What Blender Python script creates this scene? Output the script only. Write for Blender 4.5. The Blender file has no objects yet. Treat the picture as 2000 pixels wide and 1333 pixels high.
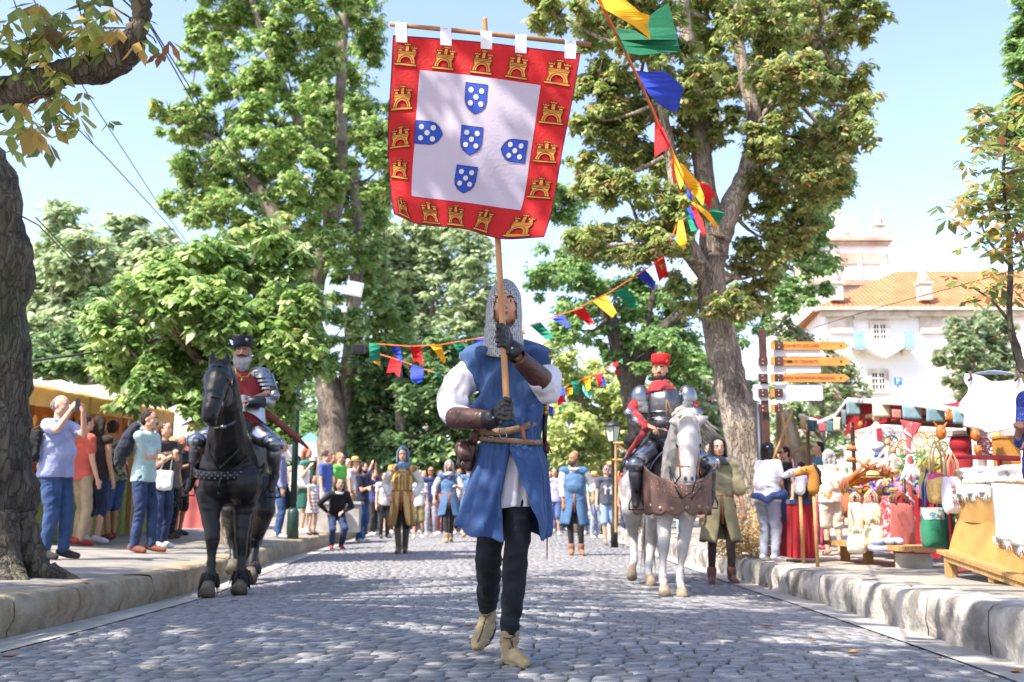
import bpy, math, random
import numpy as np
from mathutils import Vector, Matrix, noise
from mathutils.geometry import tessellate_polygon
random.seed(7); RNG = np.random.default_rng(11)
R = math.radians
C = bpy.context.scene.collection
# ---------------------------------------------------------------- camera
PITCH = R(8.93); CZ = 0.97; F = 2000.0      # photo pixels (2000 x 1333)
cam = bpy.data.cameras.new('camera'); co = bpy.data.objects.new('camera', cam); C.objects.link(co)
co.location = (0, 0, CZ); co.rotation_euler = (R(90) + PITCH, 0, 0)
cam.sensor_width = 36; cam.lens = 36; cam.clip_end = 2000; cam.clip_start = .05
cam.dof.use_dof = True; cam.dof.focus_distance = 5.0; cam.dof.aperture_fstop = 3.6
bpy.context.scene.camera = co
# ---------------------------------------------------------------- light
SUN_EL, SUN_AZ = R(53), R(231)     # azimuth measured clockwise from +Y: the sun stands behind the camera, to the left
world = bpy.data.worlds.new('World'); bpy.context.scene.world = world; world.use_nodes = True
nt = world.node_tree; sky = nt.nodes.new('ShaderNodeTexSky'); sky.sky_type = 'NISHITA'; sky.sun_disc = False
sky.sun_elevation = SUN_EL; sky.sun_rotation = SUN_AZ; sky.air_density = 1.15; sky.dust_density = 1.6; sky.ozone_density = 2.0
tn = nt.nodes.new('ShaderNodeVectorMath'); tn.operation = 'MULTIPLY'; tn.inputs[1].default_value = (1.06, .955, 1.02); nt.links.new(sky.outputs[0], tn.inputs[0]); nt.links.new(tn.outputs[0], nt.nodes['Background'].inputs[0]); nt.nodes['Background'].inputs[1].default_value = 0.15
sl = bpy.data.lights.new('sun', 'SUN'); sl.energy = 4.1; sl.angle = R(.55); sl.color = (1, .93, .83)
so = bpy.data.objects.new('sun', sl); C.objects.link(so)
sd = Vector((math.sin(SUN_AZ) * math.cos(SUN_EL), math.cos(SUN_AZ) * math.cos(SUN_EL), math.sin(SUN_EL)))
so.rotation_euler = sd.to_track_quat('Z', 'Y').to_euler(); so.location = (0, 0, 30)
vs = bpy.context.scene.view_settings; vs.view_transform = 'Standard'; vs.look = 'None'; vs.gamma = 1; vs.exposure = 1.42
bpy.context.scene.cycles.max_bounces = 6; bpy.context.scene.cycles.transparent_max_bounces = 8
# ---------------------------------------------------------------- pixel -> world
cp, sp_ = math.cos(PITCH), math.sin(PITCH)
def P(px, py, Y):
    a = (px - 1000) / F; b = (666.5 - py) / F
    t = Y / (cp - b * sp_)
    return Vector((a * t, Y, CZ + (sp_ + b * cp) * t))
ORD = 'first second third fourth fifth sixth seventh eighth ninth tenth eleventh twelfth thirteenth fourteenth fifteenth sixteenth seventeenth eighteenth nineteenth twentieth'.split()
def interp(x, xs, ys): return float(np.interp(x, xs, ys))
def edgeL(Y): return interp(Y, [0, 4, 6.5, 17, 28, 60], [-2.95, -3.0, -3.15, -3.85, -4.3, -5.6])
def edgeR(Y): return interp(Y, [0, 4, 5.3, 10, 14, 30, 60], [2.3, 2.42, 2.54, 2.9, 2.85, 2.75, 3.2])
def base(Y):
    t = 10.5 - Y
    return .030 * (t if t > 1 else (0 if t < -1 else (t + 1) ** 2 / 4))
def GZ(x, Y):
    l, r = edgeL(Y), edgeR(Y); b = base(Y)
    if x < l: return b + .26 + .035 * min(l - x, 4)
    if x > r: return b + .27 + .02 * min(x - r, 4)
    u = (x - (l + r) / 2) / ((r - l) / 2)
    return b + .055 * (1 - u * u)
def hit(px, py):
    lo = None
    for i in range(900):
        Y = 3 + i * .05; p = P(px, py, Y)
        if p.z <= GZ(p.x, Y): return Y
    return 45.0
# ---------------------------------------------------------------- materials
MATS = {}
def rgb(h):
    if isinstance(h, str):
        h = h.lstrip('#'); v = [int(h[i:i+2], 16) / 255 for i in (0, 2, 4)]
        return tuple(((c + .055) / 1.055) ** 2.4 if c > .04045 else c / 12.92 for c in v)
    return tuple(h)
def mat(name, col, rough=.8, metal=0, var=.12, scale=9, bump=.15, bscale=60, sheen=0, trans=0, col2=None, stretch=(1, 1, 1), contrast=(.35, .65), detail=5):
    if name in MATS: return MATS[name]
    m = bpy.data.materials.new(name); m.use_nodes = True; n = m.node_tree.nodes; l = m.node_tree.links
    b = n['Principled BSDF']; c = rgb(col)
    b.inputs['Roughness'].default_value = rough; b.inputs['Metallic'].default_value = metal
    tc = n.new('ShaderNodeTexCoord'); mp = n.new('ShaderNodeMapping'); mp.inputs['Scale'].default_value = stretch
    l.new(tc.outputs['Object'], mp.inputs[0])
    nz = n.new('ShaderNodeTexNoise'); nz.inputs['Scale'].default_value = scale; nz.inputs['Detail'].default_value = detail
    l.new(mp.outputs[0], nz.inputs['Vector'])
    cr = n.new('ShaderNodeValToRGB'); l.new(nz.outputs['Fac'], cr.inputs[0])
    e = cr.color_ramp.elements; e[0].position, e[1].position = contrast
    c2 = rgb(col2) if col2 else tuple(min(1, x * (1 + var)) for x in c)
    c1 = c if col2 else tuple(x * (1 - var) for x in c)
    e[0].color = (*c1, 1); e[1].color = (*c2, 1)
    l.new(cr.outputs[0], b.inputs['Base Color'])
    if bump:
        n2 = n.new('ShaderNodeTexNoise'); n2.inputs['Scale'].default_value = bscale; n2.inputs['Detail'].default_value = 4
        l.new(mp.outputs[0], n2.inputs['Vector'])
        bp = n.new('ShaderNodeBump'); bp.inputs['Strength'].default_value = bump; bp.inputs['Distance'].default_value = .02
        l.new(n2.outputs['Fac'], bp.inputs['Height']); l.new(bp.outputs[0], b.inputs['Normal'])
    if sheen: b.inputs['Sheen Weight'].default_value = sheen
    if trans:
        out = n['Material Output']; tr = n.new('ShaderNodeBsdfTranslucent'); mx = n.new('ShaderNodeMixShader'); mx.inputs[0].default_value = trans
        l.new(cr.outputs[0], tr.inputs[0]); l.new(b.outputs[0], mx.inputs[1]); l.new(tr.outputs[0], mx.inputs[2]); l.new(mx.outputs[0], out.inputs[0])
    MATS[name] = m; return m
def cloth(col, rough=.9): 
    k = 'cloth_' + (col if isinstance(col, str) else '_'.join('%d' % (x * 255) for x in col)).strip('#')
    c = rgb(col); g_ = sum(c) / 3; col = tuple((x * .86 + g_ * .14) * (.82 if g_ < .5 else .9) for x in c)
    return mat(k, col, rough, var=.14, scale=6, bump=.3, bscale=30, sheen=.15)
def attrmat(name, rough=.6, trans=0, bump=0, bscale=200, spec=.5, attr='col', mul=None):
    m = bpy.data.materials.new(name); m.use_nodes = True; n = m.node_tree.nodes; l = m.node_tree.links
    b = n['Principled BSDF']; at = n.new('ShaderNodeAttribute'); at.attribute_name = attr
    b.inputs['Roughness'].default_value = rough; b.inputs['Specular IOR Level'].default_value = spec
    src = at.outputs['Color']
    if mul:
        nz = n.new('ShaderNodeTexNoise'); nz.inputs['Scale'].default_value = mul[0]; nz.inputs['Detail'].default_value = 6
        tc = n.new('ShaderNodeTexCoord'); l.new(tc.outputs['Object'], nz.inputs['Vector'])
        cr = n.new('ShaderNodeMapRange'); cr.inputs[1].default_value = .3; cr.inputs[2].default_value = .7; cr.inputs[3].default_value = mul[1]; cr.inputs[4].default_value = mul[2]
        l.new(nz.outputs['Fac'], cr.inputs[0])
        mm = n.new('ShaderNodeVectorMath'); mm.operation = 'SCALE'; l.new(src, mm.inputs[0]); l.new(cr.outputs[0], mm.inputs['Scale']); src = mm.outputs[0]
    l.new(src, b.inputs['Base Color'])
    if bump:
        n2 = n.new('ShaderNodeTexNoise'); n2.inputs['Scale'].default_value = bscale; tc = n.new('ShaderNodeTexCoord'); l.new(tc.outputs['Object'], n2.inputs['Vector'])
        bp = n.new('ShaderNodeBump'); bp.inputs['Strength'].default_value = bump; bp.inputs['Distance'].default_value = .01
        l.new(n2.outputs['Fac'], bp.inputs['Height']); l.new(bp.outputs[0], b.inputs['Normal'])
    if trans:
        out = n['Material Output']; tr = n.new('ShaderNodeBsdfTranslucent'); mx = n.new('ShaderNodeMixShader'); mx.inputs[0].default_value = trans
        l.new(src, tr.inputs[0]); l.new(b.outputs[0], mx.inputs[1]); l.new(tr.outputs[0], mx.inputs[2]); l.new(mx.outputs[0], out.inputs[0])
    return m
# ---------------------------------------------------------------- mesh helpers
class MB:
    def __init__(s): s.v = []; s.f = []; s.mi = []; s.m = 0
    def add(s, vs, fs):
        o = len(s.v); s.v += [tuple(x) for x in vs]; s.f += [tuple(i + o for i in f) for f in fs]; s.mi += [s.m] * len(fs); return s
    def box(s, c, d, rz=0, M=None):
        c = Vector(c); x, y, z = d[0] / 2, d[1] / 2, d[2] / 2
        rot = M if M else Matrix.Rotation(rz, 3, 'Z')
        vs = [c + rot @ Vector((i * x, j * y, k * z)) for i in (-1, 1) for j in (-1, 1) for k in (-1, 1)]
        return s.add(vs, [(0, 1, 3, 2), (4, 6, 7, 5), (0, 4, 5, 1), (2, 3, 7, 6), (0, 2, 6, 4), (1, 5, 7, 3)])
    def tube(s, pts, rad, seg=10, cap=True, flat=1.0, up=None):
        pts = [Vector(p) for p in pts]; n = len(pts)
        if not hasattr(rad, '__len__'): rad = [rad] * n
        vs = []; prev = None
        for i, p in enumerate(pts):
            t = (pts[min(i + 1, n - 1)] - pts[max(i - 1, 0)]); t = t.normalized() if t.length > 1e-9 else Vector((0, 0, 1))
            if prev is None:
                a = Vector(up) if up else (Vector((0, 0, 1)) if abs(t.z) < .9 else Vector((1, 0, 0)))
                u = (a - t * a.dot(t)).normalized()
            else: u = (prev - t * prev.dot(t)); u = u.normalized() if u.length > 1e-6 else t.orthogonal().normalized()
            prev = u; w = t.cross(u)
            for k in range(seg):
                a = 2 * math.pi * k / seg
                vs.append(p + (u * math.cos(a) + w * math.sin(a) * flat) * rad[i])
        fs = [(i * seg + k, i * seg + (k + 1) % seg, (i + 1) * seg + (k + 1) % seg, (i + 1) * seg + k) for i in range(n - 1) for k in range(seg)]
        if cap:
            fs.append(tuple(range(seg))[::-1]); fs.append(tuple((n - 1) * seg + k for k in range(seg)))
        return s.add(vs, fs)
    def ell(s, c, ax, seg=12, rings=8):
        c = Vector(c)
        if isinstance(ax, (int, float)): ax = (ax, ax, ax)
        if isinstance(ax[0], (int, float)): ax = (Vector((ax[0], 0, 0)), Vector((0, ax[1], 0)), Vector((0, 0, ax[2])))
        vs = [c + ax[2]]
        for i in range(1, rings):
            th = math.pi * i / rings
            for k in range(seg):
                a = 2 * math.pi * k / seg
                vs.append(c + ax[0] * (math.sin(th) * math.cos(a)) + ax[1] * (math.sin(th) * math.sin(a)) + ax[2] * math.cos(th))
        vs.append(c - ax[2]); L = len(vs) - 1
        fs = [(0, 1 + k, 1 + (k + 1) % seg) for k in range(seg)]
        fs += [(1 + i * seg + k, 1 + (i + 1) * seg + k, 1 + (i + 1) * seg + (k + 1) % seg, 1 + i * seg + (k + 1) % seg) for i in range(rings - 2) for k in range(seg)]
        fs += [(L, 1 + (rings - 2) * seg + (k + 1) % seg, 1 + (rings - 2) * seg + k) for k in range(seg)]
        return s.add(vs, fs)
    def cap(s, a, ra, b, rb, seg=12):      # tapered capsule
        a, b = Vector(a), Vector(b); d = (b - a); L = d.length
        if L < 1e-6: return s.ell(a, ra)
        t = d / L; n = 4; pts = []; rd = []
        for i in range(n): th = math.pi / 2 * i / n; pts.append(a - t * ra * math.cos(th)); rd.append(max(ra * math.sin(th), 1e-4))
        pts.append(a); rd.append(ra); pts.append(b); rd.append(rb)
        for i in range(n - 1, -1, -1): th = math.pi / 2 * i / n; pts.append(b + t * rb * math.cos(th)); rd.append(max(rb * math.sin(th), 1e-4))
        return s.tube(pts, rd, seg)
    def chain(s, pts, rad, seg=12):
        for i in range(len(pts) - 1): s.cap(pts[i], rad[i], pts[i + 1], rad[i + 1], seg)
        return s
    def loft(s, rings, capends=False):     # rings: list of lists of points
        n = len(rings[0]); vs = [p for r in rings for p in r]
        fs = [(i * n + k, i * n + (k + 1) % n, (i + 1) * n + (k + 1) % n, (i + 1) * n + k) for i in range(len(rings) - 1) for k in range(n)]
        if capends: fs += [tuple(range(n))[::-1], tuple((len(rings) - 1) * n + k for k in range(n))]
        return s.add(vs, fs)
    def grid(s, fn, nu, nv):
        vs = [fn(i / nu, j / nv) for j in range(nv + 1) for i in range(nu + 1)]
        return s.add(vs, [(j * (nu + 1) + i, j * (nu + 1) + i + 1, (j + 1) * (nu + 1) + i + 1, (j + 1) * (nu + 1) + i) for j in range(nv) for i in range(nu)])
    def poly(s, pts, th=None, nrm=None):   # flat polygon, optionally extruded
        pts = [Vector(p) for p in pts]; n = len(pts); tri = tessellate_polygon([pts])
        if not th: return s.add(pts, tri)
        nrm = Vector(nrm); b = [p + nrm * th for p in pts]
        return s.add(pts + b, list(tri) + [tuple(n + i for i in t[::-1]) for t in tri] + [(i, (i + 1) % n, n + (i + 1) % n, n + i) for i in range(n)])
def link(name, me, parent=None):
    o = bpy.data.objects.new(name, me); C.objects.link(o)
    if parent is not None:
        o.parent = parent; base_ = parent
        T = Matrix.Identity(4)
        while base_ is not None: T = base_.matrix_basis.copy() if base_.parent is None else T; base_ = base_.parent
        if parent.parent is None: o.matrix_parent_inverse = T.inverted()
        # sub-parts share the part's frame, whose own inverse already undoes the root
    return o
def mesh(mb, mats, smooth=True, name='mesh'):
    me = bpy.data.meshes.new(name); me.from_pydata(mb.v, [], mb.f)
    mats = mats if isinstance(mats, (list, tuple)) else [mats]
    for m in mats: me.materials.append(m)
    if len(mats) > 1: me.polygons.foreach_set('material_index', mb.mi)
    if smooth: me.polygons.foreach_set('use_smooth', [True] * len(me.polygons))
    me.update(); return me
def obj(name, mb, mats, parent=None, smooth=True): return link(name, mesh(mb, mats, smooth, name), parent)
def tag(o, label=None, cat=None, group=None, kind=None):
    if label: o['label'] = label
    if cat: o['category'] = cat
    if group: o['group'] = group
    if kind: o['kind'] = kind
    return o
def thing(name, label, cat, loc=(0, 0, 0), group=None):
    o = bpy.data.objects.new(name, None); C.objects.link(o); o.location = loc; o.empty_display_size = .1
    o.matrix_basis = Matrix.Translation(Vector(loc)); return tag(o, label, cat, group)
def struct(name, mb, mats, smooth=False): return tag(obj(name, mb, mats, None, smooth), kind='structure')
def fused(mb, voxel, mats, smooth=3, disp=None, name='mesh'):
    """join overlapping closed shapes into one continuous surface"""
    me = bpy.data.meshes.new('tmp'); me.from_pydata(mb.v, [], mb.f); o = bpy.data.objects.new('tmp', me); C.objects.link(o)
    r = o.modifiers.new('r', 'REMESH'); r.mode = 'VOXEL'; r.voxel_size = voxel; r.use_smooth_shade = True
    if smooth: s = o.modifiers.new('s', 'SMOOTH'); s.factor = .5; s.iterations = smooth
    dg = bpy.context.evaluated_depsgraph_get(); ev = o.evaluated_get(dg); out = bpy.data.meshes.new_from_object(ev, depsgraph=dg)
    bpy.data.objects.remove(o); bpy.data.meshes.remove(me); out.name = name
    out.materials.clear()
    for m in (mats if isinstance(mats, (list, tuple)) else [mats]): out.materials.append(m)
    if disp:
        n = len(out.vertices); co_ = np.empty(n * 3); out.vertices.foreach_get('co', co_); co_ = co_.reshape(-1, 3)
        nr = np.empty(n * 3); out.vertices.foreach_get('normal', nr); nr = nr.reshape(-1, 3)
        co_ += nr * disp(co_)[:, None]; out.vertices.foreach_set('co', co_.ravel()); out.update()
    return out
def fobj(name, mb, voxel, m, parent=None, smooth=3, disp=None): return link(name, fused(mb, voxel, m, smooth, disp, name), parent)
def folds(amp, fx=28, fz=9, seed=0):
    def f(c):
        a = np.sin(c[:, 0] * fx + 2.3 * np.sin(c[:, 2] * fz + seed) + seed) * np.sin(c[:, 1] * fx * .8 + 1.7 * np.sin(c[:, 2] * fz * 1.3 + seed * 2))
        b = np.sin(c[:, 2] * fz * 4.1 + 3 * np.sin(c[:, 0] * fx * .6 + seed)) * .5
        return amp * (a + b)
    return f
def wrinkle(amp, f=7, seed=0):
    def g(c):
        out = np.empty(len(c))
        for i, p in enumerate(c):
            v = Vector(p); w = noise.noise(v * f * .5 + Vector((seed, 0, 0))) * .25
            out[i] = 1 - 2.6 * abs(noise.noise(Vector((p[0] * f + w * 4, p[1] * f, p[2] * f * 1.3 + w * 6 + seed)))) + .3 * noise.noise(v * f * 3)
        return amp * (out - .4)
    return g
def npmesh(name, V, Fc, mats, attr=None, mi=None, smooth=False, parent=None, k=3):
    me = bpy.data.meshes.new(name); nv = len(V); nf = len(Fc)
    me.vertices.add(nv); me.vertices.foreach_set('co', np.asarray(V, dtype=np.float32).ravel())
    me.loops.add(nf * k); me.loops.foreach_set('vertex_index', np.asarray(Fc, dtype=np.int32).ravel())
    me.polygons.add(nf); me.polygons.foreach_set('loop_start', np.arange(0, nf * k, k, dtype=np.int32))
    me.polygons.foreach_set('loop_total', np.full(nf, k, dtype=np.int32))
    for m in (mats if isinstance(mats, (list, tuple)) else [mats]): me.materials.append(m)
    if mi is not None: me.polygons.foreach_set('material_index', np.asarray(mi, dtype=np.int32))
    if smooth: me.polygons.foreach_set('use_smooth', np.ones(nf, dtype=bool))
    me.update(calc_edges=True)
    if attr is not None:
        a = me.color_attributes.new('col', 'FLOAT_COLOR', 'POINT'); a.data.foreach_set('color', np.asarray(attr, dtype=np.float32).ravel())
    return link(name, me, parent)
# ================================================================ GROUND, ROAD, PAVEMENTS
m_ground = mat('dry_ground', '#a39a8c', .95, var=.25, scale=1.2, bump=.5, bscale=25)
g = MB(); g.add([(-400, -60, -.12), (400, -60, -.12), (400, 700, -.12), (-400, 700, -.12)], [(0, 1, 2, 3)]); struct('ground', g, m_ground)
m_joint = mat('road_joints', (.06, .06, .045), .95, scale=3, col2=(.075, .1, .04), bump=.8, bscale=60, contrast=(.5, .7))
g = MB(); Ys = [2.6 + .5 * i for i in range(110)]
def rb(u, v):
    Y = 2.6 + 50 * v; x = edgeL(Y) + (edgeR(Y) - edgeL(Y)) * u; return (x, Y, GZ(min(max(x, edgeL(Y) + 1e-4), edgeR(Y) - 1e-4), Y) - .03)
g.grid(rb, 12, 100); struct('road_bed', g, m_joint)
def cobbles():
    V = []; Fc = []; col = []; base_i = 0; rng = np.random.default_rng(3)
    def patch(n):
        t = np.array([-1, -.88, 0, .88, 1.]) if n == 5 else np.array([-1, -.78, .78, 1.]); U, W = np.meshgrid(t, t); return U.ravel(), W.ravel()
    quads = {}
    Y = 2.9; row = 0
    while Y < 42:
        far = Y > 9; n = 5 if not far else 4
        if n not in quads:
            quads[n] = np.array([(j * n + i, j * n + i + 1, (j + 1) * n + i + 1, (j + 1) * n + i) for j in range(n - 1) for i in range(n - 1)])
        dz = rng.uniform(.088, .108)
        if Y > 20: dz *= 1.5
        x = edgeL(Y) + .3 + rng.uniform(-.1, 0)
        U, W = patch(n)
        while x < edgeR(Y) - .2:
            w = rng.uniform(.09, .145)
            cx = x + w / 2; x += w
            cy = Y + .035 * math.sin(cx * 2.1 + Y * .7) + .05 * math.sin(cx * .9 - Y * .35) - .10 * cx + rng.normal(0, .006)
            hw, hl = w / 2 - rng.uniform(.002, .006), dz / 2 - rng.uniform(.004, .009)
            r = np.maximum(abs(U), abs(W)); sc = 1 - .07 * (abs(U) * abs(W))
            sk = .45 * math.sin(cx * .8 + cy * .25 + .6) + rng.uniform(-.12, .12)
            px_ = cx + U * hw * sc + W * hl * sk + rng.normal(0, .0025, n * n)
            py_ = cy + W * hl * sc + rng.normal(0, .0025, n * n)
            edge = r > .99
            tx, ty = rng.normal(0, .014, 2)
            h = np.where(edge, -.028, 0.002) + (rng.normal(0, .0016)) + (1 - r ** 2) * .0015 + tx * U * hw + ty * W * hl
            if n == 4: h = np.where(edge, h + .006, h)
            zz = GZ(min(max(cx, edgeL(cy) + .01), edgeR(cy) - .01), cy)
            V.append(np.stack([px_, py_, zz + h], 1)); Fc.append(quads[n] + base_i); base_i += n * n
            b = rng.uniform(.18, .29); t = rng.uniform(-.012, .012)
            c = np.tile([b + t, b * .985, b * 1.0 - t, 1], (n * n, 1)); c[edge, :3] *= .22; col.append(c)
        Y += dz; row += 1
    m = attrmat('granite_setts', .62, bump=.35, bscale=90, mul=(38, .72, 1.2), spec=.45)
    o = npmesh('road', np.concatenate(V), np.concatenate(Fc), m, np.concatenate(col), smooth=True, k=4); tag(o, kind='structure')
cobbles()
# gutters, kerbs, pavements
m_gut = mat('gutter_stone', '#a5a19a', .85, var=.2, scale=4, bump=.3, bscale=50)
def strip(name, f0, f1, m, dz0=0, dz1=0, Y0=2.4, Y1=42, ny=90, nx=3):
    g = MB(); g.grid(lambda u, v: (lambda Y: (f0(Y) + (f1(Y) - f0(Y)) * u, Y, (dz0 + (dz1 - dz0) * u)(Y) if callable(dz0) else base(Y) + dz0 + (dz1 - dz0) * u))(Y0 + (Y1 - Y0) * v), nx, ny); return struct(name, g, m, True)
strip('gutter', lambda Y: edgeL(Y) - .01, lambda Y: edgeL(Y) + .33, m_gut, .012, .022)
strip('gutter', lambda Y: edgeR(Y) - .28, lambda Y: edgeR(Y) + .01, m_gut, .022, .012)
def kerb(side, m):
    V = MB(); rng = random.Random(5 + side); Y = 2.6
    while Y < 40:
        L = rng.uniform(.85, 1.3); y0, y1 = Y, Y + L - .012; Y += L
        e = edgeL if side < 0 else edgeR; H = .288 if side < 0 else .298; W = .3
        h0 = H + rng.uniform(-.008, .008); n = 16; rings = []
        for i in range(n + 1):
            y = y0 + (y1 - y0) * i / n; x0 = e(y); b = base(y) - .02
            q = lambda a, z: noise.noise(Vector((a * 3 + side * 9, y * 3.1, z * 6))) * .022 + noise.noise(Vector((y * 11, z * 14, side))) * .009
            en = .012 if i in (0, n) else 0
            prof = [(0, 0), (.004, .07), (-.006, .14), (.0, .2), (.012, h0 - .035), (.035, h0 - .008), (.07, h0), (W * .5, h0 + .004), (W, h0 + .008)]
            if side < 0 and 4.5 < y < 10.5: prof = [(max(0, .035 * math.sin(y * 2)) if k in (0, 1) else 0, 0) for k in range(9)] and [(a + (.03 if k < 2 else 0), z) for k, (a, z) in enumerate(prof)]
            rings.append([(x0 + side * (a + q(a, z) + en), y, b + z + (q(z, a) * .5 if k > 5 else 0) - en * .5) for k, (a, z) in enumerate(prof)])
        vs = [p for r in rings for p in r]; k = 9
        V.add(vs, [(i * k + j, i * k + j + 1, (i + 1) * k + j + 1, (i + 1) * k + j) for i in range(n) for j in range(k - 1)] + [tuple(range(k)), tuple(n * k + j for j in range(k))][:0])
    return struct('kerb', V, m, True)
m_kerbL = mat('kerb_stone_brown', '#86765a', .9, scale=5, col2='#aaa08c', bump=1, bscale=22, contrast=(.3, .8))
m_kerbR = mat('kerb_stone_grey', '#77726b', .9, scale=3.2, col2='#b9b3a8', bump=1, bscale=22, contrast=(.4, .58))
kerb(-1, m_kerbL); kerb(1, m_kerbR)
m_pavL = mat('pavement_slab', '#77736e', .9, scale=2.5, col2='#948f86', bump=.4, bscale=40)
m_pavR = mat('pavement_concrete', '#857f76', .9, scale=2.2, col2='#a09889', bump=.4, bscale=40)
def pav(side, m, W=11):
    e = edgeL if side < 0 else edgeR; g = MB()
    def f(u, v):
        Y = 2.4 + 50 * v; d = .29 + W * u ** 1.6; x = e(Y) + side * d
        return (x, Y, GZ(x, Y) - .003 + noise.noise(Vector((x * .8, Y * .8, 0))) * .008)
    g.grid(f, 24, 200); return struct('pavement', g, m, True)
pav(-1, m_pavL); pav(1, m_pavR)
g = MB()   # packed earth beyond the pavements
for s in (-1, 1): g.add([(s * 8, -10, .36), (s * 8, 52, .36), (s * 90, 52, .3), (s * 90, -10, .3)], [(0, 1, 2, 3)])
struct('earth_bank', g, mat('packed_earth', '#978a72', .95, var=.2, scale=1, bump=.4))
g = MB(); g.add([(-60, 42, .1), (60, 42, .1), (60, 110, .3), (-60, 110, .3)], [(0, 1, 2, 3)]); struct('square', g, mat('packed_earth', '#978a72'))
# fallen leaves on road and pavement
def fallen():
    rng = random.Random(9); m = mat('dry_leaf', '#8a5426', .8, scale=20, col2='#b5863c', bump=0)
    spots = [(1500, 1228), (1588, 1258), (1630, 1275), (1668, 1283), (1985, 1320), (1905, 1118), (458, 1178), (20, 1290), (915, 1228), (165, 1212), (1780, 1150)]
    LF = ['in the right gutter, farthest of the five there', 'in the right gutter, second farthest', 'in the right gutter, middle one of five', 'in the right gutter, second nearest', 'in the right gutter near the lower right corner', 'on the right pavement near the dotted shirt man', 'on the cobbles beside the black horse', 'in the lower left corner of the road', 'on the cobbles beside the banner carrier\'s raised boot', 'in the left gutter', 'on the right pavement before the burlap stall']
    for i, (px, py) in enumerate(spots):
        Y = hit(px, py); p = P(px, py, Y); z = GZ(p.x, Y) + .012; s = rng.uniform(.035, .06); a = rng.uniform(0, 6)
        g = MB(); n = 6
        def f(u, v):
            w = math.sin(math.pi * u) ** .7 * .38; x = (u - .5) * 2; y = (v - .5) * 2 * w
            q = Vector((x * s, y * s, s * (.25 * x * x + .5 * abs(y)))); q.rotate(Matrix.Rotation(a, 3, 'Z')); return (p.x + q.x, Y + q.y, z + q.z)
        g.grid(f, 6, 2)
        tag(obj('fallen_leaf', g, m), 'small curled brown leaf lying ' + LF[i], 'leaf', 'fallen leaves on road and pavement')
fallen()
# ================================================================ TREES
m_leaf = attrmat('foliage', .40, trans=.52, spec=.5)
def barkmat(name, c1, c2, c3=None):
    m = mat(name, c1, .95, scale=7, col2=c2, bump=.6, bscale=26, stretch=(1, 1, .3), contrast=(.32, .72), detail=9); n = m.node_tree.nodes; l = m.node_tree.links; b = n['Principled BSDF']
    tc = n.new('ShaderNodeTexCoord'); mp = n.new('ShaderNodeMapping'); mp.inputs['Scale'].default_value = (1, 1, .28); vo = n.new('ShaderNodeTexVoronoi'); vo.feature = 'DISTANCE_TO_EDGE'; vo.inputs['Scale'].default_value = 16
    nz = n.new('ShaderNodeTexNoise'); nz.inputs['Scale'].default_value = 5; nz.inputs['Detail'].default_value = 5; ad = n.new('ShaderNodeVectorMath'); ad.operation = 'MULTIPLY_ADD'; ad.inputs[1].default_value = (.35, .35, .35)
    l.new(tc.outputs['Object'], mp.inputs[0]); l.new(mp.outputs[0], nz.inputs[0]); l.new(nz.outputs['Color'], ad.inputs[0]); l.new(mp.outputs[0], ad.inputs[2]); l.new(ad.outputs[0], vo.inputs['Vector'])
    bp = n.new('ShaderNodeBump'); bp.inputs['Strength'].default_value = 1; bp.inputs['Distance'].default_value = .028; mr = n.new('ShaderNodeMapRange'); mr.inputs[2].default_value = .12; l.new(vo.outputs['Distance'], mr.inputs[0]); l.new(mr.outputs[0], bp.inputs['Height'])
    l.new(b.inputs['Normal'].links[0].from_socket, bp.inputs['Normal']); l.new(bp.outputs[0], b.inputs['Normal'])
    src = b.inputs['Base Color'].links[0].from_socket; mx = n.new('ShaderNodeMixRGB'); mx.blend_type = 'MIX'; n3 = n.new('ShaderNodeTexNoise'); n3.inputs['Scale'].default_value = 1.7; n3.inputs['Detail'].default_value = 7; r3 = n.new('ShaderNodeValToRGB'); r3.color_ramp.elements[0].position = .5; r3.color_ramp.elements[1].position = .62
    l.new(tc.outputs['Object'], n3.inputs[0]); l.new(n3.outputs[0], r3.inputs[0]); l.new(r3.outputs[0], mx.inputs[0]); l.new(src, mx.inputs[1]); mx.inputs[2].default_value = (*rgb(c3 or '#b9ac9c'), 1)
    m2 = n.new('ShaderNodeMixRGB'); m2.inputs[0].default_value = .5; l.new(mx.outputs[0], m2.inputs[1]); l.new(src, m2.inputs[2]); l.new(m2.outputs[0], b.inputs['Base Color']); return m
m_bark = barkmat('bark', '#62574c', '#a09282')
m_barkpale = barkmat('bark_pale', '#655a4e', '#ad9f8e', '#c2b6a6')
m_barkdark = barkmat('bark_dark', '#3a332b', '#71685b', '#4f5438')
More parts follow.
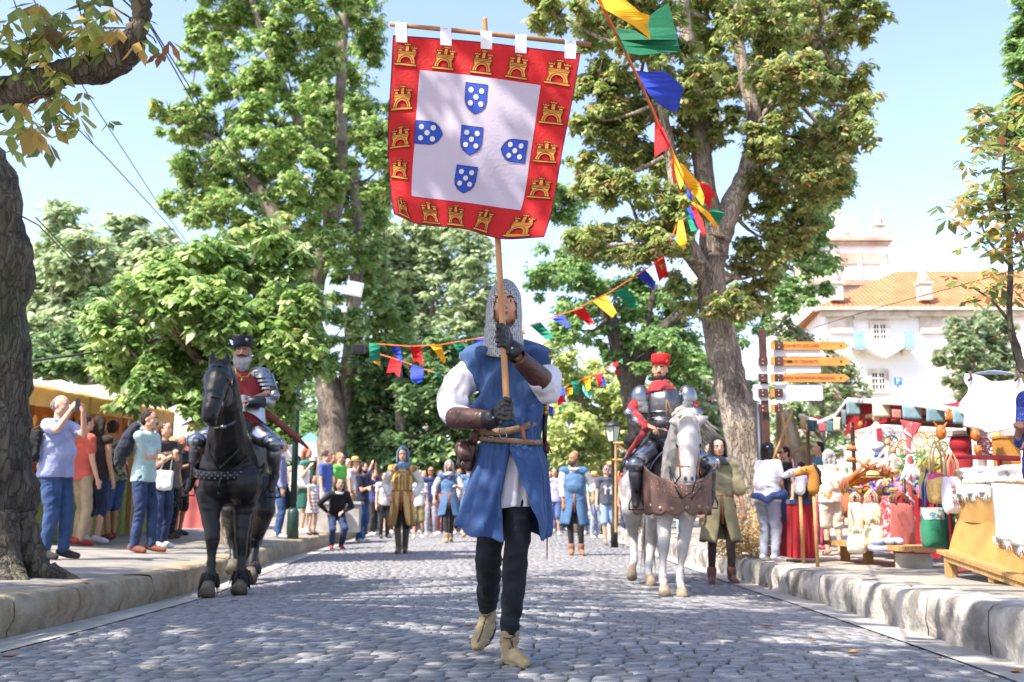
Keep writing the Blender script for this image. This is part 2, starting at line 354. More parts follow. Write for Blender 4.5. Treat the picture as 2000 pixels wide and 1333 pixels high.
def limb(mb, pts, rad, seg=14, sub=6, rough=.12, seed=0):
    """bumpy tapered limb through the points (Catmull-Rom)"""
    pts = [Vector(p) for p in pts]; n = len(pts)
    if not hasattr(rad, '__len__'): rad = [rad] * n
    Q = []; Rr = []
    for i in range(n - 1):
        p0, p1, p2, p3 = pts[max(i - 1, 0)], pts[i], pts[i + 1], pts[min(i + 2, n - 1)]
        for k in range(sub):
            t = k / sub; Q.append(.5 * ((2 * p1) + (p2 - p0) * t + (2 * p0 - 5 * p1 + 4 * p2 - p3) * t * t + (3 * p1 - p0 - 3 * p2 + p3) * t ** 3)); Rr.append(rad[i] * (1 - t) + rad[i + 1] * t)
    Q.append(pts[-1]); Rr.append(rad[-1]); o = len(mb.v); mb.tube(Q, Rr, seg)
    for i in range(len(Q)):
        for k in range(seg):
            j = o + i * seg + k; v = Vector(mb.v[j]); d = v - Q[i]; r = Rr[i]
            w = noise.noise(v * (1.3 / max(r, .05)) * .5 + Vector((seed, 0, 0))) + .6 * noise.noise(v * (3.5 / max(r, .05)) * .5)
            w += .35 * noise.noise(v * (9 / max(r, .08)) * .5); mb.v[j] = tuple(Q[i] + d * (1 + rough * w * 1.7))
PAL = dict(
 bright=[('#a4be64', 5), ('#88aa54', 5), ('#6f9446', 4), ('#bed08c', 3), ('#587a3c', 2.4), ('#cbb46c', .3)],
 olive=[('#9caa56', 4), ('#82984a', 4), ('#aca05c', 1.6), ('#907c50', .9), ('#b4c078', 4), ('#667c3c', 3), ('#b08850', .5)],
 green=[('#7da45a', 4), ('#93b468', 4), ('#5f8848', 4), ('#adc680', 2)],
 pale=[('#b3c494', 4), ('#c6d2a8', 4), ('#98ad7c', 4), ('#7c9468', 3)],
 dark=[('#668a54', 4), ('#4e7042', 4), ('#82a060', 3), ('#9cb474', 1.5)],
 yellow=[('#c2cc78', 4), ('#d4d48c', 3), ('#a3b868', 4), ('#829c58', 2)],
 autumn=[('#a3ac50', 4), ('#84964a', 4), ('#bf9e4c', 2), ('#98683e', 1.3), ('#6b7c40', 4)],
 pink=[('#9ab07c', 5), ('#7c9660', 4), ('#dca0a8', 1.2), ('#b4c494', 3)],
 ever=[('#869e70', 4), ('#6c8658', 4), ('#a3b080', 3), ('#b09c6c', .8)])
def leaves(name, blobs, n, size, pal, parent, leaflets=5, seed=1, droop=.5, clump=.32, ncl=26, flat=.75, shell=.55, light=1.15):
    """blobs: (centre, (rx, ry, rz)); leaflets gathered on twig ends spread through each blob"""
    rng = np.random.default_rng(seed); vol = np.array([np.prod(b[1]) ** .67 for b in blobs]); vol /= vol.sum()
    cen = []; nn = []
    for (c, r), w in zip(blobs, vol):
        m = max(4, int(n * w)); k = max(5, int(ncl * max(1, np.prod(r) ** .67 / 1.2)))
        k = min(k, max(5, m // 5))
        d = rng.normal(size=(k, 3)); d /= np.linalg.norm(d, axis=1)[:, None]
        rr = rng.uniform(shell, 1.05, k) ** .8 * (1 + .25 * np.sin(d[:, 0] * 5 + d[:, 2] * 4 + seed))
        sub = np.array(c) + d * rr[:, None] * np.array(r)
        cr = clump * min(max(np.mean(r), .3), 1.6) * rng.uniform(.5, 1.3, k)
        idx = rng.integers(0, k, m); off = rng.normal(size=(m, 3)) * cr[idx][:, None] * np.array([.6, .6, .45])
        cen.append(sub[idx] + off)
    cen = np.concatenate(cen); m = len(cen)
    L = leaflets
    yaw = rng.uniform(0, 2 * np.pi, m); tilt = rng.normal(0, .5, m)
    s = size * rng.uniform(.6, 1.25, m)
    pal_ = PAL[pal]; cols = np.array([rgb(c) for c, _ in pal_]); ww = np.array([w for _, w in pal_]); ww = ww / ww.sum()
    ci = rng.choice(len(pal_), m, p=ww); lc = cols[ci] * rng.uniform(.8, 1.2, m)[:, None] * light; g_ = lc.mean(1)[:, None]; lc = lc * .86 + g_ * .14
    Vs = []; Fs = []; Cs = []; o = 0
    quad = np.array([[0, 1, 3], [0, 3, 2], [1, 4, 3], [2, 3, 4]])
    for j in range(L):
        a = yaw + (j - (L - 1) / 2) * (1.15 if L > 1 else 0) + rng.normal(0, .12, m)
        ln = s * (1 - .14 * abs(j - (L - 1) / 2)); w = ln * .24
        dx, dy = np.cos(a), np.sin(a); dr = -droop * rng.uniform(.3, 1.4, m) + tilt * np.cos(a - yaw)
        dirv = np.stack([dx, dy, dr], 1); dirv /= np.linalg.norm(dirv, axis=1)[:, None]
        side = np.stack([-dy, dx, rng.normal(0, .35, m)], 1)
        up = np.stack([0 * dx, 0 * dx, np.ones(m)], 1)
        mid = cen + dirv * (ln * .58)[:, None]
        tip = cen + dirv * ln[:, None] - up * (ln * .15)[:, None]
        p = np.stack([cen + dirv * (ln * .08)[:, None], mid + side * w[:, None] - up * (w * .35)[:, None], mid - side * w[:, None] - up * (w * .35)[:, None], mid, tip], 1)
        Vs.append(p.reshape(-1, 3)); Fs.append((quad[None] + (np.arange(m) * 5)[:, None, None] + o).reshape(-1, 3)); o += m * 5
        Cs.append(np.repeat(np.concatenate([lc * rng.uniform(.9, 1.1, m)[:, None], np.ones((m, 1))], 1), 5, 0))
    return npmesh(name, np.concatenate(Vs), np.concatenate(Fs), m_leaf, np.concatenate(Cs), parent=parent)
def pb(px, py, rx, ry, Y, d=.8):       # blob from its place in the photo; d = depth radius factor
    k = Y / F; return (tuple(P(px, py, Y)), (rx * k, max(rx, ry) * k * d, ry * k))
def tree(name, label, trunk, blobs, n, size, pal, bark, group=None, twigs=True, **kw):
    """trunk: list of limbs, each a list of (px, py, Y, radius_m)"""
    px, py, Y, r = trunk[0][0]; p0 = P(px, py, Y)
    t = thing(name, label, 'tree', (p0.x, p0.y, GZ(p0.x, min(Y, 50)) - .05), group)
    mb = MB(); nodes = []
    for i, lb in enumerate(trunk):
        pts = [P(a, b, c) for a, b, c, _ in lb]
        if i == 0 and pts[0].z > t.location.z: pts[0].z = t.location.z - .1
        limb(mb, pts, [q[3] for q in lb], seed=i * 7); nodes += [(p, q[3]) for p, q in zip(pts, lb)][1:]
    if twigs:
        rg = random.Random(len(blobs))
        for c, r_ in blobs:
            c = Vector(c); q, rad = min(nodes, key=lambda z: (z[0] - c).length); L = (c - q).length
            if L > .5:
                mid = (c + q) / 2 + Vector((rg.uniform(-.1, .1), rg.uniform(-.1, .1), -.08)) * L
                limb(mb, [q, mid, c], [min(rad * .6, .03 + L * .02), .02 + L * .01, .012], seg=6, sub=3)
            for _ in range(5):
                d = Vector((rg.gauss(0, 1), rg.gauss(0, 1), rg.gauss(0.2, .8))); d.normalize(); e = c + Vector((d.x * r_[0], d.y * r_[1], d.z * r_[2])) * .9
                mb.tube([c, (c + e) / 2 + Vector((0, 0, .04)), e], [.018 + L * .004, .012, .006], 5)
    obj('trunk', mb, bark, t)
    leaves('crown', blobs, n, size, pal, t, **kw); return t
# --- left foreground tree: trunk, one bent branch in the frame, the rest of its crown unseen overhead, shaped to shade the road
def left_tree():
    p0 = P(-30, 1105, 9.0); t = thing('plane_tree', 'thick dark mossy trunk at the left edge of the photo with one crooked branch', 'tree', (p0.x, 9.0, GZ(p0.x, 9) - .05))
    mb = MB()
    pts = [P(-32, 1150, 9), P(-28, 1090, 9), P(-24, 1000, 9), P(-22, 820, 9), P(-24, 640, 9), P(-30, 450, 8.9), P(-85, 300, 8.8), P(-180, 160, 8.6), P(-300, -200, 8.2)]
    limb(mb, pts, [.44, .38, .34, .33, .34, .36, .37, .36, .3], seg=40, sub=10, rough=.16)
    for a, r in ((0, .13), (.9, .14), (-.7, .13), (2.6, .17), (4.2, .18)):    # root flare
        d = Vector((math.cos(a), -abs(math.sin(a)) if a < 2 else math.sin(a), 0)); c = Vector((p0.x, 9.0, t.location.z))
        limb(mb, [c + Vector((0, 0, .55)) + d * .25, c + d * .42 + Vector((0, 0, .13)), c + d * .66 + Vector((0, 0, .03)), c + d * .86 - Vector((0, 0, .06))], [r * 1.3, r, r * .6, .04], seg=10, rough=.2)
    limb(mb, [P(-300, 140, 7.8), P(-60, 190, 7), P(60, 168, 6.6), P(125, 140, 6.5), P(195, 142, 6.4), P(235, 120, 6.3), P(262, 70, 6.2), P(277, 30, 6.2), P(268, -30, 6.1), P(240, -140, 5.6), P(300, -400, 4.6)],
         [.19, .125, .1, .088, .083, .08, .068, .06, .055, .05, .04], seg=16, sub=8, rough=.2)
    tw = [[(40, 150), (60, 90), (40, 40), (20, -20)], [(175, 118), (178, 70), (160, 40), (150, -10)], [(180, 80), (200, 55), (255, 55)], [(75, 120), (55, 125), (30, 130), (0, 95)], [(95, 190), (110, 215), (150, 240)], [(60, 195), (50, 215), (40, 240)], [(270, 45), (230, 20), (190, -5)], [(280, 60), (300, 75), (305, 85)], [(110, 140), (140, 160), (90, 175)]]
    for q in tw: mb.tube([P(a, b, 6.4) for a, b in q], [.008, .006, .005, .003][:len(q)], 5)
    obj('trunk', mb, m_barkdark, t)
    sp = [(20, 20, 40, 30), (-10, 100, 40, 50), (75, 60, 35, 22), (110, 60, 35, 25), (85, 125, 26, 20), (150, 60, 30, 22), (165, 10, 26, 20), (210, 35, 28, 16), (235, 50, 26, 14), (140, 15, 30, 20), (40, 215, 22, 16), (75, 228, 26, 16), (120, 200, 26, 14), (130, 190, 18, 12), (35, 265, 12, 14), (86, 250, 16, 14), (155, 235, 10, 10), (120, 25, 16, 16), (290, 80, 14, 12), (15, 130, 20, 20), (190, 70, 18, 10), (205, 15, 14, 14), (110, 225, 14, 10), (180, 100, 10, 8)]
    bl = [pb(a, b, c, d, 6.4 + .3 * math.sin(i * 3), .7) for i, (a, b, c, d) in enumerate(sp)]
    a_ = leaves('crown', bl, 78, .17, 'autumn', t, leaflets=4, seed=4, clump=.5, ncl=3, droop=1.0, shell=.2)
    # unseen overhead crown, its leaf masses and limbs placed to shade the road
    rg = random.Random(3); bl = []
    for x, y, z, r in SHADE: bl.append(((x, y, z), (r, r, r * .45)))
    leaves('crown', bl, 7000, .20, 'green', t, leaflets=5, seed=8, clump=.42, ncl=9, droop=.3)
    mb = MB(); a0 = Vector((-6.2, 7.9, 4.6))
    for x, y, z, r in SHADE: limb(mb, [a0, (a0 + Vector((x, y, z))) / 2 + Vector((0, 0, .6)), Vector((x, y, z))], [.16, .08, .03], seg=7, sub=4)
    obj('limb', mb, m_barkdark, t)
SHADE = [(-4.5, 1.0, 6.0, 1.6), (-2.6, 3.0, 6.6, 1.5), (-5.6, 4.2, 6.6, 1.8), (-2.4, -1.2, 6.4, 1.6), (-.5, .8, 6.8, 1.5), (-4.2, -2.6, 5.8, 1.7), (-6.5, .5, 6.0, 1.6), (1.0, 3.4, 7.6, 1.3), (-7.4, 3.6, 6.8, 1.6), (-3.6, 5.3, 8.2, 1.6), (-6, 7, 8.6, 1.9), (-3.8, 8.2, 9.6, 1.6), (-8, 6, 8.2, 1.5), (1.0, -2.5, 7, 1.5), (-1.2, 2.2, 7.0, 1.3), (-3.4, 1.4, 6.6, 1.2), (2.6, 1.6, 7.4, 1.2), (-1, 6.6, 8.6, 1.2), (-5, 2.6, 6.2, 1.4), (-6.4, 2.2, 6.4, 1.3), (-3.2, 4.4, 7.4, 1.2)]  # unseen leaf masses, positioned for the shade they throw on the road
left_tree()
# --- big horse chestnut on the left
B = [(420, 60, 70, 60), (500, 30, 80, 60), (600, 30, 80, 60), (690, 60, 60, 80), (470, 130, 80, 60), (560, 140, 80, 70), (650, 150, 80, 70), (330, 215, 38, 22), (365, 245, 50, 30), (440, 220, 80, 60), (540, 250, 90, 70), (640, 260, 90, 70), (720, 250, 50, 80), (390, 320, 60, 40), (480, 330, 90, 60), (590, 350, 90, 60), (690, 370, 70, 70), (360, 385, 50, 30), (430, 420, 80, 50), (530, 450, 80, 60), (620, 470, 70, 50), (700, 470, 50, 50), (460, 500, 60, 40), (560, 560, 50, 50), (690, 560, 40, 60), (670, 640, 40, 40), (620, 690, 40, 40), (560, 720, 40, 40), (740, 330, 40, 60), (385, 110, 28, 30), (430, -60, 90, 70), (600, -70, 120, 70), (690, 740, 30, 40)]
tree('horse_chestnut_tree', 'tall bright green chestnut tree with forked grey trunk left of the hanging banner', [
    [(650, 1000, 33.0, 0.607), (650, 880, 33.0, 0.488), (650, 820, 33.0, 0.449), (637, 740, 33.0, 0.370), (618, 680, 33.0, 0.343), (602, 590, 33.0, 0.343)],
    [(602, 595, 33.0, 0.396), (580, 520, 33.0, 0.290), (545, 440, 33.0, 0.251), (500, 360, 33.0, 0.211), (445, 290, 33.0, 0.172), (340, 235, 33.0, 0.106)],
    [(602, 600, 33.0, 0.370), (622, 530, 33.0, 0.330), (645, 450, 32.6, 0.264), (640, 350, 32.4, 0.224), (600, 270, 32.4, 0.185), (560, 190, 32.4, 0.158), (520, 90, 32.4, 0.132), (480, -40, 32.4, 0.079)],
    [(645, 450, 32.6, 0.211), (668, 340, 33.0, 0.198), (665, 180, 33.0, 0.172), (672, 60, 33.0, 0.145), (690, -60, 33.0, 0.106)],
    [(658, 850, 33.2, 0.290), (684, 700, 33.4, 0.264), (690, 600, 33.4, 0.238), (700, 480, 33.4, 0.198), (690, 330, 33.6, 0.158)],
    [(650, 440, 32.8, 0.132), (560, 330, 32.8, 0.092), (470, 220, 32.8, 0.066)]],
    [pb(a, b, c * 1.0, d * 1.0, 32.4 + 2.2 * math.sin(i * 2.4), .9) for i, (a, b, c, d) in enumerate(B)], 32000, .225, 'bright', m_bark, leaflets=5, seed=2, clump=.26, ncl=20, droop=.8)
# --- low leafy chestnut behind the black horse
B = [(215, 630, 40, 40), (250, 600, 60, 45), (320, 560, 70, 50), (400, 520, 80, 50), (470, 560, 80, 60), (390, 600, 90, 50), (290, 670, 70, 45), (380, 690, 80, 50), (470, 650, 80, 60), (540, 620, 70, 60), (235, 710, 45, 35), (300, 750, 50, 30), (360, 760, 40, 30), (540, 720, 50, 50), (560, 670, 50, 50), (420, 500, 40, 30), (345, 620, 60, 40), (390, 800, 20, 30), (450, 740, 60, 50), (560, 780, 30, 30), (430, 590, 60, 40), (240, 780, 20, 14), (560, 510, 50, 40), (600, 590, 40, 40), (590, 690, 36, 40), (200, 680, 26, 24), (520, 460, 40, 34), (330, 500, 40, 26)]
tree('horse_chestnut_tree', 'low spreading chestnut tree with large pale leaves behind the black horse', [
    [(450, 1030, 17, .16), (446, 860, 17, .13), (430, 790, 17, .1), (400, 720, 16.6, .08), (330, 640, 16, .05), (280, 590, 16, .03)],
    [(430, 800, 17, .07), (350, 780, 16.6, .05), (290, 720, 16.4, .04), (240, 670, 16, .02)],
    [(435, 780, 17, .07), (470, 690, 17, .06), (500, 600, 17, .04), (480, 530, 17, .03)],
    [(440, 790, 17, .07), (520, 700, 17, .05), (560, 620, 17, .03)]],
    [pb(a, b, c, d, 16.3 + .8 * math.sin(i * 2.1), .8) for i, (a, b, c, d) in enumerate(B)], 5600, .235, 'bright', m_bark, leaflets=6, seed=5, clump=.34, ncl=22, droop=.75)
# --- big right tree
B = [(1090, 30, 60, 40), (1180, 40, 70, 60), (1280, 60, 80, 70), (1390, 40, 80, 70), (1490, 50, 80, 70), (1590, 50, 80, 60), (1670, 40, 50, 40), (1170, 160, 50, 50), (1250, 170, 80, 60), (1350, 160, 70, 60), (1450, 170, 70, 60), (1550, 160, 80, 60), (1640, 150, 60, 50), (1680, 210, 30, 30), (1160, 240, 50, 50), (1240, 270, 70, 60), (1530, 270, 80, 60), (1620, 260, 60, 50), (1670, 265, 35, 35), (1150, 340, 50, 50), (1220, 370, 70, 50), (1310, 300, 50, 60), (1500, 370, 70, 60), (1590, 350, 60, 50), (1640, 300, 30, 30), (1140, 470, 40, 30), (1200, 470, 60, 40), (1280, 470, 60, 50), (1500, 470, 60, 50), (1350, 570, 50, 40), (1420, 600, 50, 30), (1470, 540, 50, 50), (1240, -50, 100, 60), (1430, -60, 120, 60), (1580, -50, 90, 60), (1380, 250, 50, 50), (1560, 430, 40, 40), (1330, 400, 50, 50)]
tree('horse_chestnut_tree', 'large leaning chestnut tree with brown tinged olive leaves behind the white horse', [
    [(1500, 1080, 15, .42), (1480, 1000, 15, .33), (1464, 900, 15, .30), (1442, 800, 15, .27), (1416, 700, 15, .24), (1396, 610, 15, .225), (1390, 520, 15, .21), (1400, 440, 15, .21)],
    [(1398, 470, 15, .22), (1425, 410, 15, .17), (1455, 340, 15, .13), (1475, 250, 15, .12), (1455, 150, 15, .1), (1440, 60, 15, .08), (1450, -60, 15, .06)],
    [(1398, 450, 15, .17), (1375, 350, 15, .15), (1365, 240, 15.2, .14), (1350, 130, 15.2, .12), (1335, 20, 15.2, .1), (1330, -80, 15.2, .08)],
    [(1396, 560, 15, .16), (1345, 480, 14.8, .13), (1325, 400, 14.6, .1), (1310, 300, 14.6, .09), (1290, 200, 14.6, .06), (1260, 100, 14.6, .04)],
    [(1475, 250, 15, .06), (1530, 170, 15, .045), (1600, 80, 15, .03)], [(1400, 520, 15, .05), (1330, 500, 14.4, .03), (1250, 470, 14.2, .02)]],
    [pb(a, b, c, d, 14.9 + 1.1 * math.sin(i * 2.7), .9) for i, (a, b, c, d) in enumerate(B)], 22000, .135, 'olive', m_barkpale, leaflets=5, seed=3, clump=.30, ncl=20, droop=.8)
# --- green tree behind it
B = [(1100, 400, 50, 40), (1080, 520, 40, 40), (1130, 560, 60, 50), (1200, 580, 60, 60), (1110, 640, 40, 30), (1270, 600, 60, 60), (1150, 480, 50, 40), (1560, 480, 60, 60), (1600, 410, 40, 50), (1640, 350, 36, 40), (1590, 540, 36, 36), (1540, 570, 50, 40), (1500, 610, 40, 30), (1280, 680, 60, 50), (1340, 720, 50, 40), (1200, 660, 40, 40), (1600, 350, 50, 60), (1320, 640, 60, 50), (1450, 620, 40, 40), (1060, 550, 25, 30)]
tree('maple_tree', 'fresh green tree with dark slanting trunk behind the red hatted rider', [
    [(1262, 1010, 27, .38), (1258, 880, 27, .34), (1240, 800, 27, .3), (1228, 740, 27, .26), (1210, 690, 27, .22), (1190, 620, 27, .18), (1150, 530, 27, .12)],
    [(1240, 760, 27, .2), (1290, 650, 27, .16), (1400, 560, 27, .12), (1540, 480, 27, .08)],
    [(1228, 740, 27, .14), (1260, 640, 27, .1), (1280, 560, 27, .06)]],
    [pb(a, b, c, d, 26.5 + 1.5 * math.sin(i * 2.7), .8) for i, (a, b, c, d) in enumerate(B)], 14000, .19, 'green', m_barkdark, leaflets=3, seed=6, clump=.3, ncl=16, droop=.6)
# --- far right young tree: thin stems and yellowing leaves near the camera
B = [(1960, 230, 30, 20), (1930, 250, 24, 14), (1985, 280, 24, 20), (1900, 285, 14, 6), (1930, 300, 20, 10), (1975, 330, 26, 18), (1910, 350, 16, 10), (1960, 380, 30, 20), (1905, 390, 26, 8), (1880, 392, 14, 6), (1930, 420, 30, 18), (1975, 440, 26, 20), (1900, 425, 10, 10), (1950, 460, 26, 16), (1935, 490, 16, 8), (1960, 510, 18, 12), (1985, 500, 16, 16), (1900, 560, 20, 8), (1935, 565, 20, 10), (1975, 570, 24, 14), (1880, 572, 10, 5), (1990, 200, 20, 20), (1995, 380, 30, 40)]
tree('sapling', 'thin young chestnut at the right edge with yellowing leaves', [
    [(2080, 1060, 6.6, .045), (2040, 850, 6.6, .035), (1990, 700, 6.6, .028), (1972, 620, 6.6, .02), (1974, 520, 6.6, .016), (1965, 420, 6.6, .012), (1960, 330, 6.6, .01), (1970, 230, 6.6, .008)],
    [(1972, 630, 6.6, .012), (1940, 590, 6.6, .008), (1900, 562, 6.6, .005)], [(1974, 520, 6.6, .01), (1930, 470, 6.6, .007), (1915, 430, 6.6, .004)], [(1970, 420, 6.6, .01), (1995, 480, 6.6, .01), (2010, 560, 6.6, .014), (2015, 640, 6.6, .018)]],
    [pb(a, b, c, d, 6.6 + .3 * math.sin(i * 2.7), .8) for i, (a, b, c, d) in enumerate(B)], 260, .115, 'autumn', m_barkdark, leaflets=4, seed=9, clump=.5, ncl=4, droop=.35, shell=.2, twigs=False)
tree('lime_tree', 'dark green tree top showing at the upper right corner behind the sapling', [[(2080, 1000, 18, .3), (2060, 500, 18, .2), (2050, 200, 18, .1)]],
    [pb(a, b, c, d, 18, .8) for a, b, c, d in [(1990, 110, 26, 40), (1995, 20, 20, 30), (2030, 80, 50, 80), (1985, 260, 30, 40), (2030, 260, 60, 80), (2040, 400, 40, 60), (2000, 190, 30, 40)]], 2600, .2, 'green', m_bark, leaflets=3, seed=12, ncl=22)
# --- far trees
def far(name, label, trunkpx, Y, blobs, n, size, pal, seed, group=None, bark=m_bark, lf=3, tr=.25, **kw):
    tree(name, label, [[(trunkpx, 1010, Y, tr), (trunkpx + 5, max(850, min(b[1] for b in blobs) + 60), Y, tr * .8), (trunkpx - 4, min(b[1] for b in blobs) + 40 if name == 'shrub' else 700, Y, tr * .4)]], [pb(a, b, c, d, Y + 1.5 * math.sin(i * 2.3), .8) for i, (a, b, c, d) in enumerate(blobs)], n, size, pal, bark, group=group, leaflets=lf, seed=seed, **kw)
gr = 'far trees behind the market'
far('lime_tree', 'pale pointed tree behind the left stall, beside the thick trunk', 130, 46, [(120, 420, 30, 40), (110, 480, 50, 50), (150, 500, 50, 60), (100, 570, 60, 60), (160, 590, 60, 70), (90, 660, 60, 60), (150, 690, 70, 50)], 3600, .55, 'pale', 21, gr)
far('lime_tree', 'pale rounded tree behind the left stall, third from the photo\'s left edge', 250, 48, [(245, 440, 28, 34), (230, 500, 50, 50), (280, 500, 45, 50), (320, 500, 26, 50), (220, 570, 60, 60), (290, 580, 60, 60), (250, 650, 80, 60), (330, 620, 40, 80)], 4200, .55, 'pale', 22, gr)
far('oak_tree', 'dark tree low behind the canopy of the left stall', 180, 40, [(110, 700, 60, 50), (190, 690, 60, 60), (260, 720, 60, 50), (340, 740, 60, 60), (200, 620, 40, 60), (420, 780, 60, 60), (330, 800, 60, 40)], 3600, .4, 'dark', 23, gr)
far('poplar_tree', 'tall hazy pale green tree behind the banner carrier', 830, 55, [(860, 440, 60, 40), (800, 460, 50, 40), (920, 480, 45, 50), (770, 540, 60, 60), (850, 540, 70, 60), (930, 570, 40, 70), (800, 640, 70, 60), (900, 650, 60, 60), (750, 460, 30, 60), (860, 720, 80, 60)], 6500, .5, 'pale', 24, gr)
far('birch_tree', 'slender pale stemmed tree with sparse twigs between the chestnut and banner', 725, 38, [(720, 440, 30, 60), (745, 380, 30, 40), (760, 620, 50, 60), (740, 540, 30, 50), (800, 700, 60, 50), (740, 700, 50, 60)], 2600, .35, 'bright', 25, gr, bark=m_barkpale)
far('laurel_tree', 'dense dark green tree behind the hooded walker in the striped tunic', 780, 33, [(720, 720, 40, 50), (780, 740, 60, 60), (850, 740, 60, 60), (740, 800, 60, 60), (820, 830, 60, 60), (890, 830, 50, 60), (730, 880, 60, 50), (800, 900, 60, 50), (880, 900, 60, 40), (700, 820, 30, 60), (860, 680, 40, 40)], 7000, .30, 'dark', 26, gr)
far('laurel_tree', 'green bushy tree directly behind the banner carrier\'s shoulder', 960, 36, [(900, 720, 40, 60), (940, 760, 50, 60), (990, 820, 50, 60), (930, 860, 50, 50), (1040, 860, 50, 50), (990, 910, 60, 40)], 4200, .32, 'green', 27, gr)
far('shrub', 'sunlit yellow green bush behind the man in the blue tabard', 1130, 32, [(1090, 760, 40, 60), (1150, 780, 50, 60), (1110, 840, 60, 50), (1180, 840, 50, 50), (1230, 820, 40, 60), (1130, 890, 60, 40), (1200, 890, 50, 30), (1200, 760, 40, 40), (1090, 690, 30, 30)], 5200, .26, 'yellow', 28, gr)
far('shrub', 'soft green bush with pink flowers between the white horse and leaning trunk', 1380, 30, [(1360, 760, 40, 30), (1400, 790, 40, 40), (1360, 830, 50, 40), (1400, 850, 40, 30), (1340, 890, 50, 30), (1420, 900, 40, 40)], 3000, .22, 'pink', 29, gr)
far('shrub', 'oleander with pale pink blossom behind the signpost', 1590, 26, [(1560, 690, 50, 40), (1620, 730, 50, 50), (1570, 780, 60, 50), (1640, 790, 50, 40), (1600, 860, 60, 50), (1540, 850, 40, 60), (1660, 760, 30, 40), (1540, 650, 30, 30)], 4200, .2, 'pink', 30, gr)
far('olive_tree', 'round grey green tree before the white building', 1915, 50, [(1890, 640, 45, 35), (1940, 650, 40, 40), (1880, 690, 45, 45), (1940, 700, 50, 50), (1910, 740, 50, 40), (1960, 740, 30, 50), (1900, 790, 30, 40)], 5200, .36, 'ever', 31, gr, clump=.22)
far('lime_tree', 'shaded green tree behind the lamp and the white horse', 1330, 42, [(1300, 800, 60, 60), (1260, 720, 50, 50), (1380, 720, 60, 40), (1450, 780, 40, 60), (1500, 860, 50, 50), (1440, 870, 50, 40), (1350, 930, 80, 30)], 3600, .42, 'green', 32, gr)
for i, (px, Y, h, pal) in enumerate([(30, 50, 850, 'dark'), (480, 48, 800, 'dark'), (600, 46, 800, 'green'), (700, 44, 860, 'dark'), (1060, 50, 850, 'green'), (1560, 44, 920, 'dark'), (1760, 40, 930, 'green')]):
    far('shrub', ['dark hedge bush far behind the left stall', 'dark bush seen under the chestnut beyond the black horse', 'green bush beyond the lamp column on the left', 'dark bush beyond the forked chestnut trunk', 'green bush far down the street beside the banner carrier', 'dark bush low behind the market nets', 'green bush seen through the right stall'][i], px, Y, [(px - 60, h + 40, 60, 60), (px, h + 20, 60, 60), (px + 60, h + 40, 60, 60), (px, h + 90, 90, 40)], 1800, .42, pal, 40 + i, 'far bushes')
# ================================================================ BUILDINGS
m_white = mat('white_plaster', '#e8e7e4', .9, scale=.6, var=.06, bump=.1, bscale=8)
m_stone = mat('weathered_stone', '#a59a8c', .9, scale=1.5, col2='#d5cabb', bump=.5, bscale=6, contrast=(.3, .6))
m_stonepink = mat('stained_cornice', '#a98d7b', .9, scale=.8, col2='#cdb9a6', bump=.5, bscale=4)
m_glass = mat('window_glass', '#3a302a', .3, var=.3, scale=2, bump=0)
m_frame = mat('window_paint', '#e9e6e0', .6)
m_wood = mat('pale_wood', '#95703f', .75, scale=8, col2='#bd9660', bump=.3, stretch=(6, 6, 1), bscale=30)
m_wooddark = mat('brown_wood', '#5a3a26', .7, scale=8, col2='#7b5236', bump=.3, stretch=(6, 6, 1))
def tiles():
    m = bpy.data.materials.new('roof_tiles'); m.use_nodes = True; n = m.node_tree.nodes; l = m.node_tree.links; b = n['Principled BSDF']; b.inputs['Roughness'].default_value = .85
    tc = n.new('ShaderNodeTexCoord'); nz = n.new('ShaderNodeTexNoise'); nz.inputs['Scale'].default_value = 1.3; nz.inputs['Detail'].default_value = 8
    cr = n.new('ShaderNodeValToRGB'); cr.color_ramp.elements[0].color = (*rgb('#b4683c'), 1); cr.color_ramp.elements[1].color = (*rgb('#c4875a'), 1); cr.color_ramp.elements[0].position = .3; cr.color_ramp.elements[1].position = .7
    wv = n.new('ShaderNodeTexWave'); wv.inputs['Scale'].default_value = 1.1; wv.bands_direction = 'X'; bp = n.new('ShaderNodeBump'); bp.inputs['Strength'].default_value = .9; bp.inputs['Distance'].default_value = .12
    l.new(tc.outputs['Object'], nz.inputs[0]); l.new(tc.outputs['Object'], wv.inputs[0]); l.new(nz.outputs[0], cr.inputs[0]); l.new(cr.outputs[0], b.inputs['Base Color']); l.new(wv.outputs[0], bp.inputs['Height']); l.new(bp.outputs[0], b.inputs['Normal']); return m
m_tile = tiles()
def obelisk(mb, c, s):      # stone pinnacle on a block
    mb.box(c + Vector((0, 0, s * .45)), (s * .62, s * .62, s * .9)); mb.box(c + Vector((0, 0, s * .95)), (s * .78, s * .78, s * .12))
    mb.tube([c + Vector((0, 0, s * 1.01)), c + Vector((0, 0, s * 1.15)), c + Vector((0, 0, s * 1.3)), c + Vector((0, 0, s * 2.1))], [s * .2, s * .34, s * .3, s * .03], 4)
    mb.ell(c + Vector((0, 0, s * 2.15)), s * .09, 6, 5)
